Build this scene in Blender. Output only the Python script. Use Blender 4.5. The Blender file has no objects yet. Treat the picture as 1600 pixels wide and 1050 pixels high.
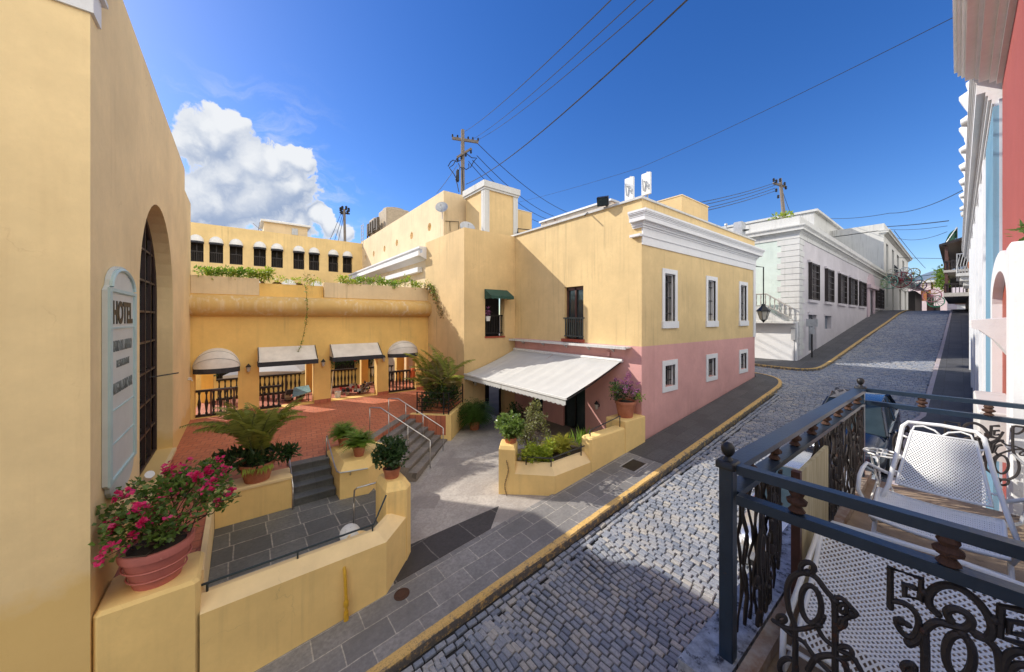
import bpy, math, random
from mathutils import Vector, Matrix, noise
R = random.Random(11)
SC = bpy.context.scene
COL = SC.collection
PI = math.pi
CAMZ = 5.72

# ---------------------------------------------------------------- mesh helpers
class MB:
    """collects shapes and links them as one mesh object"""
    def __init__(s):
        s.v = []; s.f = []; s.mi = []; s.cur = 0
    def face(s, pts):
        i = len(s.v); s.v += [tuple(p) for p in pts]
        s.f.append(tuple(range(i, i + len(pts)))); s.mi.append(s.cur)
    def idx(s, f):
        s.f.append(tuple(f)); s.mi.append(s.cur)
    def hexa(s, b, t):
        i = len(s.v); s.v += [tuple(p) for p in b] + [tuple(p) for p in t]
        for q in ((3, 2, 1, 0), (4, 5, 6, 7), (0, 1, 5, 4), (1, 2, 6, 5), (2, 3, 7, 6), (3, 0, 4, 7)):
            s.idx([i + k for k in q])
        return s
    def box(s, x0, x1, y0, y1, z0, z1):
        return s.hexa([(x0, y0, z0), (x1, y0, z0), (x1, y1, z0), (x0, y1, z0)],
                      [(x0, y0, z1), (x1, y0, z1), (x1, y1, z1), (x0, y1, z1)])
    def cbox(s, x0, x1, y0, y1, z0, z1, b):
        """box with bevelled vertical edges and a chamfered top"""
        def ring(i, z):
            return [(x0+i+b, y0+i, z), (x1-i-b, y0+i, z), (x1-i, y0+i+b, z), (x1-i, y1-i-b, z),
                    (x1-i-b, y1-i, z), (x0+i+b, y1-i, z), (x0+i, y1-i-b, z), (x0+i, y0+i+b, z)]
        s.loft([ring(0, z0), ring(0, z1-b), ring(b*.7, z1)], True); return s
    def prism(s, poly, d):
        d = Vector(d); n = len(poly); i = len(s.v)
        s.v += [tuple(p) for p in poly] + [tuple(Vector(p) + d) for p in poly]
        s.idx(range(i + n - 1, i - 1, -1)); s.idx(range(i + n, i + 2 * n))
        for k in range(n):
            j = (k + 1) % n; s.idx((i + k, i + j, i + n + j, i + n + k))
        return s
    def slab(s, poly, z0, z1):
        return s.prism([(p[0], p[1], z0) for p in poly], (0, 0, z1 - z0))
    def loft(s, rings, caps=False, closed=True):
        i = len(s.v); n = len(rings[0])
        for r in rings: s.v += [tuple(p) for p in r]
        for k in range(len(rings) - 1):
            a = i + k * n; b = a + n
            for j in range(n if closed else n - 1):
                j2 = (j + 1) % n; s.idx((a + j, a + j2, b + j2, b + j))
        if caps:
            s.idx(range(i + n - 1, i - 1, -1)); s.idx(range(i + (len(rings) - 1) * n, i + len(rings) * n))
        return s
    def tube(s, path, r, n=6, closed=False, caps=True):
        P = [Vector(p) for p in path]; m = len(P); rings = []
        up = Vector((0, 0, 1)); prev = None
        for k in range(m):
            a = P[(k - 1) % m] if (k or closed) else P[0]
            b = P[(k + 1) % m] if (k < m - 1 or closed) else P[-1]
            t = b - a
            if t.length < 1e-9: t = Vector((0, 0, 1))
            t.normalize()
            if prev is None:
                x = t.cross(up)
                if x.length < .05: x = t.cross(Vector((1, 0, 0)))
            else:
                x = prev - t * prev.dot(t)
                if x.length < 1e-5: x = t.cross(up)
            x.normalize(); prev = x; y = t.cross(x)
            rr = r[k] if isinstance(r, (list, tuple)) else r
            rings.append([P[k] + x * (rr * math.cos(2*PI*j/n)) + y * (rr * math.sin(2*PI*j/n)) for j in range(n)])
        if closed: rings.append(rings[0])
        s.loft(rings, caps and not closed); return s
    def lathe(s, c, prof, n=16, sx=1., sy=1., rot=0.):
        rings = []
        for (r, z) in prof:
            rings.append([(c[0] + r*sx*math.cos(2*PI*j/n+rot), c[1] + r*sy*math.sin(2*PI*j/n+rot), c[2] + z) for j in range(n)])
        s.loft(rings, True); return s
    def ball(s, c, r, n=10, m=7, sz=1.):
        return s.lathe(c, [(max(.001, r*math.sin(PI*k/m)), -r*sz*math.cos(PI*k/m)) for k in range(m + 1)], n)
    def beam(s, p, q, w, h, up=(0, 0, 1)):
        p = Vector(p); q = Vector(q); t = (q - p).normalized(); u = Vector(up)
        x = t.cross(u).normalized() * (w/2); y = x.cross(t).normalized() * (h/2)
        return s.hexa([p-x-y, p+x-y, p+x+y, p-x+y], [q-x-y, q+x-y, q+x+y, q-x+y])
    def build(s, name, mat, parent=None, smooth=False, angle=None):
        me = bpy.data.meshes.new(name); me.from_pydata(s.v, [], s.f)
        mats = mat if isinstance(mat, (list, tuple)) else [mat]
        for m in mats: me.materials.append(m)
        if len(mats) > 1: me.polygons.foreach_set('material_index', s.mi)
        if smooth: me.polygons.foreach_set('use_smooth', [True]*len(s.f))
        me.update()
        o = bpy.data.objects.new(name, me); COL.objects.link(o)
        if parent is not None:
            o.parent = parent
            if parent.type == 'EMPTY': o.matrix_parent_inverse = parent.matrix_basis.inverted()
        if smooth and angle:
            try: me.set_sharp_from_angle(angle=math.radians(angle))
            except Exception: pass
        return o

def thing(name, label, cat, loc=(0, 0, 0), group=None):
    o = bpy.data.objects.new(name, None); COL.objects.link(o)
    o.empty_display_size = .2; o.location = loc
    o['label'] = label; o['category'] = cat
    if group: o['group'] = group
    return o
def tag(o, label, cat, group=None):
    o['label'] = label; o['category'] = cat
    if group: o['group'] = group
    return o
def struct(o):
    o['kind'] = 'structure'; return o
def stuff(o):
    o['kind'] = 'stuff'; return o

# wall coordinates: axis 'u' = plane X const running along Y; axis 'v' = plane Y const running along X
def wp(axis, c, nd, a, z, d):
    return (c - nd*d, a, z) if axis == 'u' else (a, c - nd*d, z)
def wbox(mb, axis, c, nd, a0, a1, z0, z1, d0, d1):
    x, y = sorted((c - nd*d0, c - nd*d1))
    if axis == 'u': mb.box(x, y, a0, a1, z0, z1)
    else: mb.box(a0, a1, x, y, z0, z1)
def curve_lo(op, a):
    if op.get('kind') == 'circ':
        r = (op['a1']-op['a0'])/2; c = op['a0']+r; zc = (op['z0']+op['z1'])/2
        return zc - (op['z1']-op['z0'])/2*math.sqrt(max(0, 1-((a-c)/r)**2))
    return op['z0']
def curve_hi(op, a):
    k = op.get('kind')
    if k in ('arch', 'circ'):
        r = (op['a1']-op['a0'])/2; c = op['a0']+r
        rise = op['rise'] if k == 'arch' else (op['z1']-op['z0'])/2
        return op['z1'] - rise + rise*math.sqrt(max(0, 1-((a-c)/r)**2))
    return op['z1']
def wall(mb, axis, c, nd, a0, a1, z0, z1, t, ops=()):
    P = lambda a, z, d: wp(axis, c, nd, a, z, d)
    cols = {}
    for op in ops: cols.setdefault((op['a0'], op['a1']), []).append(op)
    def quad(s0, s1, lo0, lo1, hi0, hi1):
        for d in (0, t):
            mb.face([P(s0, lo0, d), P(s1, lo1, d), P(s1, hi1, d), P(s0, hi0, d)])
    cur = a0
    for (b0, b1) in sorted(cols):
        if b0 > cur + 1e-6: quad(cur, b0, z0, z0, z1, z1)
        st = sorted(cols[(b0, b1)], key=lambda o: o['z0'])
        n = 1 if all(o.get('kind') is None for o in st) else 20
        for k in range(n):
            if n == 1: s, e = b0, b1
            else:
                s = (b0+b1)/2 - (b1-b0)/2*math.cos(PI*k/n); e = (b0+b1)/2 - (b1-b0)/2*math.cos(PI*(k+1)/n)
            l0 = l1 = z0
            for o in st:
                quad(s, e, l0, l1, curve_lo(o, s), curve_lo(o, e))
                for fn in (curve_lo, curve_hi):
                    mb.face([P(s, fn(o, s), 0), P(e, fn(o, e), 0), P(e, fn(o, e), t), P(s, fn(o, s), t)])
                l0, l1 = curve_hi(o, s), curve_hi(o, e)
            quad(s, e, l0, l1, z1, z1)
        for o in st:
            for a in (b0, b1):
                lo, hi = curve_lo(o, a), curve_hi(o, a)
                if hi - lo > 1e-4: mb.face([P(a, lo, 0), P(a, hi, 0), P(a, hi, t), P(a, lo, t)])
        cur = b1
    if cur < a1 - 1e-6: quad(cur, a1, z0, z0, z1, z1)
    for z in (z0, z1): mb.face([P(a0, z, 0), P(a1, z, 0), P(a1, z, t), P(a0, z, t)])
    for a in (a0, a1): mb.face([P(a, z0, 0), P(a, z1, 0), P(a, z1, t), P(a, z0, t)])
def op(a0, a1, z0, z1, kind=None, rise=None):
    d = dict(a0=a0, a1=a1, z0=z0, z1=z1)
    if kind: d['kind'] = kind
    if rise: d['rise'] = rise
    return d

# ---------------------------------------------------------------- materials
def nt(name):
    m = bpy.data.materials.new(name); m.use_nodes = True
    t = m.node_tree; t.nodes.clear()
    out = t.nodes.new('ShaderNodeOutputMaterial'); b = t.nodes.new('ShaderNodeBsdfPrincipled')
    t.links.new(b.outputs[0], out.inputs[0])
    return m, t, b
def N(t, typ, **kw):
    n = t.nodes.new(typ)
    for k, v in kw.items():
        if hasattr(n, k): setattr(n, k, v)
        else: n.inputs[k.replace('_', ' ')].default_value = v
    return n
def pos(t, scale=(1, 1, 1), rot=(0, 0, 0), loc=(0, 0, 0)):
    g = t.nodes.new('ShaderNodeNewGeometry'); mp = t.nodes.new('ShaderNodeMapping')
    mp.inputs['Scale'].default_value = scale; mp.inputs['Rotation'].default_value = rot; mp.inputs['Location'].default_value = loc
    t.links.new(g.outputs['Position'], mp.inputs['Vector']); return mp.outputs[0]
def noi(t, vec, scale, detail=5, rough=.6, dist=0.):
    n = t.nodes.new('ShaderNodeTexNoise'); n.inputs['Scale'].default_value = scale
    n.inputs['Detail'].default_value = detail; n.inputs['Roughness'].default_value = rough
    n.inputs['Distortion'].default_value = dist
    if vec is not None: t.links.new(vec, n.inputs['Vector'])
    return n.outputs['Fac']
def ramp(t, fac, p0, p1, c0=(0, 0, 0), c1=(1, 1, 1)):
    n = t.nodes.new('ShaderNodeValToRGB'); e = n.color_ramp.elements
    e[0].position = p0; e[1].position = p1; e[0].color = (*c0, 1); e[1].color = (*c1, 1)
    t.links.new(fac, n.inputs[0]); return n.outputs[0]
def mix(t, fac, a, b, typ='MIX'):
    n = t.nodes.new('ShaderNodeMix'); n.data_type = 'RGBA'; n.blend_type = typ
    for sock, val in ((n.inputs[0], fac), (n.inputs[6], a), (n.inputs[7], b)):
        if isinstance(val, (int, float)): sock.default_value = val
        elif isinstance(val, (tuple, list)): sock.default_value = (*val[:3], 1)
        else: t.links.new(val, sock)
    return n.outputs[2]
def bump(t, b, h, strength=.3, dist=.01):
    n = t.nodes.new('ShaderNodeBump'); n.inputs['Strength'].default_value = strength; n.inputs['Distance'].default_value = dist
    t.links.new(h, n.inputs['Height']); t.links.new(n.outputs[0], b.inputs['Normal'])
def sc(c, k): return tuple(min(1, x*k) for x in c)

def stucco(name, col, var=.16, streak=.25, dirt=(.22, .16, .09), rough=.85, bmp=.25, base=None):
    m, t, b = nt(name)
    big = noi(t, pos(t), .55, 6, .65); fine = noi(t, pos(t), 9, 6, .7)
    c = mix(t, ramp(t, big, .32, .7), sc(col, 1-var), sc(col, 1+var*.8))
    c = mix(t, ramp(t, fine, .3, .75), c, mix(t, .5, c, sc(col, .9)))
    st = noi(t, pos(t, (5, 5, .22)), 1.3, 5, .6, .3)
    st2 = noi(t, pos(t, (1, 1, .6)), .8, 4, .6)
    f = N(t, 'ShaderNodeMath', operation='MULTIPLY'); t.links.new(ramp(t, st, .5, .82), f.inputs[0]); t.links.new(ramp(t, st2, .4, .72), f.inputs[1])
    f2 = N(t, 'ShaderNodeMath', operation='MULTIPLY'); t.links.new(f.outputs[0], f2.inputs[0]); f2.inputs[1].default_value = streak*2
    c = mix(t, f2.outputs[0], c, dirt)
    sp = noi(t, pos(t), 23, 3, .5)
    f3 = N(t, 'ShaderNodeMath', operation='MULTIPLY'); t.links.new(ramp(t, sp, .68, .8), f3.inputs[0]); f3.inputs[1].default_value = .25
    c = mix(t, f3.outputs[0], c, sc(col, .62))
    if base:
        g = t.nodes.new('ShaderNodeNewGeometry'); sx = t.nodes.new('ShaderNodeSeparateXYZ'); t.links.new(g.outputs['Position'], sx.inputs[0])
        zz = N(t, 'ShaderNodeMath', operation='MULTIPLY_ADD'); t.links.new(noi(t, pos(t), 1.1, 5, .6), zz.inputs[0]); zz.inputs[1].default_value = -1.1; t.links.new(sx.outputs[2], zz.inputs[2])
        c = mix(t, ramp(t, zz.outputs[0], 0, 1, (1, 1, 1), (0, 0, 0)), c, c)
        mr = N(t, 'ShaderNodeMapRange'); t.links.new(zz.outputs[0], mr.inputs[0]); mr.inputs[1].default_value = base[1]-.75; mr.inputs[2].default_value = base[1]-.55; mr.inputs[3].default_value = .8; mr.inputs[4].default_value = 0
        c = mix(t, mr.outputs[0], c, base[0])
    # hairline cracks in the render coat
    vo = t.nodes.new('ShaderNodeTexVoronoi'); vo.feature = 'DISTANCE_TO_EDGE'; vo.inputs['Scale'].default_value = .55
    wv = N(t, 'ShaderNodeVectorMath', operation='ADD'); nn = t.nodes.new('ShaderNodeTexNoise'); nn.inputs['Scale'].default_value = 2.5; nn.inputs['Detail'].default_value = 6; t.links.new(pos(t), nn.inputs['Vector'])
    t.links.new(pos(t), wv.inputs[0]); t.links.new(nn.outputs['Color'], wv.inputs[1]); t.links.new(wv.outputs[0], vo.inputs['Vector'])
    ck = N(t, 'ShaderNodeMath', operation='MULTIPLY'); t.links.new(ramp(t, vo.outputs['Distance'], 0, .006, (1, 1, 1), (0, 0, 0)), ck.inputs[0]); t.links.new(ramp(t, noi(t, pos(t), .7, 3), .55, .68), ck.inputs[1])
    ck2 = N(t, 'ShaderNodeMath', operation='MULTIPLY'); t.links.new(ck.outputs[0], ck2.inputs[0]); ck2.inputs[1].default_value = .35
    c = mix(t, ck2.outputs[0], c, dirt)
    t.links.new(c, b.inputs['Base Color']); b.inputs['Roughness'].default_value = rough
    h = noi(t, pos(t), 55, 6, .7); h2 = noi(t, pos(t), 2.6, 3)
    ad = N(t, 'ShaderNodeMath', operation='MULTIPLY_ADD'); t.links.new(h2, ad.inputs[0]); ad.inputs[1].default_value = 3.; t.links.new(h, ad.inputs[2])
    bump(t, b, ad.outputs[0], bmp, .012)
    return m
def plain(name, col, rough=.6, var=.08, scale=6, metal=0., bmp=.06, bscale=40, col2=None, spots=None):
    m, t, b = nt(name)
    n = noi(t, pos(t), scale, 5, .65)
    c = mix(t, ramp(t, n, .3, .72), sc(col, 1-var), col2 if col2 else sc(col, 1+var))
    if spots:
        s = noi(t, pos(t), spots[1], 5, .7)
        c = mix(t, ramp(t, s, spots[2], spots[2]+.1), c, spots[0])
    t.links.new(c, b.inputs['Base Color']); b.inputs['Roughness'].default_value = rough; b.inputs['Metallic'].default_value = metal
    if bmp: bump(t, b, noi(t, pos(t), bscale, 4), bmp, .01)
    return m
def glass(name, col=(.012, .014, .017), rough=.06):
    m, t, b = nt(name); n = noi(t, pos(t), 2.0, 3)
    t.links.new(mix(t, n, sc(col, .5), sc(col, 1.6)), b.inputs['Base Color'])
    b.inputs['Roughness'].default_value = rough; b.inputs['IOR'].default_value = 1.5
    bump(t, b, noi(t, pos(t), 1.5, 2), .05, .02)
    return m
def leafmat(name, c0, c1, trans=.35, rough=.45):
    m, t, b = nt(name)
    g = t.nodes.new('ShaderNodeNewGeometry')
    n = noi(t, pos(t), 2.5, 3)
    c = mix(t, g.outputs['Random Per Island'], c0, c1)
    c = mix(t, ramp(t, n, .35, .7), mix(t, .35, c, sc(c0, .55)), c)
    t.links.new(c, b.inputs['Base Color']); b.inputs['Roughness'].default_value = rough
    out = [x for x in t.nodes if x.type == 'OUTPUT_MATERIAL'][0]
    tr = t.nodes.new('ShaderNodeBsdfTranslucent'); t.links.new(mix(t, .5, c, (c1[0]*1.3, c1[1]*1.4, c1[2]*.7)), tr.inputs[0])
    mx = t.nodes.new('ShaderNodeMixShader'); mx.inputs[0].default_value = trans
    t.links.new(b.outputs[0], mx.inputs[1]); t.links.new(tr.outputs[0], mx.inputs[2]); t.links.new(mx.outputs[0], out.inputs[0])
    return m
def slabs(name, c0, c1, mortar, bw, bh, ms=.012, rot=0., loc=(0, 0, 0), rough=.7, bmp=.5, squash=1., stain=(.05, .045, .04), offset=.5, stainamt=.5):
    m, t, b = nt(name)
    p = pos(t, rot=(0, 0, rot), loc=loc)
    wob = N(t, 'ShaderNodeVectorMath', operation='ADD')
    nz = t.nodes.new('ShaderNodeTexNoise'); nz.inputs['Scale'].default_value = 1.1; t.links.new(p, nz.inputs['Vector'])
    scl = N(t, 'ShaderNodeVectorMath', operation='SCALE'); t.links.new(nz.outputs['Color'], scl.inputs[0]); scl.inputs['Scale'].default_value = bw*.10
    t.links.new(p, wob.inputs[0]); t.links.new(scl.outputs[0], wob.inputs[1])
    k = t.nodes.new('ShaderNodeTexBrick'); k.offset = offset; k.inputs['Scale'].default_value = 1
    k.inputs['Brick Width'].default_value = bw; k.inputs['Row Height'].default_value = bh; k.inputs['Mortar Size'].default_value = ms
    k.inputs['Mortar Smooth'].default_value = .15; k.inputs['Bias'].default_value = 0
    k.inputs['Color1'].default_value = (*c0, 1); k.inputs['Color2'].default_value = (*c1, 1); k.inputs['Mortar'].default_value = (*mortar, 1)
    t.links.new(wob.outputs[0], k.inputs['Vector'])
    n1 = noi(t, pos(t), 1.0, 6, .7); n2 = noi(t, pos(t), 14, 5, .7)
    f = N(t, 'ShaderNodeMath', operation='MULTIPLY'); t.links.new(ramp(t, n1, .42, .72), f.inputs[0]); f.inputs[1].default_value = stainamt
    c = mix(t, f.outputs[0], k.outputs['Color'], stain)
    c = mix(t, ramp(t, n2, .3, .75), mix(t, .75, c, sc(c0, .6)), c)
    t.links.new(c, b.inputs['Base Color']); b.inputs['Roughness'].default_value = rough
    iv = N(t, 'ShaderNodeMath', operation='MULTIPLY_ADD'); t.links.new(k.outputs['Fac'], iv.inputs[0]); iv.inputs[1].default_value = -1.2; t.links.new(n2, iv.inputs[2])
    bump(t, b, iv.outputs[0], bmp, .015)
    return m

M = {}
YEL = (.71, .455, .155)
M['yellow_left'] = stucco('yellow_left', (.86, .65, .34), streak=.16, dirt=(.45, .27, .12), base=((.76, .51, .17), 2.4))
M['yellow_arcade'] = stucco('yellow_arcade', (.86, .575, .185), streak=.3)
M['yellow_tower'] = stucco('yellow_tower', (.68, .49, .24), streak=.32)
M['yellow_pale'] = stucco('yellow_pale', (.74, .58, .36), streak=.4)
M['yellow_low'] = stucco('yellow_low', (.88, .62, .24), streak=.25)
M['yellow_cap'] = stucco('yellow_cap', (.88, .66, .34), streak=.1, var=.18)
M['pink'] = stucco('pink', (.66, .35, .32), streak=.2, dirt=(.35, .17, .15))
M['white'] = stucco('white_trim', (.74, .74, .74), var=.05, streak=.12, dirt=(.35, .34, .32))
M['white_old'] = stucco('white_old', (.60, .595, .57), var=.08, streak=.5, dirt=(.10, .09, .08))
M['mint'] = stucco('mint', (.58, .66, .60), streak=.3, dirt=(.25, .28, .25))
M['blush'] = stucco('blush', (.57, .535, .555), streak=.3, dirt=(.4, .38, .38))
M['roof_grey'] = plain('roof_grey', (.38, .36, .33), .9, .2)
M['red_wall'] = stucco('red_wall', (.36, .085, .07), streak=.2, dirt=(.3, .09, .08))
M['red_paint'] = plain('red_paint', (.33, .065, .035), .5, .12)
M['blue_wall'] = stucco('blue_wall', (.16, .32, .44), streak=.25, dirt=(.1, .16, .2))
M['paleblue'] = stucco('paleblue', (.50, .56, .62), streak=.3, dirt=(.35, .42, .5))
M['glass'] = glass('window_glass')
M['glass_sky'] = glass('window_glass_tint', (.03, .045, .05))
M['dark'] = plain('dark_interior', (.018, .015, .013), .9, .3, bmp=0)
M['iron'] = plain('black_iron', (.02, .02, .021), .45, .25, metal=.3)
M['iron_rust'] = plain('rusty_iron', (.035, .03, .03), .6, .3, 14, metal=.35, spots=((.085, .034, .018), 18, .6), bmp=.35, bscale=90)
M['navy'] = plain('navy_painted_iron', (.022, .038, .062), .32, .25, 5, metal=.15, spots=((.11, .055, .03), 22, .66), bmp=.12, bscale=60)
M['rust'] = plain('rust', (.12, .048, .025), .85, .4, 20, bmp=.5, bscale=70, col2=(.06, .03, .02))
M['steel'] = plain('brushed_steel', (.55, .54, .52), .3, .08, metal=.9)
M['galv'] = plain('galvanised', (.42, .43, .44), .5, .15, metal=.5)
M['brown'] = plain('brown_wood', (.085, .035, .025), .5, .3)
M['wood_pale'] = plain('weathered_wood', (.32, .25, .17), .8, .2, 9)
M['terracotta'] = plain('terracotta', (.42, .13, .06), .75, .22, 5, bmp=.3, bscale=25, col2=(.50, .19, .10))
M['pot_pink'] = plain('painted_terracotta', (.50, .155, .125), .65, .15, 4, bmp=.25, bscale=20, spots=((.55, .28, .22), 6, .64))
M['soil'] = plain('soil', (.04, .028, .02), .95, .4, 30, bmp=.6)
M['awning'] = plain('awning_canvas', (.70, .67, .62), .8, .14, 2, bmp=.08, bscale=120)
M['awning_grey'] = plain('awning_grey_canvas', (.48, .48, .465), .8, .06, 1.6, bmp=.08, bscale=120)
M['valance'] = plain('dark_valance', (.03, .032, .04), .8, .2)
M['green_awning'] = plain('green_canvas', (.02, .07, .055), .75, .2)
M['lamp_glass'] = plain('lamp_glass', (.5, .48, .42), .3, .1)
M['tank'] = plain('tank_tan', (.42, .34, .24), .8, .18)
M['panel_white'] = plain('panel_white', (.7, .7, .68), .5, .08)
M['bark'] = plain('bark', (.09, .06, .04), .9, .3, 20, bmp=.5)
M['pole_wood'] = plain('pole_wood', (.17, .13, .10), .9, .25, 12, bmp=.4, col2=(.30, .26, .22))
M['wire'] = plain('wire', (.012, .013, .018), .6, .1, bmp=0)
M['ceramic'] = plain('ceramic', (.25, .2, .17), .3, .2)
M['leaf'] = leafmat('leaf', (.06, .12, .025), (.20, .30, .06))
M['leaf_dark'] = leafmat('leaf_dark', (.022, .055, .018), (.065, .12, .035))
M['leaf_lime'] = leafmat('leaf_lime', (.20, .30, .03), (.45, .50, .06))
M['leaf_palm'] = leafmat('leaf_palm', (.16, .21, .035), (.42, .42, .09))
M['leaf_fern'] = leafmat('leaf_fern', (.11, .22, .03), (.28, .42, .06))
M['leaf_dry'] = leafmat('leaf_dry', (.16, .13, .05), (.32, .25, .10))
M['bract'] = leafmat('bract', (.62, .012, .13), (.80, .04, .22), .4)
M['bract_violet'] = leafmat('bract_violet', (.28, .09, .25), (.50, .20, .42), .4)
M['red_flower'] = leafmat('red_flower', (.35, .02, .015), (.5, .05, .03), .4)
M['slate'] = slabs('slate_pavers', (.20, .195, .195), (.36, .345, .33), (.58, .54, .47), .80, .47, .011, loc=(.2, .03, 0))
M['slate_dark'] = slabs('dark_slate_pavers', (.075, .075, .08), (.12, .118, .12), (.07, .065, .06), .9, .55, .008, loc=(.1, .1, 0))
M['plaza'] = slabs('plaza_flags', (.40, .36, .325), (.58, .535, .48), (.46, .42, .38), .85, .6, .008, rot=.785, loc=(.3, .2, 0), stain=(.09, .08, .075))
M['court'] = slabs('court_slate', (.13, .13, .12), (.25, .245, .22), (.55, .50, .42), .64, .60, .013, offset=.1, loc=(.07, .26, 0), stain=(.035, .035, .03))
M['tile_red'] = slabs('red_tile', (.58, .17, .085), (.70, .25, .14), (.28, .11, .07), .31, .27, .014, rot=.12, rough=.55, stain=(.20, .06, .035))
M['step_stone'] = slabs('step_stone', (.22, .195, .17), (.34, .30, .26), (.14, .12, .10), .9, 3., .006, rot=-.785, rough=.8, stain=(.08, .07, .06))
M['step_slate'] = slabs('step_slate', (.13, .135, .13), (.21, .215, .20), (.10, .10, .095), .55, 3., .006, rough=.6, stain=(.03, .03, .03))
M['earth'] = plain('earth', (.16, .14, .12), .95, .2, 1)

def cobble_mat():
    m, t, b = nt('cobblestone')
    g = t.nodes.new('ShaderNodeNewGeometry'); r = g.outputs['Random Per Island']
    cr = t.nodes.new('ShaderNodeValToRGB'); e = cr.color_ramp.elements
    e[0].position = 0; e[0].color = (.20, .235, .30, 1); e[1].position = 1; e[1].color = (.58, .54, .47, 1)
    for p_, c_ in ((.25, (.32, .355, .42)), (.55, (.39, .41, .45)), (.8, (.47, .47, .47))):
        q = e.new(p_); q.color = (*c_, 1)
    t.links.new(r, cr.inputs[0])
    n = noi(t, pos(t), 30, 5, .7); big = noi(t, pos(t), .45, 4, .6)
    c = mix(t, ramp(t, n, .3, .72), mix(t, .45, cr.outputs[0], (.05, .05, .055)), cr.outputs[0])
    c = mix(t, ramp(t, big, .3, .7), mix(t, .35, c, (.07, .085, .12)), c)
    t.links.new(c, b.inputs['Base Color'])
    rr = N(t, 'ShaderNodeMapRange'); t.links.new(n, rr.inputs[0]); rr.inputs[3].default_value = .38; rr.inputs[4].default_value = .75
    t.links.new(rr.outputs[0], b.inputs['Roughness'])
    bump(t, b, noi(t, pos(t), 38, 6, .75), .9, .014)
    return m
M['cobble'] = cobble_mat()
def kerb_mat(name, worn, yellow=(.58, .36, .085), stone=(.13, .12, .11)):
    m, t, b = nt(name)
    n = noi(t, pos(t), 7, 7, .75); n2 = noi(t, pos(t), 1.2, 4)
    g = t.nodes.new('ShaderNodeNewGeometry'); sx = t.nodes.new('ShaderNodeSeparateXYZ'); t.links.new(g.outputs['True Normal'], sx.inputs[0])
    ab = N(t, 'ShaderNodeMath', operation='ABSOLUTE'); t.links.new(sx.outputs[2], ab.inputs[0])
    th = N(t, 'ShaderNodeMath', operation='MULTIPLY_ADD'); t.links.new(ab.outputs[0], th.inputs[0]); th.inputs[1].default_value = .16; t.links.new(n, th.inputs[2])
    y = mix(t, n2, yellow, (yellow[0]*1.15, yellow[1]*1.25, yellow[2]*2.2))
    f = ramp(t, th.outputs[0], worn-.06, worn+.06)
    c = mix(t, f, stone, y); c = mix(t, ramp(t, noi(t, pos(t), 40, 4), .25, .5), mix(t, .6, c, (.03, .028, .025)), c)
    t.links.new(c, b.inputs['Base Color']); b.inputs['Roughness'].default_value = .8
    bump(t, b, n, .6, .015); return m
M['kerb'] = kerb_mat('yellow_kerb', .56)
M['kerb_pale'] = kerb_mat('pale_kerb', .50, (.42, .34, .24), (.25, .23, .21))

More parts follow.
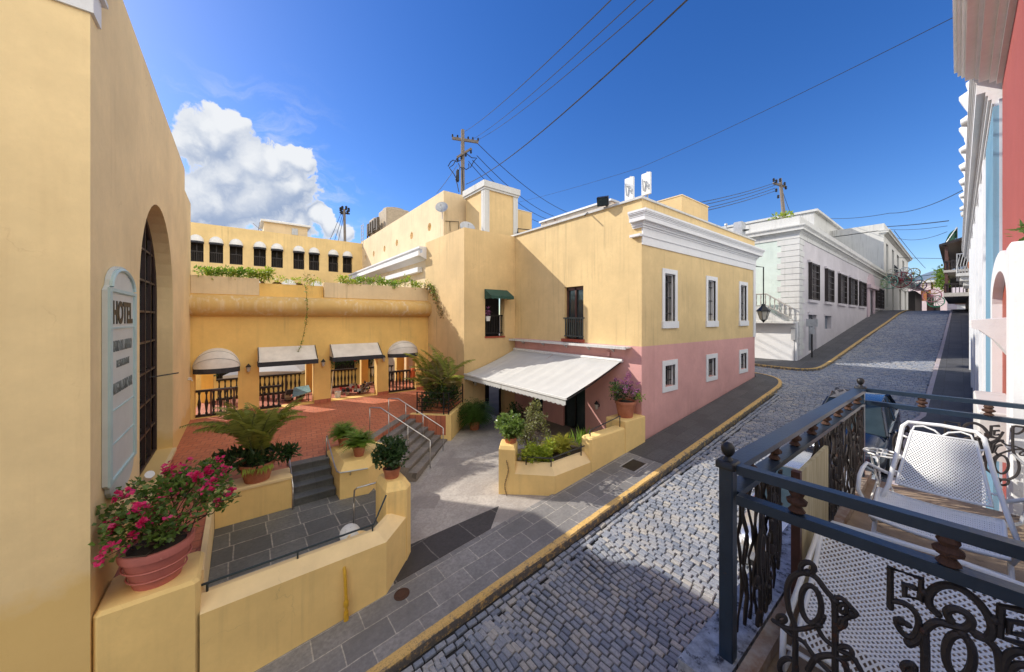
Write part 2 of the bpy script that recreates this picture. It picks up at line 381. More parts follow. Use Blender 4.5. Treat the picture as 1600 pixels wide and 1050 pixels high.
# ---------------------------------------------------------------- world, sun, camera
SUND = Vector((.79, -1.25, -1.0)).normalized()
def make_world():
    w = bpy.data.worlds.new('World'); SC.world = w; w.use_nodes = True
    t = w.node_tree; t.nodes.clear()
    out = t.nodes.new('ShaderNodeOutputWorld'); bg = t.nodes.new('ShaderNodeBackground')
    sky = t.nodes.new('ShaderNodeTexSky'); sky.sky_type = 'NISHITA'; sky.sun_disc = False
    sky.sun_elevation = math.asin(-SUND.z); sky.sun_rotation = math.atan2(-SUND.x, -SUND.y)
    sky.air_density = 1.0; sky.dust_density = .35; sky.ozone_density = 4.0; sky.altitude = 20
    SKY_STRENGTH = .08; FILL_CLD = .92
    bg.inputs['Strength'].default_value = SKY_STRENGTH
    tc = t.nodes.new('ShaderNodeTexCoord'); V = tc.outputs['Generated']
    # cumulus bank standing in the sky to the north-west: lumps of density in view-independent directions
    def vm(op_, a, b=None):
        n = t.nodes.new('ShaderNodeVectorMath'); n.operation = op_
        for i, x in enumerate((a, b)):
            if x is None: continue
            if isinstance(x, (tuple, list, Vector)): n.inputs[i].default_value = tuple(x)
            else: t.links.new(x, n.inputs[i])
        return n
    def ma(op_, a, b=None, c=None, clamp=False):
        n = t.nodes.new('ShaderNodeMath'); n.operation = op_; n.use_clamp = clamp
        for i, x in enumerate((a, b, c)):
            if x is None: continue
            if isinstance(x, (int, float)): n.inputs[i].default_value = x
            else: t.links.new(x, n.inputs[i])
        return n.outputs[0]
    def skydir(x, y):
        l = (x-800)/545; z = (498-y)/545; a = math.radians(52)
        return Vector((l*math.sin(a)+math.cos(a), -l*math.cos(a)+math.sin(a), z)).normalized()
    LUMPS = [((335, 222), .062), ((300, 228), .045), ((352, 196), .034), ((322, 205), .036), ((390, 258), .060), ((425, 255), .036), ((460, 248), .034), ((398, 310), .085), ((330, 310), .080), ((455, 300), .052), ((270, 320), .075), ((500, 338), .026), ((522, 352), .030), ((545, 368), .030), ((460, 350), .05), ((360, 270), .07)]
    def density(vec):
        best = None
        for (p, r) in LUMPS:
            d = vm('DISTANCE', vec, skydir(*p)).outputs['Value']
            k = ma('MULTIPLY_ADD', d, -1/r, 1.0)
            best = k if best is None else ma('SMOOTH_MAX', best, k, .25)
        n1 = noi(t, vec, 14, 9, .6, .2); n2 = noi(t, vec, 40, 6, .6)
        f = ma('MULTIPLY_ADD', n1, 2.0, ma('MULTIPLY_ADD', n2, .6, -1.26))
        return ma('ADD', best, f)
    def lump(vec):
        best = None
        for (p, r) in LUMPS:
            kk = ma('MULTIPLY_ADD', vm('DISTANCE', vec, skydir(*p)).outputs['Value'], -1/r, 1.0)
            best = kk if best is None else ma('SMOOTH_MAX', best, kk, .4)
        return best
    wn_ = t.nodes.new('ShaderNodeTexNoise'); wn_.inputs['Scale'].default_value = 11; wn_.inputs['Detail'].default_value = 7; t.links.new(V, wn_.inputs['Vector'])
    wsc = t.nodes.new('ShaderNodeVectorMath'); wsc.operation = 'SCALE'; wsc.inputs['Scale'].default_value = .085
    t.links.new(vm('SUBTRACT', wn_.outputs['Color'], (.5, .5, .5)).outputs[0], wsc.inputs[0])
    V0 = V; V = vm('ADD', V, wsc.outputs[0]).outputs[0]
    d0 = density(V)
    soft = ma('SUBTRACT', lump(V), lump(vm('ADD', V, tuple((-SUND.x*.03, -SUND.y*.03, .035))).outputs[0]))
    off = vm('ADD', V, tuple((-SUND.x*.012, -SUND.y*.012, .020))).outputs[0]
    d1 = density(off)
    alpha = t.nodes.new('ShaderNodeMapRange'); alpha.interpolation_type = 'SMOOTHSTEP'
    t.links.new(d0, alpha.inputs[0]); alpha.inputs[1].default_value = -.03; alpha.inputs[2].default_value = .17
    lit = t.nodes.new('ShaderNodeMapRange'); lit.interpolation_type = 'SMOOTHSTEP'
    t.links.new(ma('ADD', ma('MULTIPLY', ma('SUBTRACT', d0, d1), .45), soft), lit.inputs[0]); lit.inputs[1].default_value = -.22; lit.inputs[2].default_value = .85
    thin = t.nodes.new('ShaderNodeMapRange'); t.links.new(d0, thin.inputs[0]); thin.inputs[1].default_value = .55; thin.inputs[2].default_value = 0.
    bright = ma('MAXIMUM', lit.outputs[0], ma('MULTIPLY', thin.outputs[0], .85), clamp=True)
    k = 1/SKY_STRENGTH
    ccol = mix(t, bright, (.14*k, .175*k, .245*k), (.335*k, .345*k, .36*k))
    hs = t.nodes.new('ShaderNodeHueSaturation'); hs.inputs['Saturation'].default_value = 1.28; hs.inputs['Value'].default_value = .86; hs.inputs['Hue'].default_value = .514
    t.links.new(sky.outputs[0], hs.inputs['Color'])
    sx = t.nodes.new('ShaderNodeSeparateXYZ'); t.links.new(V0, sx.inputs[0])
    abv = ma('GREATER_THAN', sx.outputs[2], 0.0)
    # thin torn veil low around the cumulus
    vd = vm('DISTANCE', V0, skydir(395, 330)).outputs['Value']
    vl = t.nodes.new('ShaderNodeMapRange'); vl.interpolation_type = 'SMOOTHSTEP'; t.links.new(vd, vl.inputs[0]); vl.inputs[1].default_value = .34; vl.inputs[2].default_value = .06
    wv = t.nodes.new('ShaderNodeMapRange'); wv.interpolation_type = 'SMOOTHSTEP'; t.links.new(noi(t, vm('MULTIPLY', V, (1, 1, 2.6)).outputs[0], 7, 9, .65, .6), wv.inputs[0]); wv.inputs[1].default_value = .47; wv.inputs[2].default_value = .72
    veil = ma('MULTIPLY', ma('MULTIPLY', vl.outputs[0], wv.outputs[0]), .6)
    fac = ma('MULTIPLY', ma('MAXIMUM', alpha.outputs[0], veil), abv)
    # unseen bright cloud field added behind the viewpoint and overhead as neutral fill light
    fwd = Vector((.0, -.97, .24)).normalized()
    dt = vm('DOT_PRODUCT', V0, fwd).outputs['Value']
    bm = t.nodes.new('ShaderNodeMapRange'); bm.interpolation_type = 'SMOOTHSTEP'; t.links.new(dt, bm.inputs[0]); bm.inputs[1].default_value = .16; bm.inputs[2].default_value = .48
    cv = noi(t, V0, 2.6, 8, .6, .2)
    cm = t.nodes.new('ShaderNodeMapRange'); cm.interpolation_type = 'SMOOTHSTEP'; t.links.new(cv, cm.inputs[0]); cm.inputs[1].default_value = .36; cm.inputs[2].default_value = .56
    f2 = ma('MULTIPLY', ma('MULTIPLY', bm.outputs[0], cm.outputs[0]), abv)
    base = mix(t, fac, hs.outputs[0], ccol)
    full = mix(t, f2, base, (FILL_CLD*k, FILL_CLD*.95*k, FILL_CLD*.87*k))
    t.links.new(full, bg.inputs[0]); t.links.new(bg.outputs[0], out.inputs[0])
make_world()
sun = bpy.data.lights.new('sun', 'SUN'); sun.energy = 2.1; sun.angle = math.radians(.5); sun.color = (1, .93, .82)
so = bpy.data.objects.new('sun', sun); COL.objects.link(so); so.rotation_euler = SUND.to_track_quat('-Z', 'Y').to_euler(); so.location = (0, 0, 60)
cam = bpy.data.cameras.new('camera'); cam.sensor_width = 36; cam.lens = 36*545/1600; cam.shift_y = -27/1600
cam.clip_start = .05; cam.clip_end = 6000
co = bpy.data.objects.new('camera', cam); COL.objects.link(co); co.location = (0, 0, CAMZ); co.rotation_euler = (PI/2, 0, math.radians(-38))
SC.camera = co
SC.view_settings.view_transform = 'Standard'; SC.view_settings.look = 'None'
SC.view_settings.exposure = 1.38; SC.view_settings.gamma = 1
SC.cycles.max_bounces = 8; SC.cycles.diffuse_bounces = 5
# ================================================================ GROUND, ROAD, PAVEMENTS
def gz(u):
    if u < 58: return .105*u
    if u < 74:
        k = (u-58)/16; return 6.09 + .105*16*(k - k*k/2)
    return 6.93 - .004*(u-74)
def pz(u): return min(gz(u), .68)
mb = MB()
us = [-1500, -200, -60, -20, 0, 20, 40, 58, 62, 66, 70, 74, 100, 160, 400, 3000]
for a, b in zip(us, us[1:]):
    for v0, v1 in ((-1500, -60), (-60, 0), (0, 60), (60, 1500)):
        za = gz(max(a, -60))-.42; zb = gz(max(b, -60))-.42
        mb.face([(a, v0, za), (b, v0, zb), (b, v1, zb), (a, v1, za)])
struct(mb.build('ground', M['earth']))

def resample(path, step):
    out = []
    for p, q in zip(path, path[1:]):
        n = max(1, int(math.dist(p, q)/step))
        out += [(p[0]+(q[0]-p[0])*k/n, p[1]+(q[1]-p[1])*k/n) for k in range(n)]
    return out + [path[-1]]
def smooth(path, it=2):
    for _ in range(it):
        o = [path[0]]
        for p, q in zip(path, path[1:]):
            o += [(p[0]*.75+q[0]*.25, p[1]*.75+q[1]*.25), (p[0]*.25+q[0]*.75, p[1]*.25+q[1]*.75)]
        path = o + [path[-1]]
    return path
KL1 = [(-9, 5.58), (20.6, 5.58)] + smooth([(20.8, 5.58), (22.2, 5.6), (23.3, 5.95), (24.0, 6.8), (24.25, 8.0), (24.3, 9)]) + [(24.3, 40)]
KL2 = [(26.5, 40), (26.5, 9)] + smooth([(26.5, 8.6), (26.2, 6.6), (26.3, 5.5), (26.9, 5.0), (28.2, 4.9), (29.5, 4.85)]) + [(39, 4.66), (52, 4.35), (64, 4.15), (80, 4.0), (125, 3.9)]
KR = [(-9, 1.12), (19.0, 1.12), (20.1, .9), (37, .75), (63, .58), (90, .5), (125, .4)]
def offs(path, d):
    o = []
    for k in range(len(path)):
        a = path[max(0, k-1)]; b = path[min(len(path)-1, k+1)]
        tx, ty = b[0]-a[0], b[1]-a[1]; l = math.hypot(tx, ty) or 1
        o.append((path[k][0]-ty/l*d, path[k][1]+tx/l*d))
    return o
def kerb(name, path, d, mat):
    p = resample(path, .45); q = offs(p, d*.16); e = offs(p, d*.025)
    mb = MB(); rings = []
    rr = random.Random(5)
    for a, c, b in zip(p, e, q):
        j = rr.uniform(-.012, .012); k = rr.uniform(-.012, .012); z = gz(a[0])
        rings.append([(a[0], a[1]+j, z-.3), (a[0], a[1]+j, z-.028+k*.4), (c[0], c[1]+j, z+.004+k*.4), (b[0], b[1], z+.004), (b[0], b[1], z-.3)])
    mb.loft(rings, False, False)
    # the kerb is laid in stones: split with small dark joints by leaving every fourth ring sunken
    struct(mb.build(name, mat))
kerb('kerb', KL1, 1, M['kerb']); kerb('kerb', KL2, 1, M['kerb']); kerb('kerb', KR, -1, M['kerb_pale'])
def walk(name, path, d, inner, mat):
    p = offs(resample(path, 1.0), d*.16); mb = MB()
    L = [inner(a, k/(len(p)-1)) for k, a in enumerate(p)]
    for k in range(len(p)-1):
        a, b, c, e = p[k], p[k+1], L[k+1], L[k]
        mb.face([(*a, gz(a[0])), (*b, gz(b[0])), (*c, gz(c[0])), (*e, gz(e[0]))])
    struct(mb.build(name, mat))
def inner1(a, t):
    return (a[0], 7.12) if a[0] < 22.9 and a[1] < 6 else (min(a[0]-.3, 23.36), max(7.12, a[1]))
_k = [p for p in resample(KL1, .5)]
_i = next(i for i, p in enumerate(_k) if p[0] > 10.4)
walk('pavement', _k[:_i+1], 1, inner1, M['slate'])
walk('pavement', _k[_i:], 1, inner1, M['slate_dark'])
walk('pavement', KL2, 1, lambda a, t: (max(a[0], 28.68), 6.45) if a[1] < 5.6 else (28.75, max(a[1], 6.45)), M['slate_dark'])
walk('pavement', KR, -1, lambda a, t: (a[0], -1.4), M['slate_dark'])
# road polygon
POLY = KL1 + KL2 + KR[::-1]
def inside(x, y, P=POLY):
    c = False; n = len(P); j = n-1
    for i in range(n):
        xi, yi = P[i]; xj, yj = P[j]
        if (yi > y) != (yj > y) and x < (xj-xi)*(y-yi)/(yj-yi)+xi: c = not c
        j = i
    return c
bed = MB()
rb = [-9, 0, 10, 20, 24, 28, 40, 58, 62, 66, 70, 74, 90, 125]
for a, b in zip(rb, rb[1:]):
    bed.face([(a, -.2, gz(a)-.20), (b, -.2, gz(b)-.20), (b, 6.2, gz(b)-.20), (a, 6.2, gz(a)-.20)])
bed.face([(24, 6.2, gz(24)-.20), (27, 6.2, gz(27)-.20), (27, 40, gz(27)-.20), (24, 40, gz(24)-.20)])
struct(bed.build('road_bed', plain('road_dirt', (.02, .019, .019), .95, .3, 20)))
# cobbles: each stone a small bevelled block
V = []; F = []
rr = random.Random(3)
def stone(cx, cy, ang, l, w, low=0.):
    z = gz(cx) - .135 - low + rr.uniform(-.008, .006); ca, sa = math.cos(ang), math.sin(ang)
    l *= rr.uniform(.93, 1.0); w *= rr.uniform(.93, 1.0); i = len(V); tx = rr.uniform(-.05, .05); ty = rr.uniform(-.05, .05)
    for (k, dz) in ((1.0, -.05), (1.0, -.013), (.86, 0.0)):
        for sx, sy in ((-1, -1), (1, -1), (1, 1), (-1, 1)):
            a = sx*(l/2 - (1-k)*.09*(1 if k < 1 else 0)) ; b = sy*(w/2 - (1-k)*.09*(1 if k < 1 else 0))
            X = cx + a*ca - b*sa; Y = cy + a*sa + b*ca
            V.append((X, Y, z + dz + (gz(X)-gz(cx)) + (a*tx+b*ty)))
    for q in ((0, 1, 5, 4), (1, 2, 6, 5), (2, 3, 7, 6), (3, 0, 4, 7), (4, 5, 9, 8), (5, 6, 10, 9), (6, 7, 11, 10), (7, 4, 8, 11), (8, 9, 10, 11)):
        F.append(tuple(i+k for k in q))
def warp(x, y):
    e = max(0, min(1, (y-3.9)/1.2)); e = e*e*(3-2*e)
    wv = .10*math.sin(x*2.3+1.1*math.sin(x*.7)) + .05*math.sin(x*4.1+.5)
    dx = e*(wv + .12*(y-3.9)*math.sin(x*1.3)) + .02*math.sin(y*2+x*.8)
    return dx
row = 0; u = -3.0
while u < 80:
    pitch = .101 if u < 30 else .16
    y0 = .3 + (row % 2)*.098 + rr.uniform(-.03, .03)
    wide = 24.0 < u < 26.7
    y = y0
    while y < (34 if wide else (5.4 if u < 20.6 else 7.5)):
        bl = .196*rr.choice((.88, .96, 1, 1, 1.04, 1.1))
        cy = y + bl/2; y += bl
        dx = warp(u, cy) if u < 20 else 0.; x = u+dx
        slope = (warp(u, cy+.05)-warp(u, cy-.05))/.1
        if cy > 5.2 and u < 20.6: continue
        if not inside(x, cy): continue
        stone(x, cy, PI/2 - math.atan(slope) + rr.uniform(-.05, .05), bl-.016, pitch-.013)
    u += pitch; row += 1
for yk in (5.14, 5.30, 5.44):
    u = -3
    while u < 20.8:
        bl = .2*rr.uniform(.85, 1.15)
        stone(u+bl/2, yk+rr.uniform(-.015, .015), rr.uniform(-.06, .06), bl-.018, .10, .016 if yk < 5.2 else 0); u += bl
me = bpy.data.meshes.new('road'); me.from_pydata(V, [], F); me.materials.append(M['cobble']); me.update()
ro = bpy.data.objects.new('road', me); COL.objects.link(ro); struct(ro)

# plaza at the foot of the stairs
mb = MB()
xs = [2.38+.3*k for k in range(32)]
for a, b in zip(xs, xs[1:]):
    for v0, v1 in ((7.12, 9.), (9., 12.), (12., 16.)):
        mb.face([(a, v0, pz(a)), (b, v0, pz(b)), (b, v1, pz(b)), (a, v1, pz(a))])
struct(mb.build('plaza', M['plaza']))
mb = MB()
mb.face([(2.5, 7.124, pz(2.5)+.004), (4.9, 7.124, pz(4.9)+.004), (5.6, 7.75, pz(5.6)+.004), (2.75, 8.1, pz(2.75)+.004)])
struct(mb.build('plaza_edge_paving', slabs('dark_edge_slabs', (.055, .05, .05), (.085, .078, .075), (.26, .24, .22), .95, 1.6, .014, rot=-.08, loc=(.15, .3, 0), stain=(.03, .03, .03))))
# red tiled terrace and slate court
TER = [(-1.54, 7.9), (-.53, 7.9), (-.53, 10.3), (1.05, 10.3), (1.05, 11.5), (2.05, 11.5), (2.05, 11.86), (3.34, 11.86), (5.61, 14.15), (6.86, 12.93), (8.5, 14.57), (8.5, 22.6), (-1.54, 22.6)]
mb = MB(); mb.slab(TER, .9, 1.7); struct(mb.build('terrace', M['tile_red']))
mb = MB(); mb.slab([(-.44, 7.3), (2.3, 7.3), (2.95, 7.9), (2.95, 10.2), (2.05, 10.26), (-.44, 10.26)], .2, 1.0); struct(mb.build('slate_court', M['court']))

# ---------------------------------------------------------------- stairs and yellow walls of the patio
st = thing('stone_staircase', 'wide weathered stone staircase rising from the plaza to the red tiled terrace', 'staircase', (4.5, 12.6, .6))
def T45(s, t, z): return ((s+t)/1.41421, (s-t)/1.41421, z)
nst = 7; rise = 1.02/6.4; run = .27
for k in range(nst):
    zt = 1.704 - k*rise
    t0 = -6.05 + (k-1)*run if k else -6.32; t1 = -6.05 + k*run
    m_ = MB(); s0, s1 = 10.77, 13.98
    a = .022
    m_.hexa([T45(s0, t0, zt-.42), T45(s1, t0, zt-.42), T45(s1, t1, zt-.42), T45(s0, t1, zt-.42)],
            [T45(s0, t0, zt-.045), T45(s1, t0, zt-.045), T45(s1, t1, zt-.045), T45(s0, t1, zt-.045)])
    m_.hexa([T45(s0, t0, zt-.045), T45(s1, t0, zt-.045), T45(s1, t1+a, zt-.045), T45(s0, t1+a, zt-.045)],
            [T45(s0, t0, zt), T45(s1, t0, zt), T45(s1, t1+a-.008, zt), T45(s0, t1+a-.008, zt)])
    m_.build('step', M['step_stone'], st)
st = thing('slate_steps', 'short flight of dark slate steps between the yellow bench wall and the fern wall', 'steps', (1.5, 10.8, 1.0))
for k in range(4):
    zt = 1.703 - k*.176
    m_ = MB(); y1 = 11.5 - (k+1)*.3 if k else 11.2
    m_.box(1.06, 2.04, y1+.012, y1+.32, zt-.3, zt-.04); m_.box(1.06, 2.04, y1-.012, y1+.31, zt-.04, zt)
    m_.build('step', M['step_slate'], st)
# front wall with chamfered top
fw = thing('patio_wall', 'low yellow street wall with a chamfered coping enclosing the slate court', 'wall', (1, 7.2, 0))
def chamfer_wall(mb, path, inn, zb, z_out, z_in, inner_bottom):
    """outer path (x,y), inner path, bottom, outer coping height, inner coping height"""
    n = len(path)
    for k in range(n-1):
        a, b, c, d = path[k], path[k+1], inn[k+1], inn[k]
        mb.face([(*a, zb), (*b, zb), (*b, z_out), (*a, z_out)])
    cap = MB()
    for k in range(n-1):
        a, b, c, d = path[k], path[k+1], inn[k+1], inn[k]
        m1 = ((a[0]*.25+d[0]*.75), (a[1]*.25+d[1]*.75)); m2 = ((b[0]*.25+c[0]*.75), (b[1]*.25+c[1]*.75))
        cap.face([(*a, z_out), (*b, z_out), (*m2, z_in), (*m1, z_in)])
        cap.face([(*m1, z_in), (*m2, z_in), (*c, z_in), (*d, z_in)])
        mb.face([(*d, inner_bottom), (*c, inner_bottom), (*c, z_in), (*d, z_in)])
    return cap
mb = MB()
mb.cur = 0
cap = chamfer_wall(mb, [(-.47, 7.0), (2.3, 7.0), (2.95, 7.62)], [(-.47, 7.36), (2.15, 7.36), (2.6, 7.78)], -.6, 1.28, 1.43, .8)
mb.build('wall_face', M['yellow_low'], fw); cap.build('coping', M['yellow_cap'], fw)
mb = MB(); mb.cbox(-1.53, -.47, 7.0, 7.9, -.6, 1.82, .05); mb.build('pot_platform', M['yellow_low'], fw)
mb = MB(); mb.box(-.525, -.445, 7.37, 10.25, .9, 1.74); mb.build('side_kerb', M['yellow_cap'], fw)
ep = thing('end_pier', 'tall yellow end pier of the patio wall carrying the dark shrub pot', 'pier', (2.85, 8, .3))
mb = MB()
def ringz(P, z): return [(p[0], p[1], z) for p in P]
pb = [(2.53, 7.72), (2.95, 7.60), (3.12, 7.80), (3.12, 8.45), (2.53, 8.45)]
pt_ = [(2.60, 7.86), (2.90, 7.78), (3.02, 7.90), (3.02, 8.38), (2.60, 8.38)]
mb.loft([ringz(pb, -.2), ringz(pb, 1.9), ringz(pt_, 2.06)], True); mb.build('pier_body', M['yellow_low'], ep)
bw = thing('bench_wall', 'yellow bench wall between the terrace and the slate court under the palm pot', 'wall', (.3, 10.5, 1))
mb = MB(); mb.box(-.44, 1.03, 10.27, 10.9, .8, 1.72); mb.build('wall_face', M['yellow_low'], bw)
mb = MB(); mb.cbox(-.46, 1.045, 10.25, 10.92, 1.72, 1.79, .02); mb.build('coping', M['yellow_cap'], bw)
fb = thing('fern_wall', 'yellow wall block with a chamfered top between the two stairs carrying fern pots', 'wall', (2.6, 10.8, 1))
mb = MB()
pb = [(2.06, 9.93), (2.75, 9.80), (3.75, 10.95), (3.42, 11.78), (2.06, 11.78)]
pt_ = [(2.22, 10.15), (2.70, 10.06), (3.50, 10.98), (3.25, 11.62), (2.22, 11.62)]
mb.loft([ringz(pb, .1), ringz(pb, 1.68), ringz(pt_, 1.86)], True); mb.build('wall_body', M['yellow_low'], fb)
lw = thing('landing_wall', 'yellow retaining wall of the palm landing beside the wide stairs', 'wall', (6.8, 13, .6))
mb = MB()
mb.prism([(5.63, 14.17, .2), (6.88, 12.905, .2), (8.53, 14.55, .2), (8.4, 14.7, .2), (6.88, 13.2, .2), (5.78, 14.3, .2)], (0, 0, 1.53)); mb.build('wall_face', M['yellow_low'], lw)

# right hand planter by the pink wall
pl = thing('planter_wall', 'yellow planter wall with chamfered coping holding bushes before the pink building', 'planter', (8, 7.5, .6))
mb = MB()
path = [(6.22, 7.88), (7.05, 7.05), (8.62, 7.05)]
cap = chamfer_wall(mb, path, [(6.47, 8.10), (7.18, 7.38), (8.62, 7.38)], .2, 1.25, 1.5, 1.0)
mb.build('wall_face', M['yellow_low'], pl); cap.build('coping', M['yellow_cap'], pl)
mb = MB()
pb = [(5.93, 8.22), (6.25, 7.86), (6.72, 8.32), (6.38, 8.72)]
ct = (sum(p[0] for p in pb)/4, sum(p[1] for p in pb)/4)
pt_ = [(ct[0]+(p[0]-ct[0])*.82, ct[1]+(p[1]-ct[1])*.82) for p in pb]
mb.loft([ringz(pb, .2), ringz(pb, 1.93), ringz(pt_, 2.02)], True); mb.build('pillar', M['yellow_low'], pl)
mb = MB(); mb.cbox(8.62, 10.47, 7.05, 7.45, .3, 1.98, .05); mb.build('stepped_wall', M['yellow_low'], pl)
mb = MB(); mb.cbox(10.45, 11.69, 7.04, 7.86, .3, 2.17, .02); mb.build('pot_block', M['yellow_low'], pl)
mb = MB(); mb.prism([(6.5, 8.55, .4), (6.6, 8.1, .4), (7.2, 7.4, .4), (10.4, 7.44, .4), (10.4, 8.3, .4), (7.2, 9.0, .4)], (0, 0, 1.0)); mb.build('soil_bed', M['soil'], pl)
# ================================================================ BUILDINGS OF THE PATIO
def cornice(parent, mat, prof, box, name='cornice'):
    """prof: list of (z0,z1,projection); box: (x0,x1,y0,y1) face box, grown by the projection on -x and -y sides given"""
    x0, x1, y0, y1, gx0, gx1, gy0, gy1 = box
    mb = MB()
    for (z0, z1, p) in prof:
        mb.box(x0-gx0*p, x1+gx1*p, y0-gy0*p, y1+gy1*p, z0, z1)
    return mb.build(name, mat, parent)
PROF = [(0, .05, .07), (.05, .11, .11), (.11, .17, .17), (.17, .22, .21), (.22, .36, .36), (.36, .41, .38), (.41, .45, .41), (.45, .49, .445), (.49, .56, .47)]
def prof(z, h, p): return [(z+a*h/.56, z+b*h/.56-.0005, c*p/.47) for a, b, c in PROF]

# --- big building on the left
lb = thing('corner_building', 'tall yellow building at the left edge with a big arched window and white cornice', 'building', (-5, 12, 0))
mb = MB()
wall(mb, 'u', -1.54, 1, 7.0, 17.0, -1.5, 11.06, .36, [op(9.86, 14.16, 1.96, 8.44, 'arch', 2.15)])
mb.box(-14, -1.9, 7.0, 7.35, -2.5, 9.74); mb.box(-1.9, -1.54, 7.0, 7.36, -2.5, -1.5)
mb.box(-1.95, -1.541, 17.0, 18.93, -1.5, 10.32)
mb.box(-14, -1.9, 17.4, 18.93, -1.5, 10.32)
mb.box(-14, -13.7, 7.3, 18.9, -1.5, 10.4)
mb.build('wall', M['yellow_left'], lb)
mb = MB(); mb.box(-14, -1.92, 7.36, 18.9, 10.0, 10.3); mb.build('roof', M['roof_grey'], lb)
mb = MB(); mb.box(-14, -1.56, 7.02, 7.4, 9.74, 11.3); mb.build('parapet', M['yellow_left'], lb)
PL = [(9.72, 10.06, .035), (10.06, 10.12, .09)] + prof(10.12, .95, .40)
mb = MB()
for (z0, z1, p) in PL: mb.box(-14, -1.54+p, 7.0-p, 7.27+p*.9, z0, z1)
mb.build('cornice', M['white'], lb)
wn = MB()
def archpoly(a0, a1, z0, z1, rise, n=18, inset=0.):
    c = (a0+a1)/2; r = (a1-a0)/2-inset; P = [(a0+inset, z0+inset)]
    for k in range(n+1):
        t = PI - PI*k/n; P.append((c+r*math.cos(t), z1-rise+(rise-inset)*math.sin(t)))
    P.append((a1-inset, z0+inset)); return P
U0 = -1.93
wn.tube([(U0+.02, a, z) for a, z in archpoly(9.9, 14.12, 1.99, 8.40, 2.12)], .05, 6, True)
for a in [9.9+4.22*k/6 for k in range(1, 6)]:
    c = 12.01; r = 2.11; top = 8.4-2.12 + 2.12*math.sqrt(max(0, 1-((a-c)/r)**2))
    wn.box(U0-.02, U0+.05, a-.028, a+.028, 2.0, top)
for z in [2.0+.78*k for k in range(1, 9)]:
    hw = 2.11 if z < 6.28 else 2.11*math.sqrt(max(0, 1-((z-6.28)/2.12)**2))
    if hw > .3: wn.box(U0-.03, U0+.04, 12.01-hw, 12.01+hw, z-.026, z+.026)
wf = wn.build('window', plain('window_frame_brown', (.035, .02, .018), .5, .3, 10), lb)
mb = MB(); mb.prism([(U0-.06, a, z) for a, z in archpoly(9.8, 14.2, 1.9, 8.5, 2.2)], (-.03, 0, 0)); mb.build('pane', M['glass_sky'], wf)
mb = MB(); mb.box(-1.9, -1.45, 9.9, 14.1, 1.88, 1.955); mb.build('sill', M['yellow_cap'], lb)
mb = MB(); mb.tube([(-1.9, 13.3, 4.15), (-1.35, 13.5, 4.2)], .018, 6); mb.build('window_stay', M['iron'], wf)

# wall sign with lettering
sg = thing('wall_sign', 'tall pale aqua round-topped sign board with restaurant lettering on the yellow wall', 'sign', (-1.5, 8.3, 3.1))
def signpoly(a0, a1, z0, z1, bow): 
    P = [(a0, z0+bow*.9), (a0, z1-bow)]
    c = (a0+a1)/2; r = (a1-a0)/2
    n = 14
    P += [(c - r*.86*math.cos(PI*k/n), z1-bow*.8+bow*.8*math.sin(PI*k/n)) for k in range(n+1)]
    P += [(a1, z1-bow), (a1, z0+bow*.9)]
    P += [(c + r*.86*math.cos(PI*k/n), z0+bow*.7-bow*.7*math.sin(PI*k/n)) for k in range(n+1)]
    return P
aqua = plain('sign_aqua', (.44, .58, .56), .55, .07, 3)
aqua2 = plain('sign_panel', (.56, .60, .57), .45, .06, 3)
mb = MB(); mb.prism([(-1.535, a, z) for a, z in signpoly(7.46, 9.12, 2.95, 6.55, .42)], (.055, 0, 0)); mb.build('board', aqua2, sg)
mb = MB()
for a0, a1, z0, z1 in ((7.47, 7.60, 3.35, 6.12), (8.98, 9.11, 3.35, 6.12)): mb.box(-1.482, -1.455, a0, a1, z0, z1)
for z in (6.12, 5.58, 4.35, 3.85): mb.box(-1.482, -1.468, 7.6, 8.98, z-.012, z+.012)
mb.box(-1.482, -1.455, 7.47, 9.11, 6.12, 6.17); mb.box(-1.482, -1.455, 7.47, 9.11, 3.3, 3.35)
arc = [(-1.47, 8.29-.7*math.cos(PI*k/14), 6.19+.3*math.sin(PI*k/14)) for k in range(15)]
mb.tube(arc, .03, 6)
mb.build('moulding', aqua, sg)
def text(s, size, mat, parent, origin, xdir, zdir, name='lettering', ext=.004, sx=1., align='CENTER', bold=0.):
    cu = bpy.data.curves.new(name, 'FONT'); cu.body = s; cu.size = size; cu.extrude = ext; cu.offset = bold; cu.align_x = align
    tmp = bpy.data.objects.new(name, cu); COL.objects.link(tmp)
    dg = bpy.context.evaluated_depsgraph_get(); me = bpy.data.meshes.new_from_object(tmp.evaluated_get(dg))
    bpy.data.objects.remove(tmp); bpy.data.curves.remove(cu)
    x = Vector(xdir).normalized(); z = Vector(zdir).normalized(); y = x.cross(z)
    o3 = Vector(origin)
    for v in me.vertices:
        c = v.co.copy(); v.co = o3 + x*c.x*sx + z*c.y - y*c.z*1.0
    me.materials.clear(); me.materials.append(mat); me.name = name
    o = bpy.data.objects.new(name, me); COL.objects.link(o); o.parent = parent
    if parent.type == 'EMPTY': o.matrix_parent_inverse = parent.matrix_basis.inverted()
    return o
ink = plain('sign_ink', (.16, .18, .17), .6, .1, bmp=0); inkd = plain('sign_black', (.015, .018, .014), .5, .1, bmp=0)
def sgt(s, z, size, mat, sx=1., bold=-.007): text(s, size, mat, sg, (-1.476, 8.29, z), (0, 1, 0), (0, 0, 1), sx=sx, bold=bold)
sgt('HOTEL', 5.66, .46, inkd, .82, .018)
sgt('PATIO DEL NISPERO', 5.22, .25, ink, .49, -.002); sgt('RESTAURANT', 4.97, .17, ink, .74, -.002); sgt('ALEGRIA PATIO BAR', 4.58, .25, ink, .51, -.002)

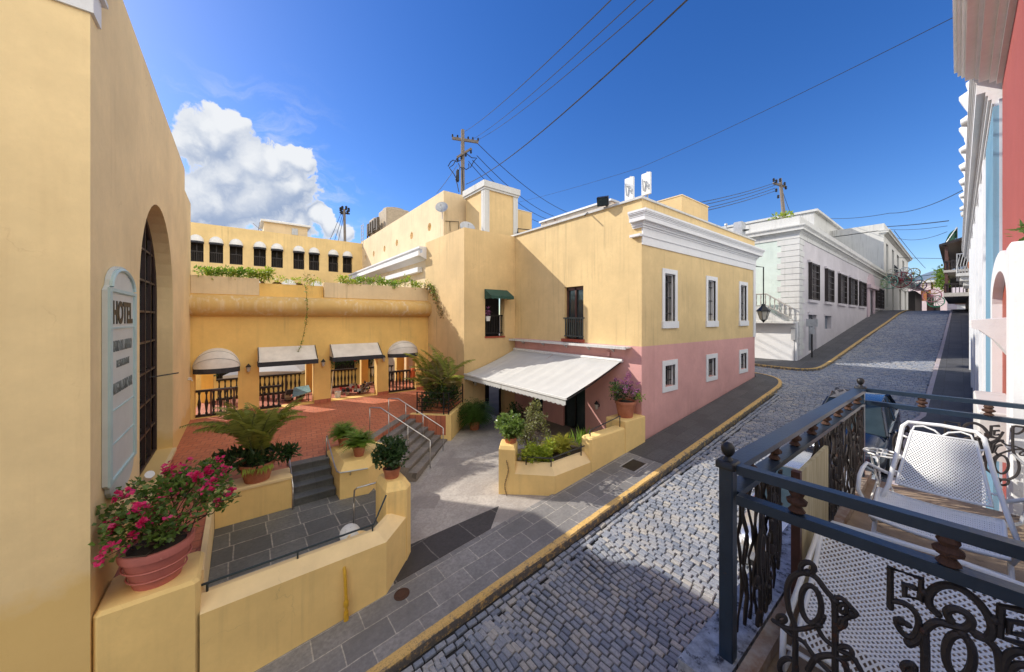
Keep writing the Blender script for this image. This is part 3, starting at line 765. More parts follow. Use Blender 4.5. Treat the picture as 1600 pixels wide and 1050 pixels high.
# --- arcade at the back of the terrace
ar = thing('arcade_building', 'long low yellow arcade across the back of the red terrace with a half round cornice', 'building', (3.5, 20, 1.7))
AOPS = [op(-1.42, -.05, 1.72, 4.5, 'arch', .8), op(.68, 2.79, 1.72, 4.42), op(3.5, 5.72, 1.72, 4.42), op(6.29, 7.85, 1.72, 4.5, 'arch', .75)]
mb = MB()
wall(mb, 'v', 18.8, -1, -1.54, 8.55, 1.0, 6.74, .55, AOPS)
for (a, b) in ((-1.54, -.9), (.0, .7), (2.8, 3.5), (5.7, 6.3), (7.85, 8.55)): mb.box(a+.1, b-.1, 22.2, 22.55, 1.7, 6.2)
mb.build('wall', M['yellow_arcade'], ar)
mb = MB(); mb.box(-3, 8.55, 19.35, 22.6, 6.2, 6.66); mb.build('roof', M['roof_grey'], ar)
mb = MB()
rg = [[(u_, 18.82 - .52*math.sin(PI*k/14), 6.27 - .44*math.cos(PI*k/14)) for k in range(15)] for u_ in [-1.54 + 10.12*i/30 for i in range(31)]]
mb.loft(rg, True, True); mb.build('half_round_cornice', stucco('tube_paint', (.66, .43, .15), streak=.9, dirt=(.74, .66, .52), var=.2), ar, True, 40)
mb = MB()
mb.box(-1.53, .68, 18.78, 19.3, 6.74, 7.47); mb.build('planter_box', M['yellow_pale'], ar)
mb = MB(); mb.box(3.22, 8.54, 18.78, 19.3, 6.745, 7.47); mb.build('planter_box', M['yellow_pale'], ar)
mb = MB(); mb.box(.69, 3.21, 19.0, 19.35, 6.745, 7.05); mb.box(.69, 3.21, 19.05, 19.3, 7.05, 7.3); mb.build('recessed_parapet', M['yellow_arcade'], ar)
for a, b in ((-.05, .68), (2.79, 3.5), (5.72, 6.29), (7.85, 8.52)):
    mb = MB(); mb.box(a+.003, b-.003, 18.775, 18.8, 1.7, 1.86); mb.build('skirting', M['tile_red'], ar)

# awnings
def wide_awning(a0, a1, z0, z1, proj, label):
    t = thing('awning', label, 'awning', ((a0+a1)/2, 18.8, z1), 'white awnings on the arcade')
    mb = MB(); n = 8
    top = [(a0 + (a1-a0)*k/n, 18.79, z1) for k in range(n+1)]; bot = [(a0 + (a1-a0)*k/n, 18.79-proj, z0+.10) for k in range(n+1)]
    rings = []
    for s in range(7):
        f = s/6; sag = .05*math.sin(PI*f)
        rings.append([(p[0], p[1]+(q[1]-p[1])*f, p[2]+(q[2]-p[2])*f - sag) for p, q in zip(top, bot)])
    mb.loft(rings, False, False)
    for a in (a0, a1): mb.face([(a, 18.79, z1), (a, 18.79-proj, z0+.10), (a, 18.79, z0+.10)])
    mb.build('canvas', M['awning'], t, True, 40)
    mb = MB(); mb.box(a0-.01, a1+.01, 18.79-proj-.015, 18.79-proj, z0-.1, z0+.10)
    mb.box(a0-.012, a0+.006, 18.79-proj, 18.78, z0-.1, z0+.10); mb.box(a1-.006, a1+.012, 18.79-proj, 18.78, z0-.1, z0+.10)
    mb.build('valance', M['valance'], t)
    for a in (a0+.02, a1-.02):
        mb = MB(); mb.tube([(a, 18.78, z1), (a, 18.8-proj, z0+.1)], .015, 5); mb.build('side_arm', M['iron'], t)
def dome_awning(a0, a1, z0, z1, proj, label, axis_c=18.8, white=None, group='white awnings on the arcade', back=.0, small=False):
    t = thing('awning', label, 'awning', ((a0+a1)/2, axis_c, z1), group)
    c = (a0+a1)/2; r = (a1-a0)/2; H = z1-z0; mb = MB(); n = 16; m_ = 6; rings = []
    for s in range(m_+1):
        th = PI/2*s/m_      # 0: against the wall arch, 90deg: horizontal front
        ring = []
        for k in range(n+1):
            ph = PI*k/n
            x = c - r*math.cos(ph); rad = math.sin(ph)
            ring.append((x, axis_c-.01 - proj*rad*math.sin(th), z0 + H*rad*math.cos(th)))
        rings.append(ring)
    mb.loft(rings, False, False); mb.build('canvas', white or M['awning'], t, True, 60)
    if not small:
        for s in (2, 4):
            mb = MB(); mb.tube([(p[0], p[1]-.006, p[2]+.004) for p in rings[s]], .012, 5); mb.build('hoop', M['awning_grey'], t)
    vr = [(p[0], p[1]-.005, z0) for p in rings[-1]]
    mb = MB(); mb.loft([vr, [(p[0], p[1], z0-.2*min(1, proj*2.2)) for p in vr]], False, False); mb.build('valance', M['valance'], t)
dome_awning(-1.47, .02, 3.72, 4.52, .55, 'large half dome white awning on the leftmost arch of the arcade')
wide_awning(.62, 2.84, 3.78, 4.47, .75, 'wide straight white awning with a vine end hanging above it')
wide_awning(3.45, 5.75, 3.80, 4.47, .75, 'wide straight white awning over the opening with stored clutter')
dome_awning(6.24, 7.9, 3.85, 4.52, .55, 'narrow half dome white awning beside the tall landing palm')
def wall_lantern(x, y, z, label, nd=(0, -1), s=1., group='small dark lanterns on the arcade piers'):
    t = thing('wall_lamp', label, 'lamp', (x, y, z), group)
    X, Y = x+nd[0]*.13*s, y+nd[1]*.13*s
    mb = MB(); mb.lathe((X, Y, z), [(.02*s, -.16*s), (.055*s, -.12*s), (.085*s, .06*s)], 8); mb.build('lantern_body', M['lamp_glass'], t)
    mb = MB(); mb.lathe((X, Y, z), [(.1*s, .06*s), (.1*s, .075*s), (.05*s, .15*s), (.012*s, .2*s)], 8)
    mb.tube([(x, y, z-.02*s), (X*.5+x*.5, Y*.5+y*.5, z+.0*s), (X, Y, z-.15*s)], .013*s, 5); mb.lathe((x, y, z), [(.045*s, -.06*s), (.045*s, .06*s)], 8); mb.build('lantern_cap', M['iron'], t)
wall_lantern(.3, 18.79, 3.6, 'dark lantern on the first arcade pier next to the large dome awning')
wall_lantern(3.15, 18.79, 3.6, 'dark lantern on the middle arcade pier between both straight awnings')
wall_lantern(6.0, 18.79, 3.62, 'dark lantern on the arcade pier left of the narrow dome awning')
BALP = [(.045, 0), (.045, .05), (.028, .08), (.05, .25), (.062, .34), (.03, .5), (.026, .62), (.045, .68), (.045, .72)]
def balustrade(a0, a1, y, z, h, label, n=None, mat=None, white=False):
    t = thing('balustrade', label, 'balustrade', ((a0+a1)/2, y, z), 'turned balustrades of the arcade')
    mt = mat or M['brown_dark']
    mb = MB(); mb.box(a0, a1, y-.07, y+.07, z+h-.09, z+h); mb.build('handrail', mt, t)
    mb = MB(); mb.box(a0, a1, y-.06, y+.06, z, z+.1); mb.build('bottom_rail', mt, t)
    n = n or int((a1-a0)/.19)
    for k in range(n):
        mb = MB(); mb.lathe((a0+(a1-a0)*(k+.5)/n, y, z+.1), [(r, zz/.72*(h-.19)) for r, zz in BALP], 8); mb.build('baluster', mt, t, True)
M['brown_dark'] = plain('dark_stained_wood', (.02, .013, .011), .45, .3, 8)
balustrade(-1.4, -.07, 18.98, 1.72, 1.1, 'dark turned balustrade filling the leftmost arch under the large dome awning')
balustrade(.72, 1.5, 18.98, 1.72, 1.0, 'short dark balustrade at the left side of the first wide opening')
balustrade(6.31, 7.83, 18.98, 1.72, 1.15, 'dark turned balustrade under the narrow dome awning')
balustrade(.75, 2.7, 22.4, 1.7, 1.05, 'dark courtyard balustrade seen through the first wide opening')
balustrade(3.5, 5.6, 22.4, 1.7, 1.05, 'dark courtyard balustrade behind the stored clutter')
balustrade(6.3, 7.8, 22.4, 1.7, 1.05, 'dark courtyard balustrade seen through the narrow arch')
balustrade(-.9, 0, 22.4, 1.7, 1.05, 'dark courtyard balustrade seen through the leftmost arch')
# wooden door leaf / gate in the first arch
gt = thing('wooden_gate', 'thin brown wooden gate frame standing before the leftmost balustrade', 'gate', (-.55, 18.85, 1.72))
mb = MB()
for a in (-.92, -.18): mb.box(a-.03, a+.03, 18.84, 18.88, 1.72, 2.8)
mb.box(-.92, -.18, 18.84, 18.88, 2.74, 2.8); mb.build('gate_frame', M['brown'], gt)
mb = MB()
for k in range(1, 7): mb.tube([(-.92+.74*k/7, 18.86, 1.8), (-.92+.74*k/7, 18.86, 2.74)], .01, 5)
mb.build('gate_bars', M['iron'], gt)

# inner courtyard: ground floor wing seen through the openings
cw = thing('courtyard_wing', 'yellow courtyard wing with dark rooms seen through the arcade openings', 'building', (3, 30, 0))
mb = MB()
wall(mb, 'v', 30.0, -1, -6, 9.9, -1.0, 5.6, .4, [op(-1.2+2.35*k, .35+2.35*k, 1.6, 4.6) for k in range(5)])
mb.build('wall', M['yellow_arcade'], cw)
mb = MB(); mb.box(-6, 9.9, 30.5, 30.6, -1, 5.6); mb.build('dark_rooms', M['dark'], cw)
mb = MB(); mb.box(-6, 9.9, 29.9, 33, 5.6, 5.9); mb.build('roof', M['roof_grey'], cw)
mb = MB()
for k in range(5):
    a0 = -1.2+2.35*k
    mb.box(a0, a0+1.55, 29.86, 29.9, 2.55, 2.62); mb.box(a0, a0+1.55, 29.86, 29.9, 1.65, 1.72)
    for j in range(11): mb.box(a0+.14*j, a0+.14*j+.03, 29.87, 29.9, 1.7, 2.56)
mb.build('railing', M['brown_dark'], cw)
mb = MB(); mb.box(-6, 9.9, 22.65, 30, -.6, -.5); struct(mb.build('courtyard_floor', M['tile_red']))
def parasol(x, y, z, r, h, label, rot=.4):
    t = thing('parasol', label, 'parasol', (x, y, z), 'courtyard parasols')
    n = 4; mb = MB(); top = (x, y, z+h+.75)
    ring = [(x+r*math.cos(rot+2*PI*k/n), y+r*math.sin(rot+2*PI*k/n), z+h) for k in range(n)]
    for k in range(n):
        p, q = ring[k], ring[(k+1) % n]; mm = tuple((p[i]+q[i])/2 for i in range(3)); mm = (mm[0], mm[1], mm[2]+.04)
        mb.face([top, p, mm]); mb.face([top, mm, q]); mb.face([p, mm, (mm[0], mm[1], mm[2]-.15), (p[0], p[1], p[2]-.15)]); mb.face([mm, q, (q[0], q[1], q[2]-.15), (mm[0], mm[1], mm[2]-.15)])
    mb.build('canopy', M['awning_grey'], t)
    mb = MB(); mb.tube([(x, y, z), (x, y, z+h+.8)], .03, 8); mb.build('pole', M['brown'], t)
parasol(2.2, 25.2, -.5, 2.1, 3.2, 'pale grey square parasol nearest the arcade balustrade', .3)
parasol(.9, 27.2, -.5, 1.9, 2.9, 'pale grey square parasol partly hidden behind the nearer one', .5)

# clutter stored in the third and second openings
def bucket(x, y, z, r, h, mat, label):
    t = thing('bucket', label, 'bucket', (x, y, z))
    mb = MB(); mb.lathe((x, y, z), [(r*.85, 0), (r, h), (r*.93, h), (r*.8, .02)], 12); mb.build('pail', mat, t, True, 40)
    mb = MB(); mb.tube([(x-r, y, z+h*.9), (x-r*.8, y-.05, z+h*1.3), (x+r*.8, y-.05, z+h*1.3), (x+r, y, z+h*.9)], .008, 5); mb.build('handle', M['steel'], t)
bucket(3.95, 19.5, 1.7, .16, .3, M['panel_white'], 'white plastic bucket standing at the left of the third opening')
bx = thing('plank', 'leaning pale wooden plank at the left jamb of the third opening', 'plank', (3.72, 19.6, 1.7))
mb = MB(); mb.beam((3.62, 19.5, 1.7), (3.85, 19.95, 3.0), .14, .03, (1, 0, 0)); mb.build('board', M['wood_pale'], bx)
def heap(name, label, cat, x, y, z, mats, n, sx, sy, sz, seed, small=.12):
    t = thing(name, label, cat, (x, y, z)); q = random.Random(seed)
    for k, m_ in enumerate(mats):
        mb = MB()
        for _ in range(n):
            a = x+q.uniform(-sx, sx); b = y+q.uniform(-sy, sy); w = q.uniform(.4, 1)*small; h = q.uniform(.5, 1.2)*small; c = z + q.uniform(0, sz)*(1-abs(a-x)/sx*.6)
            ang = q.uniform(0, PI); ca, sa = math.cos(ang)*w, math.sin(ang)*w
            B = [(a+ca, b+sa, c), (a-sa, b+ca, c+q.uniform(-.05, .05)), (a-ca, b-sa, c), (a+sa, b-ca, c)]
            mb.hexa(B, [(p[0]*.8+a*.2+q.uniform(-.04, .04), p[1]*.8+b*.2, p[2]+h) for p in B])
        mb.build('items', m_, t)
    return t
cloth_r = plain('red_cloth', (.42, .03, .03), .8, .3, 9); cloth_w = plain('white_cloth', (.62, .62, .6), .8, .2, 9); tealm = plain('teal_plastic', (.20, .34, .34), .4, .2)
heap('clutter_pile', 'pile of red and white bags and tools stacked in the third opening', 'clutter', 4.75, 19.95, 1.7, [cloth_r, cloth_w, M['iron'], M['wood_pale']], 9, .55, .3, .55, 3, .14)
heap('tool_stack', 'dark tools and small boxes against the right jamb of the third opening', 'clutter', 5.45, 19.8, 1.7, [M['iron'], M['brown'], M['steel']], 8, .22, .25, .85, 8, .12)
heap('folded_chairs', 'dark folded furniture with cushions behind the second opening', 'furniture', 2.0, 20.2, 1.7, [M['brown_dark'], M['brown'], M['wood_pale']], 9, .55, .35, .45, 12, .18)
tb = thing('folding_table', 'teal tarpaulin covered slanted table in the first wide opening', 'table', (2.35, 19.6, 1.7))
mb = MB(); mb.hexa([(1.95, 19.3, 2.0), (2.74, 19.4, 2.15), (2.74, 20.1, 2.35), (2.1, 20.1, 2.3)], [(1.95, 19.3, 2.04), (2.74, 19.4, 2.19), (2.74, 20.1, 2.39), (2.1, 20.1, 2.34)]); mb.build('cover', tealm, tb)
for p in ((2.0, 19.4), (2.65, 19.45), (2.2, 20.0), (2.65, 20.0)):
    mb = MB(); mb.tube([(*p, 1.7), (*p, 2.1)], .02, 6); mb.build('leg', M['brown'], tb)
hb = thing('hanging_vest', 'bright orange cloth hung on the balustrade of the narrow arch', 'cloth', (7.65, 18.9, 2.3))
mb = MB(); rg = []
for k in range(6):
    z = 2.95-.13*k; w = .10+.02*k
    rg.append([(7.66-w, 18.86-.02*k, z), (7.66, 18.80-.02*math.sin(k), z), (7.66+w, 18.86, z), (7.66, 18.92, z)])
mb.loft(rg, True); mb.build('cloth', plain('orange_cloth', (.62, .12, .03), .8, .2, 10), hb, True)

# --- building behind with rows of arched windows
fbd = thing('windowed_building', 'long yellow building behind the courtyard with a row of dark arched windows', 'building', (1, 40, 6))
FW = [-2.75, -1.52, -.22, 1.42, 2.69, 4.38, 5.64, 7.31, 8.6]
mb = MB()
ops_ = []
for x in [-5.6, -4.2] + FW: ops_ += [op(x-.44, x+.44, 10.35, 12.5, 'arch', .42), op(x-.44, x+.44, 6.9, 9.1, 'arch', .42)]
wall(mb, 'v', 38.0, -1, -9, 10.0, 1.0, 13.5, .45, ops_)
mb.box(-9, 10, 43.5, 44, 1, 13.5); mb.box(-9, -8.6, 38.45, 43.5, 1, 13.5)
mb.build('wall', stucco('yellow_far', (.78, .58, .27), streak=.3), fbd)
mb = MB(); mb.box(-9, 10, 38.5, 43.5, 12.9, 13.2); mb.build('roof', M['roof_grey'], fbd)
for x in FW:
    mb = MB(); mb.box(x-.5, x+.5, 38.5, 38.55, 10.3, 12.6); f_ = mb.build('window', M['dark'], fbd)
    mb = MB(); mb.box(x-.44, x+.44, 38.1, 38.14, 11.18, 11.24)
    for k in range(7): mb.box(x-.42+.14*k-.014, x-.42+.14*k+.014, 38.1, 38.13, 10.4, 11.2)
    mb.box(x-.44, x+.44, 38.08, 38.16, 10.36, 10.42); mb.box(x-.03, x+.03, 38.3, 38.36, 10.4, 12.1); mb.box(x-.44, x+.44, 38.3, 38.36, 11.9, 11.96)
    mb.build('railing', M['brown_dark'], f_)
ORD = ['first', 'second', 'third', 'fourth', 'fifth', 'sixth', 'seventh', 'eighth', 'ninth']
for k, x in enumerate(FW):
    dome_awning(x-.47, x+.47, 12.0, 12.55, .35, 'small white dome awning, %s from the left on the upper windows behind' % ORD[k], 38.0, M['panel_white'], 'small dome awnings of the far windows', small=True)
for k, x in enumerate((.9, 3.6, 5.9, 8.0)):
    dome_awning(x-.6, x+.6, 8.75, 9.35, .4, 'lower white dome awning just showing above the roof planters, %s from left' % ORD[k], 38.0, M['panel_white'], 'lower dome awnings behind the planters', small=True)
hut = thing('roof_hut', 'white rimmed rooftop stair hut on the long yellow building behind', 'hut', (3.5, 40, 13.5))
mb = MB(); mb.box(1.75, 5.2, 38.9, 42, 13.2, 14.55); mb.build('wall', M['yellow_pale'], hut)
mb = MB()
mb.loft([[(1.5, 38.6, 14.55), (5.45, 38.6, 14.55), (5.45, 42.2, 14.55), (1.5, 42.2, 14.55)], [(1.5, 38.6, 14.72), (5.45, 38.6, 14.72), (5.45, 42.2, 14.72), (1.5, 42.2, 14.72)], [(2.1, 39.6, 14.98), (4.9, 39.6, 14.98), (4.9, 41.5, 14.98), (2.1, 41.5, 14.98)]], True)
mb.build('roof', M['panel_white'], hut)
mb = MB(); mb.box(3.9, 4.4, 38.85, 38.9, 13.7, 14.3); mb.build('vent', M['galv'], hut)
an = thing('roof_aerial', 'thin crossed aerial beside the white rimmed roof hut', 'aerial', (1.3, 39, 13.5))
mb = MB(); mb.tube([(1.3, 39, 13.4), (1.45, 39, 14.5)], .02, 5); mb.tube([(.95, 39, 14.3), (1.6, 39, 13.7)], .015, 5); mb.build('mast', M['brown'], an)

# --- wall with portholes and the tower
pw = thing('porthole_building', 'tall cream building with a row of round recessed portholes above the courtyard', 'building', (12, 28, 6))
mb = MB()
PH = [21.76, 24.84, 27.9, 30.95, 34.05]
wall(mb, 'u', 10.0, -1, 19.7, 38.3, 5.0, 13.7, .3, [op(v-.26, v+.26, 11.57, 12.12, 'circ') for v in PH] + [op(36.5, 36.95, 11.57, 12.12, 'circ')])
mb.box(10.3, 13.0, 19.7, 20.0, 5, 13.7); mb.box(12.6, 13.0, 20, 38, 5, 13.7)
mb.build('wall', M['yellow_pale'], pw)
mb = MB(); mb.box(10.2, 12.8, 19.9, 38, 13.2, 13.45); mb.build('roof', M['roof_grey'], pw)
mb = MB()
for v in PH + [36.72]:
    mb.face([(10.16, v+.3*math.cos(2*PI*k/16), 11.845+.3*math.sin(2*PI*k/16)) for k in range(16)])
mb.build('porthole_backs', M['yellow_low'], pw)
wg = thing('courtyard_side_wing', 'cream side wing with a long white projecting gutter cornice above the roof plants', 'building', (9, 26, 6))
mb = MB(); mb.box(8.62, 9.99, 19.15, 38, 1.0, 9.3); mb.build('wall', M['yellow_pale'], wg)
mb = MB()
PRF = [(8.6, 9.15), (8.45, 9.2), (8.2, 9.32), (8.05, 9.34), (8.05, 9.62), (8.14, 9.62), (8.14, 9.5), (8.3, 9.5), (8.3, 9.72), (8.1, 9.78), (8.1, 9.88), (9.99, 9.88), (9.99, 9.15)]
mb.prism([(x, 19.0, z) for x, z in PRF], (0, 16.5, 0)); mb.build('gutter_cornice', M['white'], wg)
mb = MB(); mb.box(8.30, 8.6, 19.7, 25.5, 8.5, 8.78); mb.build('lower_band', M['white'], wg)
tw = thing('tower_building', 'square cream yellow tower block with a green hooded window', 'building', (10, 17, .6))
mb = MB()
wall(mb, 'v', 14.7, -1, 8.55, 11.69, .3, 10.14, .4, [op(9.76, 10.98, .66, 3.0), op(9.76, 10.98, 4.82, 7.0)])
mb.box(8.55, 8.95, 15.1, 19.15, .3, 10.14); mb.box(8.95, 11.69, 18.75, 19.15, .3, 10.14)
mb.build('wall', M['yellow_tower'], tw)
mb = MB(); mb.box(8.95, 11.69, 15.1, 18.75, 9.6, 9.85); mb.build('roof', M['roof_grey'], tw)
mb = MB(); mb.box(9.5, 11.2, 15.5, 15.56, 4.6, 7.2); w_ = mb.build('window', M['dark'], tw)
mb = MB(); mb.box(9.78, 10.98, 14.85, 14.9, 5.85, 5.92); mb.box(9.78, 10.98, 14.85, 14.9, 4.95, 5.0)
for k in range(8): mb.box(9.8+.16*k, 9.83+.16*k, 14.86, 14.89, 4.95, 5.9)
mb.build('railing', M['iron'], w_)
mb = MB(); mb.box(9.74, 11.0, 14.66, 15.1, 4.74, 4.82); mb.build('sill', M['red_paint'], tw)
mb = MB(); mb.box(9.5, 11.3, 16.6, 16.66, .3, 3.3); d_ = mb.build('doorway', M['dark'], tw)
mb = MB(); mb.box(10.9, 10.98, 15.0, 15.1, .66, 3.0); mb.build('door_post', M['brown_dark'], d_)
mb = MB(); mb.box(9.3, 11.6, 15.1, 17, .3, .665); mb.build('threshold', M['tile_red'], tw)
ga = thing('window_hood', 'small dark green canvas hood over the tower window', 'awning', (10.4, 14.7, 7.1))
mb = MB()
A0, A1 = 9.72, 11.15
for k in range(6):
    a, b = A0+(A1-A0)*k/6, A0+(A1-A0)*(k+1)/6
    mb.face([(a, 14.69, 7.22), (b, 14.69, 7.22), (b, 14.1, 6.86), (a, 14.1, 6.86)])
    mb.face([(a, 14.1, 6.86), (b, 14.1, 6.86), (b, 14.1, 6.74), ((a+b)/2, 14.1, 6.70), (a, 14.1, 6.74)])
for a in (A0, A1): mb.face([(a, 14.69, 7.22), (a, 14.1, 6.86), (a, 14.1, 6.72), (a, 14.69, 6.72)])
mb.build('canvas', M['green_awning'], ga)
# rooftop block with white corner trim
rb_ = thing('rooftop_block', 'small rooftop block with white corner strips and a white cornice', 'rooftop block', (12.5, 18, 10))
mb = MB(); mb.box(11.3, 13.7, 17.05, 19.2, 9.8, 13.3); mb.build('wall', M['yellow_tower'], rb_)
for x, y in ((11.25, 17.0), (13.4, 17.0)):
    mb = MB(); mb.box(x, x+.35, y, y+.12, 9.9, 13.3)
    if x < 12: mb.box(11.24, 11.36, 17.13, 17.35, 9.9, 13.3)
    mb.build('corner_strip', M['white_old'], rb_)
mb = MB(); mb.box(11.2, 13.8, 16.95, 19.3, 13.3, 13.42); mb.box(11.14, 13.86, 16.88, 19.35, 13.42, 13.78); mb.build('cornice', M['white_old'], rb_)
rb2 = thing('rooftop_box', 'plain low yellow rooftop box behind a thin metal frame', 'rooftop block', (14.6, 18, 10))
mb = MB(); mb.box(13.95, 15.35, 17.5, 18.6, 9.9, 12.75); mb.build('wall', M['yellow_tower'], rb2)
mb = MB(); mb.box(13.93, 15.37, 17.48, 18.62, 12.75, 12.8); mb.build('coping', M['white_old'], rb2)
fr = thing('metal_frame', 'thin dark metal bracket frame beside the low rooftop box', 'frame', (13.4, 16, 10.5))
mb = MB(); F4 = [(13.1, 16.2), (14.2, 15.9), (14.8, 16.6), (13.7, 17)]
mb.tube([(*p, 11.1) for p in F4], .03, 5, True)
for p in F4: mb.tube([(*p, 10.0), (*p, 11.1)], .025, 5)
mb.build('bars', M['iron'], fr)
# ================================================================ STREET BUILDINGS
def grille_window(parent, axis, c, nd, a0, a1, z0, z1, recess, frame_w, sill, frame_mat, bars=5, cross=3, open_side=False, label=None):
    """white surround standing proud of the wall, recessed dark pane, iron bars and sill"""
    fr = MB()
    for (b0, b1, y0, y1) in ((a0-frame_w, a0, z0-.0, z1+frame_w), (a1, a1+frame_w, z0-.0, z1+frame_w), (a0, a1, z1, z1+frame_w)):
        wbox(fr, axis, c, nd, b0, b1, y0, y1, -.035, .06)
    for (b0, b1) in ((a0, a0+.04), (a1-.04, a1)): wbox(fr, axis, c, nd, b0, b1, z0, z1, .062, recess)
    wbox(fr, axis, c, nd, a0+.041, a1-.041, z1-.04, z1, .062, recess)
    w = fr.build('window', frame_mat, parent)
    mb = MB(); wbox(mb, axis, c, nd, a0-.05, a1+.05, z0-.02, z1+.05, recess, recess+.03); mb.build('pane', M['glass'], w)
    mb = MB()
    for k in range(bars):
        a = a0 + (a1-a0)*(k+.5)/bars; p0 = wp(axis, c, nd, a, z0+.02, recess*.45); p1 = wp(axis, c, nd, a, z1-.02, recess*.45); mb.tube([p0, p1], .014, 5)
    for k in range(cross):
        z = z0 + (z1-z0)*(k+.5)/cross; wbox(mb, axis, c, nd, a0+.04, a1-.04, z-.018, z+.018, recess*.45-.012, recess*.45+.012)
    mb.build('bars', M['iron'], w)
    if sill:
        mb = MB(); wbox(mb, axis, c, nd, a0-frame_w-.03, a1+frame_w+.03, z0-.28, z0-.001, -.075, .3); mb.build('sill', frame_mat, w)
    else:
        mb = MB(); wbox(mb, axis, c, nd, a0-frame_w, a1+frame_w, z0-frame_w, z0-.001, -.035, .3); mb.build('sill', frame_mat, w)
    return w
# --- pink and yellow corner building
pb_ = thing('pink_yellow_building', 'two storey corner building, yellow above and pink below, with a white street cornice', 'building', (17, 12, 1.2))
SW = [(13.32, 14.13), (17.2, 18.03), (21.15, 21.98)]
up = MB(); lo = MB()
wall(up, 'v', 7.2, -1, 11.7, 23.3, 4.69, 9.66, .4, [op(a, b, 5.62, 7.53) for a, b in SW])
wall(lo, 'v', 7.2, -1, 11.7, 23.3, .0, 4.69, .4, [op(a, b, 2.99, 3.85) for a, b in SW])
wall(up, 'u', 11.7, -1, 7.6, 15.1, 4.69, 10.16, .4, [op(9.97, 11.06, 4.82, 7.15)])
up.box(11.7, 12.1, 7.2, 7.6, 9.66, 10.16); up.box(12.1, 23.3, 7.2, 7.5, 9.66, 10.16)
wall(lo, 'u', 11.7, -1, 7.6, 15.1, .2, 4.69, .4, [op(9.87, 11.17, .69, 3.35), op(12.53, 13.3, .69, 3.35)])
up.box(22.9, 23.3, 7.6, 14.8, 4.69, 10.16); lo.box(22.9, 23.3, 7.6, 14.8, 0, 4.69); up.box(12.1, 22.9, 14.5, 14.8, 4.69, 10.16); lo.box(12.1, 22.9, 14.5, 14.8, 0, 4.69)
up.build('upper_wall', stucco('yellow_street', (.70, .515, .25), streak=.32), pb_); lo.build('lower_wall', M['pink'], pb_)
mb = MB(); mb.box(12.1, 22.9, 7.5, 14.5, 9.5, 9.75); mb.build('roof', M['roof_grey'], pb_)
mb = MB(); mb.box(11.62, 12.14, 7.14, 15.1, 10.16, 10.24); mb.box(12.14, 23.36, 7.14, 7.55, 10.16, 10.23); mb.build('coping', M['white_old'], pb_)
mb = MB()
for z0, z1, p in [(8.47, 8.78, .04), (8.78, 8.83, .075), (8.83, 9.03, .055)] + prof(9.03, .63, .40):
    mb.box(11.7-(p if p > .08 else .0)+.001, 23.3+p, 7.2-p, 7.2 if p < .08 else 7.53, z0, z1)
mb.box(11.52, 11.7, 7.16, 7.6, 8.76, 8.85)
mb.build('cornice', M['white'], pb_)
mb = MB(); mb.box(23.02, 23.34, 7.155, 7.2, 4.69, 8.47); mb.build('corner_strip', M['white'], pb_)
for k, (a, b) in enumerate(SW):
    grille_window(pb_, 'v', 7.2, -1, a, b, 5.62, 7.53, .28, .19, True, M['white'], bars=(6, 2, 4)[k], cross=3)
    grille_window(pb_, 'v', 7.2, -1, a+.02, b-.0, 2.99, 3.85, .28, .2, False, M['white'], bars=5, cross=2)
# french door with small rail
mb = MB()
for a0, a1 in ((9.99, 10.07), (10.48, 10.56), (10.96, 11.04)): wbox(mb, 'u', 11.7, -1, a0, a1, 4.83, 7.13, .12, .18)
wbox(mb, 'u', 11.7, -1, 9.99, 11.04, 7.0, 7.13, .12, .18); wbox(mb, 'u', 11.7, -1, 9.99, 11.04, 5.55, 5.65, .12, .18)
fd = mb.build('french_door', M['brown'], pb_)
mb = MB(); wbox(mb, 'u', 11.7, -1, 9.9, 11.1, 4.8, 7.2, .2, .23); mb.build('pane', M['glass_sky'], fd)
mb = MB()
wbox(mb, 'u', 11.7, -1, 9.9, 11.13, 5.72, 5.78, -.04, .02); wbox(mb, 'u', 11.7, -1, 9.95, 11.08, 4.92, 4.97, -.03, .01)
for k in range(9): wbox(mb, 'u', 11.7, -1, 10.0+.125*k-.02, 10.0+.125*k+.02, 4.97, 5.72, -.03, .0)
mb.build('rail', plain('grey_green_paint', (.06, .075, .07), .5, .2), fd)
mb = MB(); wbox(mb, 'u', 11.7, -1, 9.9, 11.2, 4.70, 4.82, -.1, .3); mb.build('door_sill', M['red_paint'], fd)
for a0, a1, nm in ((9.87, 11.17, 'glass_door'), (12.53, 13.3, 'glass_door')):
    mb = MB()
    for a in (a0+.03, (a0+a1)/2, a1-.03): wbox(mb, 'u', 11.7, -1, a-.03, a+.03, .7, 3.34, .1, .16)
    wbox(mb, 'u', 11.7, -1, a0, a1, .7, .85, .101, .159)
    gd = mb.build(nm, M['iron'], pb_)
    mb = MB(); wbox(mb, 'u', 11.7, -1, a0-.02, a1+.02, .66, 3.4, .18, .2); mb.build('pane', M['glass_sky'], gd)
mb = MB(); mb.box(11.28, 11.69, 7.62, 14.68, 4.60, 4.655); mb.box(11.26, 11.30, 7.6, 14.69, 4.57, 4.67); mb.build('ledge', M['white_old'], pb_)
mb = MB()
for v in (8.4, 9.6, 10.9, 12.4, 13.9): mb.prism([(11.69, v, 4.6), (11.35, v, 4.6), (11.69, v, 4.4)], (0, .03, 0))
mb.build('ledge_brackets', M['white_old'], pb_)
up_ = thing('roof_upstand', 'rust stained white upstand along the left roof edge of the pink and yellow building', 'roof kerb', (12, 11, 10.2))
mb = MB(); mb.box(12.2, 12.6, 8.9, 13.2, 9.7, 10.62); mb.build('body', plain('rusty_white', (.60, .52, .42), .85, .15, 3, spots=((.30, .10, .03), 2.2, .6)), up_)
mb = MB(); mb.box(12.1, 12.7, 8.85, 13.25, 10.62, 10.7); mb.build('cap', M['galv'], up_)
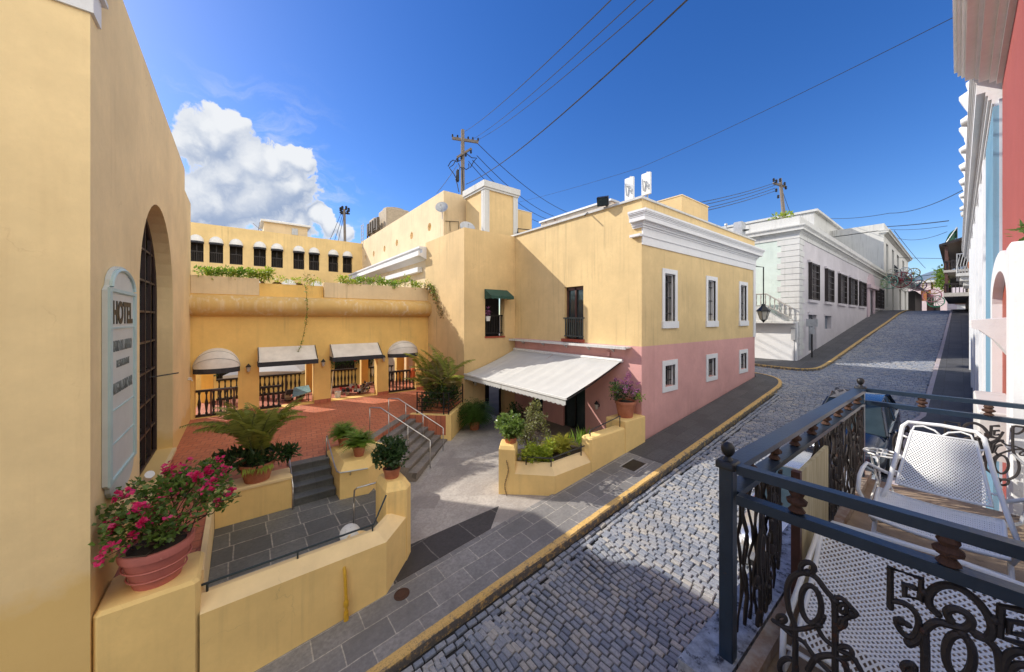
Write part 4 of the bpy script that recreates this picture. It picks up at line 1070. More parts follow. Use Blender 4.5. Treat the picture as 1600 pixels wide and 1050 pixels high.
fl = thing('floodlight', 'black square floodlight on the roof edge of the pink and yellow building', 'floodlight', (11.7, 8.6, 10.24))
mb = MB()
q_ = Matrix.Translation((11.45, 8.75, 10.42)) @ Matrix.Rotation(.5, 4, 'Z') @ Matrix.Rotation(-.5, 4, 'Y')
def mbox(mb, mt, sx, sy, sz): 
    P = [mt @ Vector((a*sx, b*sy, c*sz)) for c in (-1, 1) for a, b in ((-1, -1), (1, -1), (1, 1), (-1, 1))]; mb.hexa(P[:4], P[4:])
mbox(mb, q_, .12, .22, .17); mb.build('housing', M['iron'], fl)
mb = MB(); mbox(mb, q_ @ Matrix.Translation((-.125, 0, 0)), .006, .19, .14); mb.build('lens', M['glass_sky'], fl)
mb = MB(); mb.tube([(11.9, 8.75, 10.24), (11.6, 8.75, 10.3), (11.45, 8.75, 10.3)], .03, 6); mb.tube([(11.68, 9.7, 10.25), (11.3, 9.55, 10.0)], .025, 5); mb.build('bracket', M['iron'], fl)
# big folding arm awning
aw = thing('terrace_awning', 'large sloping pale grey two-part awning over the pink shop front', 'awning', (10.1, 11.3, 4))
A_T, A_B = (11.62, 4.08), (8.55, 3.06)
for nm, v0, v1 in (('canvas', 8.03, 11.62), ('canvas', 11.67, 14.62)):
    mb = MB(); rings = []
    for k in range(13):
        f = k/12; rings.append([(A_T[0]+(A_B[0]-A_T[0])*f, v0+(v1-v0)*j/20, A_T[1]+(A_B[1]-A_T[1])*f - .06*math.sin(PI*f) + .026*math.sin(j*1.9+v0)*math.sin(PI*f*.9)) for j in range(21)])
    mb.loft(rings, False, False); cv = mb.build(nm, M['awning_grey'], aw, True)
    mb = MB(); n = 16; y0 = v0
    w = (v1-v0)/n
    for k in range(n):
        a = v0+k*w; pts = [(8.54, a, 3.05)] + [(8.53-.004*j, a+w*j/6, 2.86-.05*math.sin(PI*j/6)) for j in range(7)] + [(8.54, a+w, 3.05)]
        mb.face(pts)
    mb.build('valance', M['awning_grey'], cv)
mb = MB(); mb.tube([(11.6, 7.95, 4.1), (11.6, 14.66, 4.1)], .07, 8); mb.build('roller', M['panel_white'], aw)
mb = MB(); mb.box(8.50, 8.56, 8.0, 14.65, 3.02, 3.09); mb.build('front_bar', M['panel_white'], aw)
for v in (8.06, 11.645, 14.5):
    mb = MB(); mb.tube([(11.6, v, 4.02), (10.2, v+.25, 3.3), (8.6, v, 3.0)], .022, 6); mb.build('arm', M['iron'], aw)
wall_lantern(9.1, 14.69, 2.6, 'dark lantern on the tower under the corner of the big awning', group='dark lanterns under the big awning')
wall_lantern(11.69, 9.15, 2.15, 'dark lantern on the pink wall beside the glass door', nd=(-1, 0), group='dark lanterns under the big awning')
eb = thing('alarm_box', 'small pink painted box on the pink wall under the ledge', 'box', (11.68, 8.6, 4.3))
mb = MB(); mb.cbox(11.58, 11.69, 8.55, 8.68, 4.22, 4.4, .012); mb.build('case', M['pink'], eb)
mb = MB(); mb.tube([(11.66, 8.61, 4.24), (11.66, 8.6, 4.05)], .012, 5); mb.build('cable', M['pink'], eb)
# roof things on the pink building
def antenna(x, y, z, h, label):
    t = thing('antenna_panel', label, 'antenna', (x, y, z), 'white antenna panels on the roof')
    mb = MB(); mb.tube([(x, y, z), (x, y, z+h+.1)], .04, 8); mb.build('mast', M['galv'], t)
    mb = MB(); mb.cbox(x-.16, x-.04, y-.24, y+.24, z+h-1.05, z+h, .02); mb.build('panel', M['panel_white'], t)
    mb = MB()
    for k in range(4): mb.tube([(x-.2, y-.2+.1*k, z+h-.85+.2*(k % 3)), (x-.26, y-.1+.07*k, z+h-.6+.1*k)], .03, 5)
    mb.box(x-.05, x+.1, y-.12, y+.12, z+h-.95, z+h-.85); mb.box(x-.05, x+.1, y-.12, y+.12, z+h-.25, z+h-.15); mb.build('clamps', M['galv'], t)
antenna(14.9, 9.75, 9.75, 2.75, 'left white antenna panel of the pair on the pink building roof')
antenna(15.7, 9.35, 9.75, 3.05, 'right taller white antenna panel of the pair on the pink building roof')
rb3 = thing('rooftop_block', 'plain cream rooftop block right of the antenna pair', 'rooftop block', (18.5, 10, 9.7))
mb = MB(); mb.box(17.6, 20.6, 8.6, 12.2, 9.75, 11.95); mb.build('wall', M['yellow_tower'], rb3)
mb = MB(); mb.box(17.57, 20.63, 8.57, 12.23, 11.95, 12.0); mb.build('coping', M['yellow_pale'], rb3)
ac = thing('air_conditioner', 'small cream air conditioner unit on the roof edge', 'air conditioner', (21.6, 8.6, 9.75))
mb = MB(); mb.cbox(21.2, 21.9, 8.2, 8.8, 9.9, 10.75, .04); mb.build('case', M['panel_white'], ac)
mb = MB()
for k in range(5): mb.box(21.18, 21.2, 8.28, 8.72, 10.35+.06*k, 10.38+.06*k)
mb.build('grille', M['iron'], ac)
mb = MB(); mb.box(21.2, 21.9, 8.2, 8.8, 9.75, 9.9); mb.build('base', M['yellow_low'], ac)
vp = thing('vent_pipe', 'thin dark vent pipe on the roof beside the air conditioner', 'pipe', (22.5, 8.4, 9.75))
mb = MB(); mb.tube([(22.5, 8.4, 9.75), (22.5, 8.4, 11.2)], .05, 8); mb.lathe((22.5, 8.4, 11.2), [(.09, 0), (.07, .1), (.01, .12)], 8); mb.build('pipe', M['galv'], vp)
an2 = thing('rooftop_cabinet', 'dark fan unit with white casing near the far roof corner', 'fan unit', (24, 9, 9.7))
mb = MB(); mb.cbox(24.4, 25.0, 8.2, 8.7, 10.1, 11.75, .04); mb.build('case', M['galv'], an2)
mb = MB(); mb.lathe((24.7, 8.15, 11.2), [(.24, -.0), (.24, .02)], 12); mb.tube([(24.45, 8.17, 11.2), (24.95, 8.17, 11.2)], .02, 5); mb.tube([(24.7, 8.45, 9.0), (24.7, 8.45, 10.1)], .06, 6); mb.build('fan', M['iron'], an2)
# street lantern hung on bracket at the far corner
sl = thing('street_lantern', 'black street lantern hanging on a long rod at the far pink building corner', 'lamp', (23.9, 7.0, 6))
lc = (24.25, 7.05, 5.95)
mb = MB(); mb.tube([(23.3, 7.3, 8.75), (24.25, 7.05, 8.75), (24.25, 7.05, 6.6)], .035, 6); mb.build('rod', M['iron'], sl)
mb = MB(); mb.lathe(lc, [(.10, -.32), (.16, -.28), (.30, .22)], 6); mb.build('lantern_glass', M['lamp_glass'], sl)
mb = MB(); mb.lathe(lc, [(.36, .2), (.37, .24), (.2, .42), (.12, .5), (.1, .62), (.02, .66)], 6); mb.lathe(lc, [(.02, -.46), (.08, -.36), (.18, -.30)], 6)
for k in range(6):
    a = 2*PI*k/6; mb.tube([(lc[0]+.165*math.cos(a), lc[1]+.165*math.sin(a), lc[2]-.29), (lc[0]+.305*math.cos(a), lc[1]+.305*math.sin(a), lc[2]+.22)], .015, 4)
mb.build('lantern_frame', M['iron'], sl)

# --- white street building
wb = thing('white_building', 'long single storey white street house with barred windows and mint side wall', 'building', (40, 10, 4))
WIN = [(31.2, 33.3), (36.0, 38.0), (40.8, 43.4), (45.6, 48.9), (51.6, 55.9), (62.9, 65.6), (67.2, 70.0)]
WIN = [(31.1, 33.3), (35.9, 38.1), (40.7, 43.5), (45.4, 48.8), (51.0, 54.3), (62.6, 65.3), (66.6, 69.2)]
mb = MB()
ops_ = [op(a, b, 7.05, 9.62) for a, b in WIN] + [op(57.3, 60.3, 4.5, 9.1)]
o2 = []
for o in ops_:
    o2.append(o)
o2 += [op(31.1, 33.3, 3.4, 6.0), op(35.9, 38.1, 4.9, 5.95)]
wall(mb, 'v', 6.4, -1, 28.7, 70.6, 1.5, 11.3, .4, o2)
mb.build('wall', M['blush'], wb)
mb = MB(); wall(mb, 'u', 28.7, -1, 6.8, 11.6, 1.5, 11.3, .4, []); mb.build('side_wall', M['mint'], wb)
mb = MB(); mb.box(29.1, 70.6, 6.8, 11.6, 10.9, 11.2); mb.build('roof', M['roof_grey'], wb)
mb = MB()
for z0, z1, p in [(11.0, 11.25, .05)] + prof(11.25, .55, .4): mb.box(28.7-p, 71+p*0, 6.4-p, 6.9, z0, z1)
for z0, z1, p in [(11.0, 11.25, .05)] + prof(11.25, .55, .4): mb.box(28.7-p, 29.2, 6.9, 11.6, z0, z1)
mb.build('cornice', M['white_old'], wb)
mb = MB(); mb.box(28.65, 71, 6.35, 6.8, 11.8, 12.42); mb.box(28.65, 29.1, 6.8, 11.6, 11.8, 12.42); mb.build('parapet', M['white_old'], wb)
mb = MB()
for k in range(20):
    z0 = 3.3+.385*k
    mb.box(28.655, 28.7, 6.4, 7.55 if k % 2 else 7.35, z0, z0+.35); mb.box(28.655, 29.9 if k % 2 else 29.5, 6.36, 6.4, z0, z0+.35)
mb.build('quoins', M['white_old'], wb)
mb = MB(); mb.box(28.45, 28.7, 6.45, 12, 2.5, 5.5); mb.build('plinth_wall', M['white'], wb)
mb = MB(); mb.box(28.0, 28.7, 7.9, 14, 5.5, 6.55); mb.prism([(28.0, 7.9, 5.5), (28.0, 6.9, 5.5), (28.0, 7.9, 6.2)], (.68, 0, 0)); mb.box(27.9, 28.7, 6.5, 14, 5.42, 5.56); mb.build('outside_stair', M['white_old'], wb)
for (a, b) in WIN:
    fr = MB(); wbox(fr, 'v', 6.4, -1, a-.25, b+.25, 9.62, 9.78, -.16, .2)
    f_ = fr.build('window', M['blush'], wb)
    mb = MB(); wbox(mb, 'v', 6.4, -1, a-.2, b+.2, 6.86, 7.05, -.14, .2); mb.build('sill', M['blush'], f_)
    mb = MB(); wbox(mb, 'v', 6.4, -1, a-.05, b+.05, 7.0, 9.7, .22, .26); mb.build('shutter', plain('louvre_brown', (.11, .085, .075), .6, .3) if a < 35 or a > 60 else plain('pale_shutter', (.30, .31, .34), .6, .2), f_)
    mb = MB(); n = 5
    for k in range(n): wbox(mb, 'v', 6.4, -1, a+(b-a)*(k+.5)/n-.025, a+(b-a)*(k+.5)/n+.025, 7.05, 9.6, -.15, -.11)
    for k in range(6): wbox(mb, 'v', 6.4, -1, a-.02, b+.02, 7.1+.48*k, 7.15+.48*k, -.17, -.12)
    for aa in (a, b): wbox(mb, 'v', 6.4, -1, aa-.04, aa+.04, 7.05, 9.62, -.2, .0)
    mb.build('bars', M['brown_dark'], f_)
mb = MB(); wbox(mb, 'v', 6.4, -1, 31.1, 33.3, 3.3, 6.0, .25, .3); dd = mb.build('door', plain('grey_door', (.14, .15, .17), .6, .2), wb)
mb = MB(); wbox(mb, 'v', 6.4, -1, 30.9, 33.5, 6.0, 6.2, -.08, .1); mb.build('lintel', M['blush'], dd)
mb = MB(); wbox(mb, 'v', 6.4, -1, 35.9, 38.1, 4.9, 5.95, .25, .3); dd = mb.build('small_window', plain('slate_window', (.18, .21, .25), .5, .2), wb)
mb = MB(); wbox(mb, 'v', 6.4, -1, 35.7, 38.3, 5.95, 6.12, -.06, .1); mb.build('lintel', M['blush'], dd)
mb = MB(); wbox(mb, 'v', 6.4, -1, 57.3, 60.3, 4.5, 9.1, .3, .34); dd = mb.build('portal_door', plain('lilac_door', (.45, .40, .44), .6, .1), wb)
mb = MB(); wbox(mb, 'v', 6.4, -1, 56.0, 57.3, 5.2, 9.2, -.12, .1); wbox(mb, 'v', 6.4, -1, 60.3, 61.6, 5.4, 9.2, -.12, .1); wbox(mb, 'v', 6.4, -1, 55.6, 62, 9.2, 9.6, -.4, .1)
mb.prism([wp('v', 6.4, -1, a, z, -.1) for a, z in ((56, 9.6), (61.6, 9.6), (61, 10.4), (59.9, 10.9), (58.8, 11.0), (57.7, 10.9), (56.6, 10.4))], (0, .1, 0)); mb.build('portal', stucco('pink_portal', (.55, .44, .47), streak=.2), dd)
mt = thing('meter_box', 'grey meter box on a thin pole at the corner of the white building', 'meter box', (28.5, 6.4, 4))
mb = MB(); mb.cbox(28.2, 28.44, 6.45, 6.7, 4.35, 5.15, .02); mb.build('case', M['galv'], mt)
mb = MB(); mb.tube([(28.35, 6.55, 2.9), (28.35, 6.55, 4.4)], .03, 6); mb.build('pipe', M['galv'], mt)
mt = thing('sign_post', 'dark square sign on a pole standing by the grey door of the white house', 'sign', (29.8, 5.9, 3.1))
mb = MB(); mb.tube([(30.0, 6.0, 3.1), (30.0, 6.0, 5.75)], .045, 6); mb.build('post', M['iron'], mt)
mb = MB(); mb.cbox(29.95, 30.05, 5.7, 6.3, 5.2, 5.7, .01); mb.cbox(29.8, 30.2, 5.9, 6.1, 4.7, 5.15, .02); mb.build('plate', M['galv'], mt)
rl = thing('stair_railing', 'dark outside stair railing with turned posts beside the mint wall', 'railing', (28, 9, 5.6))
mb = MB(); mb.tube([(28.05, 12, 7.4), (28.05, 8.0, 7.4), (28.05, 6.6, 6.4)], .05, 6); mb.tube([(28.05, 12, 6.62), (28.05, 8.0, 6.62), (28.05, 6.6, 5.75)], .04, 6); mb.build('rails', M['roof_grey'], rl)
for k in range(14):
    v = 6.75+.26*k; zb = 6.62 if v > 8 else 6.62-(8-v)*.62; 
    mb = MB(); mb.lathe((28.05, v, zb), [(.025, 0), (.05, .2), (.025, .4), (.045, .6), (.03, .74)], 6); mb.build('post', M['roof_grey'], rl)
# --- second white building, two storeys
w2 = thing('white_upper_building', 'two storey stained white house uphill beyond the long white house', 'building', (90, 12, 6))
mb = MB(); 
ops_ = [op(a, b, 12.2, 16.6) for a, b in ((73.2, 75.8), (80.5, 83.2), (87.5, 90.5), (97, 100.5))] + [op(73.2, 75.8, 7.4, 10.8), op(80.5, 83.2, 6.8, 10.8), op(91.5, 94.5, 6.8, 11.0), op(101, 105, 6.8, 11.0)]
wall(mb, 'v', 6.4, -1, 70.62, 109, 5, 18.0, .4, ops_); mb.box(70.62, 71.0, 6.8, 24, 5, 18.0); mb.box(108.6, 109, 6.8, 24, 5, 18)
mb.build('wall', M['white_old'], w2)
mb = MB()
for z0, z1, p in prof(17.4, .7, .6): mb.box(70.62-p*.4, 109+p, 6.4-p, 6.9, z0, z1)
mb.build('cornice', M['white_old'], w2)
mb = MB(); mb.box(70.6, 109.1, 6.35, 24, 18.1, 19.0); mb.build('parapet', M['white_old'], w2)
for a, b, z0, z1 in ((73.2, 75.8, 12.2, 16.6), (80.5, 83.2, 12.2, 16.6), (87.5, 90.5, 12.2, 16.6), (97, 100.5, 12.2, 16.6), (73.2, 75.8, 7.4, 10.8), (80.5, 83.2, 6.8, 10.8), (91.5, 94.5, 6.8, 11), (101, 105, 6.8, 11)):
    mb = MB(); wbox(mb, 'v', 6.4, -1, a, b, z0, z1, .3, .34); mb.build('shutter', plain('shutter_grey', (.16, .17, .19), .7, .2) if z0 > 12 else M['roof_grey'], w2)
mb = MB()
for a, b in ((72.4, 76.6), (79.5, 84.2), (86, 101.5)):
    wbox(mb, 'v', 6.4, -1, a, b, 11.9, 12.1, -.9, 0); wbox(mb, 'v', 6.4, -1, a, b, 13.2, 13.28, -.9, -.84)
    n = int((b-a)/.35)
    for k in range(n+1): wbox(mb, 'v', 6.4, -1, a+(b-a)*k/n-.03, a+(b-a)*k/n+.03, 12.1, 13.2, -.89, -.85)
mb.build('balconies', M['iron'], w2)
# --- white back building peeking above
w3 = thing('white_back_building', 'white flat block with small dark windows rising behind the long white house', 'building', (62, 16, 6))
mb = MB(); wall(mb, 'v', 12.0, -1, 61.2, 90, 6, 20.2, .4, [op(64+3.0*k, 65.6+3.0*k, 16.6, 18.4) for k in range(7)]); mb.box(61.2, 61.6, 12.4, 30, 6, 20.2); mb.build('wall', M['white_old'], w3)
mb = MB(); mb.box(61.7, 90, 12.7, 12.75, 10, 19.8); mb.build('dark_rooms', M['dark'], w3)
mb = MB(); mb.box(61.0, 90.3, 11.6, 30, 20.2, 20.5); mb.build('roof', M['white_old'], w3)
# --- far end of the street
sh = thing('shed_building', 'dark low house with a sloping porch roof past the white upper house', 'house', (118, 6, 7))
mb = MB(); mb.box(112, 134, 5.6, 12, 5, 11.6); mb.build('wall', plain('dark_house', (.06, .05, .045), .8, .3), sh)
mb = MB(); mb.prism([(110, 5.6, 13.2), (110, 3.6, 11.0), (110, 3.6, 10.8), (110, 5.6, 12.8)], (27, 0, 0)); mb.prism([(110, 5.61, 13.2), (110, 12, 15), (110, 12, 14.6), (110, 5.61, 12.8)], (27, 0, 0)); mb.build('roof', plain('metal_roof', (.22, .23, .27), .5, .2), sh)
for k in range(8):
    mb = MB(); mb.box(111+3.2*k, 111.3+3.2*k, 3.7, 4.0, 6, 11); mb.build('post', M['brown'], sh)
eb_ = thing('end_house', 'pale pink house closing the far end of the street with an orange shuttered window', 'house', (150, 2, 6))
mb = MB(); wall(mb, 'u', 148, -1, -8, 26, 5, 15.6, .4, [op(4.2, 6.4, 10.6, 13.6), op(3.0, 4.6, 6.5, 9.2), op(-5.5, -.5, 6.0, 9.6)]); mb.build('wall', stucco('faded_pink', (.62, .50, .50), streak=.4), eb_)
mb = MB(); mb.box(147.6, 149, -8.3, 26.3, 15.6, 16.2); mb.box(148.4, 160, -8, 26, 15.0, 15.3); mb.build('cornice', M['white_old'], eb_)
mb = MB(); mb.box(148.3, 148.4, 4.1, 6.5, 10.5, 13.7); mb.build('shutter', plain('orange_shutter', (.35, .13, .03), .6, .3), eb_)
mb = MB(); mb.box(148.3, 148.4, 2.9, 4.7, 6.4, 9.3); mb.build('doorway', M['dark'], eb_)
mb = MB(); mb.box(148.3, 148.4, -5.6, -.4, 5.9, 9.7); mb.build('garage_door', M['panel_white'], eb_)
mb = MB(); mb.box(147.9, 148.0, -5.9, -.1, 9.6, 10.3); mb.box(147.9, 148, -5.9, -5.5, 6, 9.6); mb.box(147.9, 148, -.5, -.1, 6, 9.6); mb.build('garage_frame', M['brown'], eb_)
ph = thing('pale_house', 'pale lilac house wall to the right of the end house', 'house', (128, -4, 6))
mb = MB(); wall(mb, 'u', 128, -1, -12, 1.6, 5, 13.4, .4, [op(-3.6, .2, 6.2, 9.0)]); mb.box(128.4, 140, 1.2, 1.6, 5, 13.4); mb.build('wall', stucco('lilac_wall', (.62, .55, .58), streak=.25), ph)
mb = MB(); mb.box(128.3, 128.36, -3.7, .3, 6.1, 9.1); mb.build('door', M['panel_white'], ph)
mb = MB(); mb.box(127.9, 128, -4.0, .5, 9.0, 9.5); mb.box(127.9, 128, -1.8, -1.6, 6.2, 9.0); mb.build('door_frame', M['brown'], ph)
# distant hill
mb = MB(); rings = []
for k in range(25):
    v = -900+80*k; h = 210 + 60*math.sin(k*.9)+30*math.sin(k*2.3)
    rings.append([(1500, v, -20), (1650, v, h*.6), (1900, v, h), (2300, v, h*.5), (2600, v, -20)])
mb.loft(rings, False, False); struct(mb.build('hills', plain('hill_blue', (.10, .14, .19), .9, .3, .01, bmp=0), None, True))

# --- right side of the street
rh = thing('red_house', 'red walled house on the right with white door surround and heavy white cornice', 'house', (7, -2, 0))
mb = MB(); mb.box(5.6, 10.0, -.899, -.45, 0, 10.0); mb.build('wall', M['red_wall'], rh)
mb = MB(); mb.box(1.2, 5.6, -.899, -.45, 0, 10.0); mb.build('white_wall', M['white'], rh)
mb = MB()
for z0, z1, p in [(9.66, 9.72, .06), (9.72, 9.78, .13), (9.78, 9.84, .24), (9.84, 9.88, .28), (9.88, 9.95, .38), (9.95, 10.0, .42), (10.0, 10.08, .46), (10.08, 10.5, .5), (10.5, 10.58, .47), (10.58, 11.2, .3)]: mb.box(-2, 10.02, -1.2, -.45+p, z0, z1)
mb.build('cornice', stucco('cornice_white', (.82, .81, .79), streak=.3, dirt=(.4, .38, .35)), rh)
mb = MB(); mb.box(3.2, 9.9, -8.6, -1.0, 10.0, 10.6); mb.box(-6, 3.2, -8.6, -.9, -1, 9.6); mb.build('roof', M['roof_grey'], rh)
mb = MB(); mb.cbox(4.98, 5.34, -.62, -.26, 3.9, 6.35, .015); mb.build('pier', M['white'], rh)
mb = MB()
AR = [(6.3, 3.9), (6.3, 6.1)] + [(8.1-1.8*math.cos(PI*k/14), 6.1+.5*math.sin(PI*k/14)) for k in range(1, 14)] + [(9.9, 6.1), (9.9, 3.9)]
IN = [(6.75, 3.9), (6.75, 5.95)] + [(8.1-1.35*math.cos(PI*k/14), 5.95+.4*math.sin(PI*k/14)) for k in range(1, 14)] + [(9.45, 5.95), (9.45, 3.9)]
for k in range(len(AR)-1):
    mb.hexa([(AR[k][0], -.45, AR[k][1]), (AR[k+1][0], -.45, AR[k+1][1]), (IN[k+1][0], -.45, IN[k+1][1]), (IN[k][0], -.45, IN[k][1])],
            [(AR[k][0], -.33, AR[k][1]), (AR[k+1][0], -.33, AR[k+1][1]), (IN[k+1][0], -.33, IN[k+1][1]), (IN[k][0], -.33, IN[k][1])])
dr = mb.build('door_surround', M['white'], rh)
mb = MB(); mb.prism([(x, -.445, z) for x, z in IN], (0, .02, 0)); mb.build('door', M['red_paint'], dr)
mb = MB(); mb.prism([(7.2, -.45, 5.5), (7.2, -.42, 5.2), (7.2, -.3, 5.42), (7.2, -.16, 5.58), (7.2, -.10, 5.6), (7.2, -.10, 5.7), (7.2, -.45, 5.74)], (1.6, 0, 0)); mb.build('ledge', M['white'], rh)
mb = MB(); mb.cbox(7.0, 8.9, -.449, -.14, 4.05, 4.62, .02); mb.build('neighbour_parapet', M['white_old'], rh)
lp = thing('ledge_plant', 'small green plant sprouting on top of the white pier', 'plant', (5.1, -.4, 6.35))
bh = thing('blue_house', 'white and pale blue house next to the red house with a blue corner strip', 'house', (18, -3, 1))
mb = MB(); mb.box(10.02, 36, -.9, -.42, .5, 9.4); mb.build('wall', M['paleblue'], bh)
mb = MB(); mb.box(10.03, 12.6, -.42, -.36, .5, 9.3); mb.build('corner_strip', M['blue_wall'], bh)
for u_ in (13.2, 15.5, 18.5, 21.8, 25.5, 29.5):
    mb = MB(); mb.box(u_, u_+.5, -.42, -.34, 1.2, 9.3); mb.build('pilaster', M['white'], bh)
for k, u_ in enumerate((14.2, 17, 20, 23.8, 27.6)):
    mb = MB(); mb.box(u_, u_+.9, -.419, -.38, 5.6, 8.2); mb.build('window', plain('blue_shutter', (.12, .22, .32), .6, .2), bh)
mb = MB()
for z0, z1, p in prof(9.3, .8, .3): mb.box(10.1, 36.1, -1, -.42+p, z0, z1)
mb.build('cornice', M['white'], bh)
mb = MB(); mb.box(12, 36, -.9, -.5, 10.1, 10.45); mb.build('parapet', M['white'], bh)
for u_ in (12.9, 15.0, 16.8, 18.6, 20.6, 23.0):
    mb = MB(); mb.lathe((u_, -.33, 10.1), [(.3, 0), (.32, .1), (.18, .2), (.3, .5), (.34, .62), (.2, .72), (.24, .9), (.05, 1.0)], 10); mb.build('finial', M['white'], bh, True)
mb = MB(); mb.box(10.1, 36, -9, -.9, 9.0, 9.3); mb.build('roof', M['roof_grey'], bh)
oh = thing('ornate_house', 'ornate white house uphill with rounded balconies on the right side', 'house', (44, -3, 4))
mb = MB(); mb.box(36.2, 58, -1.6, -.8, 3, 16.6); mb.build('wall', M['white'], oh)
for k, (u_, z) in enumerate(((39.5, 15.2), (45, 15.3), (52, 15.3))):
    mb = MB(); mb.lathe((u_, -.8, z), [(.15, -1.0), (.3, -.8), (.34, -.62), (.5, -.5), (.52, -.34), (.66, -.2), (.7, .1)], 16, 1.6, 1); mb.build('balcony_corbel', M['white_old'], oh, True, 30)
mb = MB(); mb.box(37, 42, -.8, .1, 8.5, 8.7); mb.box(37.2, 41.8, -.8, -.05, 8.2, 8.5); mb.box(37.4, 41.6, -.8, -.2, 7.9, 8.2); mb.build('balcony_slab', M['white_old'], oh)
mb = MB()
for k in range(34): 
    u_ = 37+.146*k; mb.tube([(u_, .06, 8.7), (u_+.15, .06, 9.2), (u_-.05, .06, 9.9)], .03, 4)
for k in range(7):
    v_ = -.76+.12*k; mb.tube([(37.02, v_, 8.7), (37.02, v_+.08, 9.2), (37.02, v_-.03, 9.9)], .02, 4)
mb.beam((37, .06, 9.95), (42, .06, 9.95), .06, .06); mb.beam((37.02, -.8, 9.95), (37.02, .06, 9.95), .06, .06); mb.build('balcony_rail', M['galv'], oh)
mb = MB()
for z0, z1, p in prof(16.6, 1.0, .5): mb.box(36.2, 58.5, -1.6, -.8+p, z0, z1)
mb.build('cornice', M['white'], oh)
bb = thing('wooden_balcony_house', 'house with a dark wooden roofed balcony on posts over the pavement', 'house', (66, -2, 6))
mb = MB(); mb.box(60, 95, -2.2, -.7, 5, 15.6); mb.build('wall', plain('cream_wall', (.55, .48, .42), .8, .2), bb)
mb = MB(); mb.box(60.5, 66, -.7, -.66, 11.2, 13.2); mb.build('shutters', plain('orange_wall', (.50, .17, .07), .8, .2), bb)
mb = MB(); mb.box(60, 90, -.7, 1.0, 8.1, 8.5); mb.box(60, 90, -.7, 1.0, 10.7, 10.95); mb.build('balcony_floor', M['roof_grey'], bb)
mb = MB(); mb.prism([(59.5, 1.3, 13.5), (59.5, -.7, 14.1), (59.5, -.7, 14.4), (59.5, 1.3, 13.75)], (31, 0, 0)); mb.build('balcony_roof', M['brown_dark'], bb)
for u_ in (60.2, 66, 72, 80, 89):
    mb = MB(); mb.box(u_, u_+.25, .7, .92, 8.5, 13.6); mb.build('post', M['brown'], bb)
mb = MB()
for z in (8.5, 10.95):
    mb.box(60, 90, .92, .99, z+.9, z+1.0); mb.box(60, 90, .92, .99, z+.1, z+.18)
    for k in range(60): mb.box(60+.5*k, 60.1+.5*k, .93, .98, z+.1, z+.9)
    mb.box(60.0, 60.08, -.7, .92, z+.9, z+1.0)
    for k in range(6): mb.box(60.0, 60.08, -.6+.25*k, -.54+.25*k, z, z+.9)
mb.build('balustrade', M['brown_dark'], bb)
tp = thing('green_tarp', 'bright green tarpaulin draped above the wooden balcony roof', 'tarpaulin', (66, 1, 16))
mb = MB(); rg = []
for k in range(9):
    u_ = 60.5+k*1.0; rg.append([(u_, .9-.8*j/6, 14.0+1.5*math.sin(PI*.5*j/6)+.12*math.sin(k*1.7+j)) for j in range(7)])
mb.loft(rg, False, False); mb.build('sheet', plain('green_sheet', (.01, .30, .19), .6, .15), tp, True)
mb = MB(); mb.tube([(60.5, .9, 13.8), (60.5, .1, 15.5), (68.5, .1, 15.5), (68.5, .9, 13.8)], .05, 5); mb.build('hoop', M['galv'], tp)
bp = thing('balcony_plants', 'green shrubs growing on the far wooden balcony', 'plant', (75, 1.6, 12))
# ================================================================ BALCONY, CHAIRS, CARS
CA, SA = math.cos(math.radians(52)), math.sin(math.radians(52))
def P3(x, y, d):
    """world point d metres in front of the lens along a photo direction, used to set distant things at true range"""
    l = (x-800)/545*d; return Vector((l*SA+d*CA, -l*CA+d*SA, CAMZ+(498-y)/545*d))
def onu(x, y, u):
    p = P3(x, y, 1.0); k = u/p.x; return (u, p.y*k, CAMZ+(p.z-CAMZ)*k)
bal = thing('balcony', 'rusty stone balcony with navy painted rails and cast iron scroll panels', 'balcony', (3.3, 0, 4.12))
slabm = plain('balcony_stone', (.28, .20, .13), .9, .3, 4, bmp=.6, bscale=30, col2=(.36, .27, .19), spots=((.10, .07, .05), 4.5, .56))
mb = MB(); mb.box(1.62, 4.98, -.44, .74, 3.93, 4.12); mb.build('floor', slabm, bal)
mb = MB(); mb.box(1.6, 5.0, .62, .80, 3.90, 4.15); mb.box(1.56, 1.62, -.44, .62, 3.90, 4.15); mb.build('floor_edge', plain('speckled_marble', (.30, .32, .36), .7, .5, 18, bmp=.3, spots=((.03, .03, .04), 16, .52)), bal)
mb = MB(); mb.box(1.66, 4.94, .53, .59, 4.14, 4.2); mb.box(1.72, 1.78, -.44, .53, 4.14, 4.19); mb.build('base_rail', plain('rust_orange', (.34, .14, .045), .85, .5, 9, col2=(.36, .33, .28), bmp=.4), bal)
for (x, y) in ((1.79, .66), (4.75, .585)):
    h = .029
    mb = MB(); mb.cbox(x-h, x+h, y-h, y+h, 4.12, 5.03, .004); po = mb.build('post', M['navy'], bal)
    mb = MB(); mb.cbox(x-h-.012, x+h+.012, y-h-.012, y+h+.012, 5.03, 5.065, .008)
    mb.lathe((x, y, 5.065), [(.022, 0), (.016, .01), (.011, .016), (.018, .022), (.027, .038), (.029, .05), (.027, .063), (.017, .077), (.002, .082)], 14); mb.build('finial', M['iron'], po, True, 40)
def rail(p, q, w, h, name='rail', mat=None):
    mb = MB(); mb.beam(p, q, w, h); return mb.build(name, mat or M['navy'], bal)
rail((1.82, .66, 5.03), (4.72, .585, 5.03), .085, .03, 'handrail'); rail((1.82, .66, 4.905), (4.72, .585, 4.905), .075, .028)
rail((1.795, .62, 5.035), (1.83, -.45, 5.035), .045, .04, 'handrail'); rail((1.795, .62, 4.90), (1.83, -.45, 4.90), .05, .042)
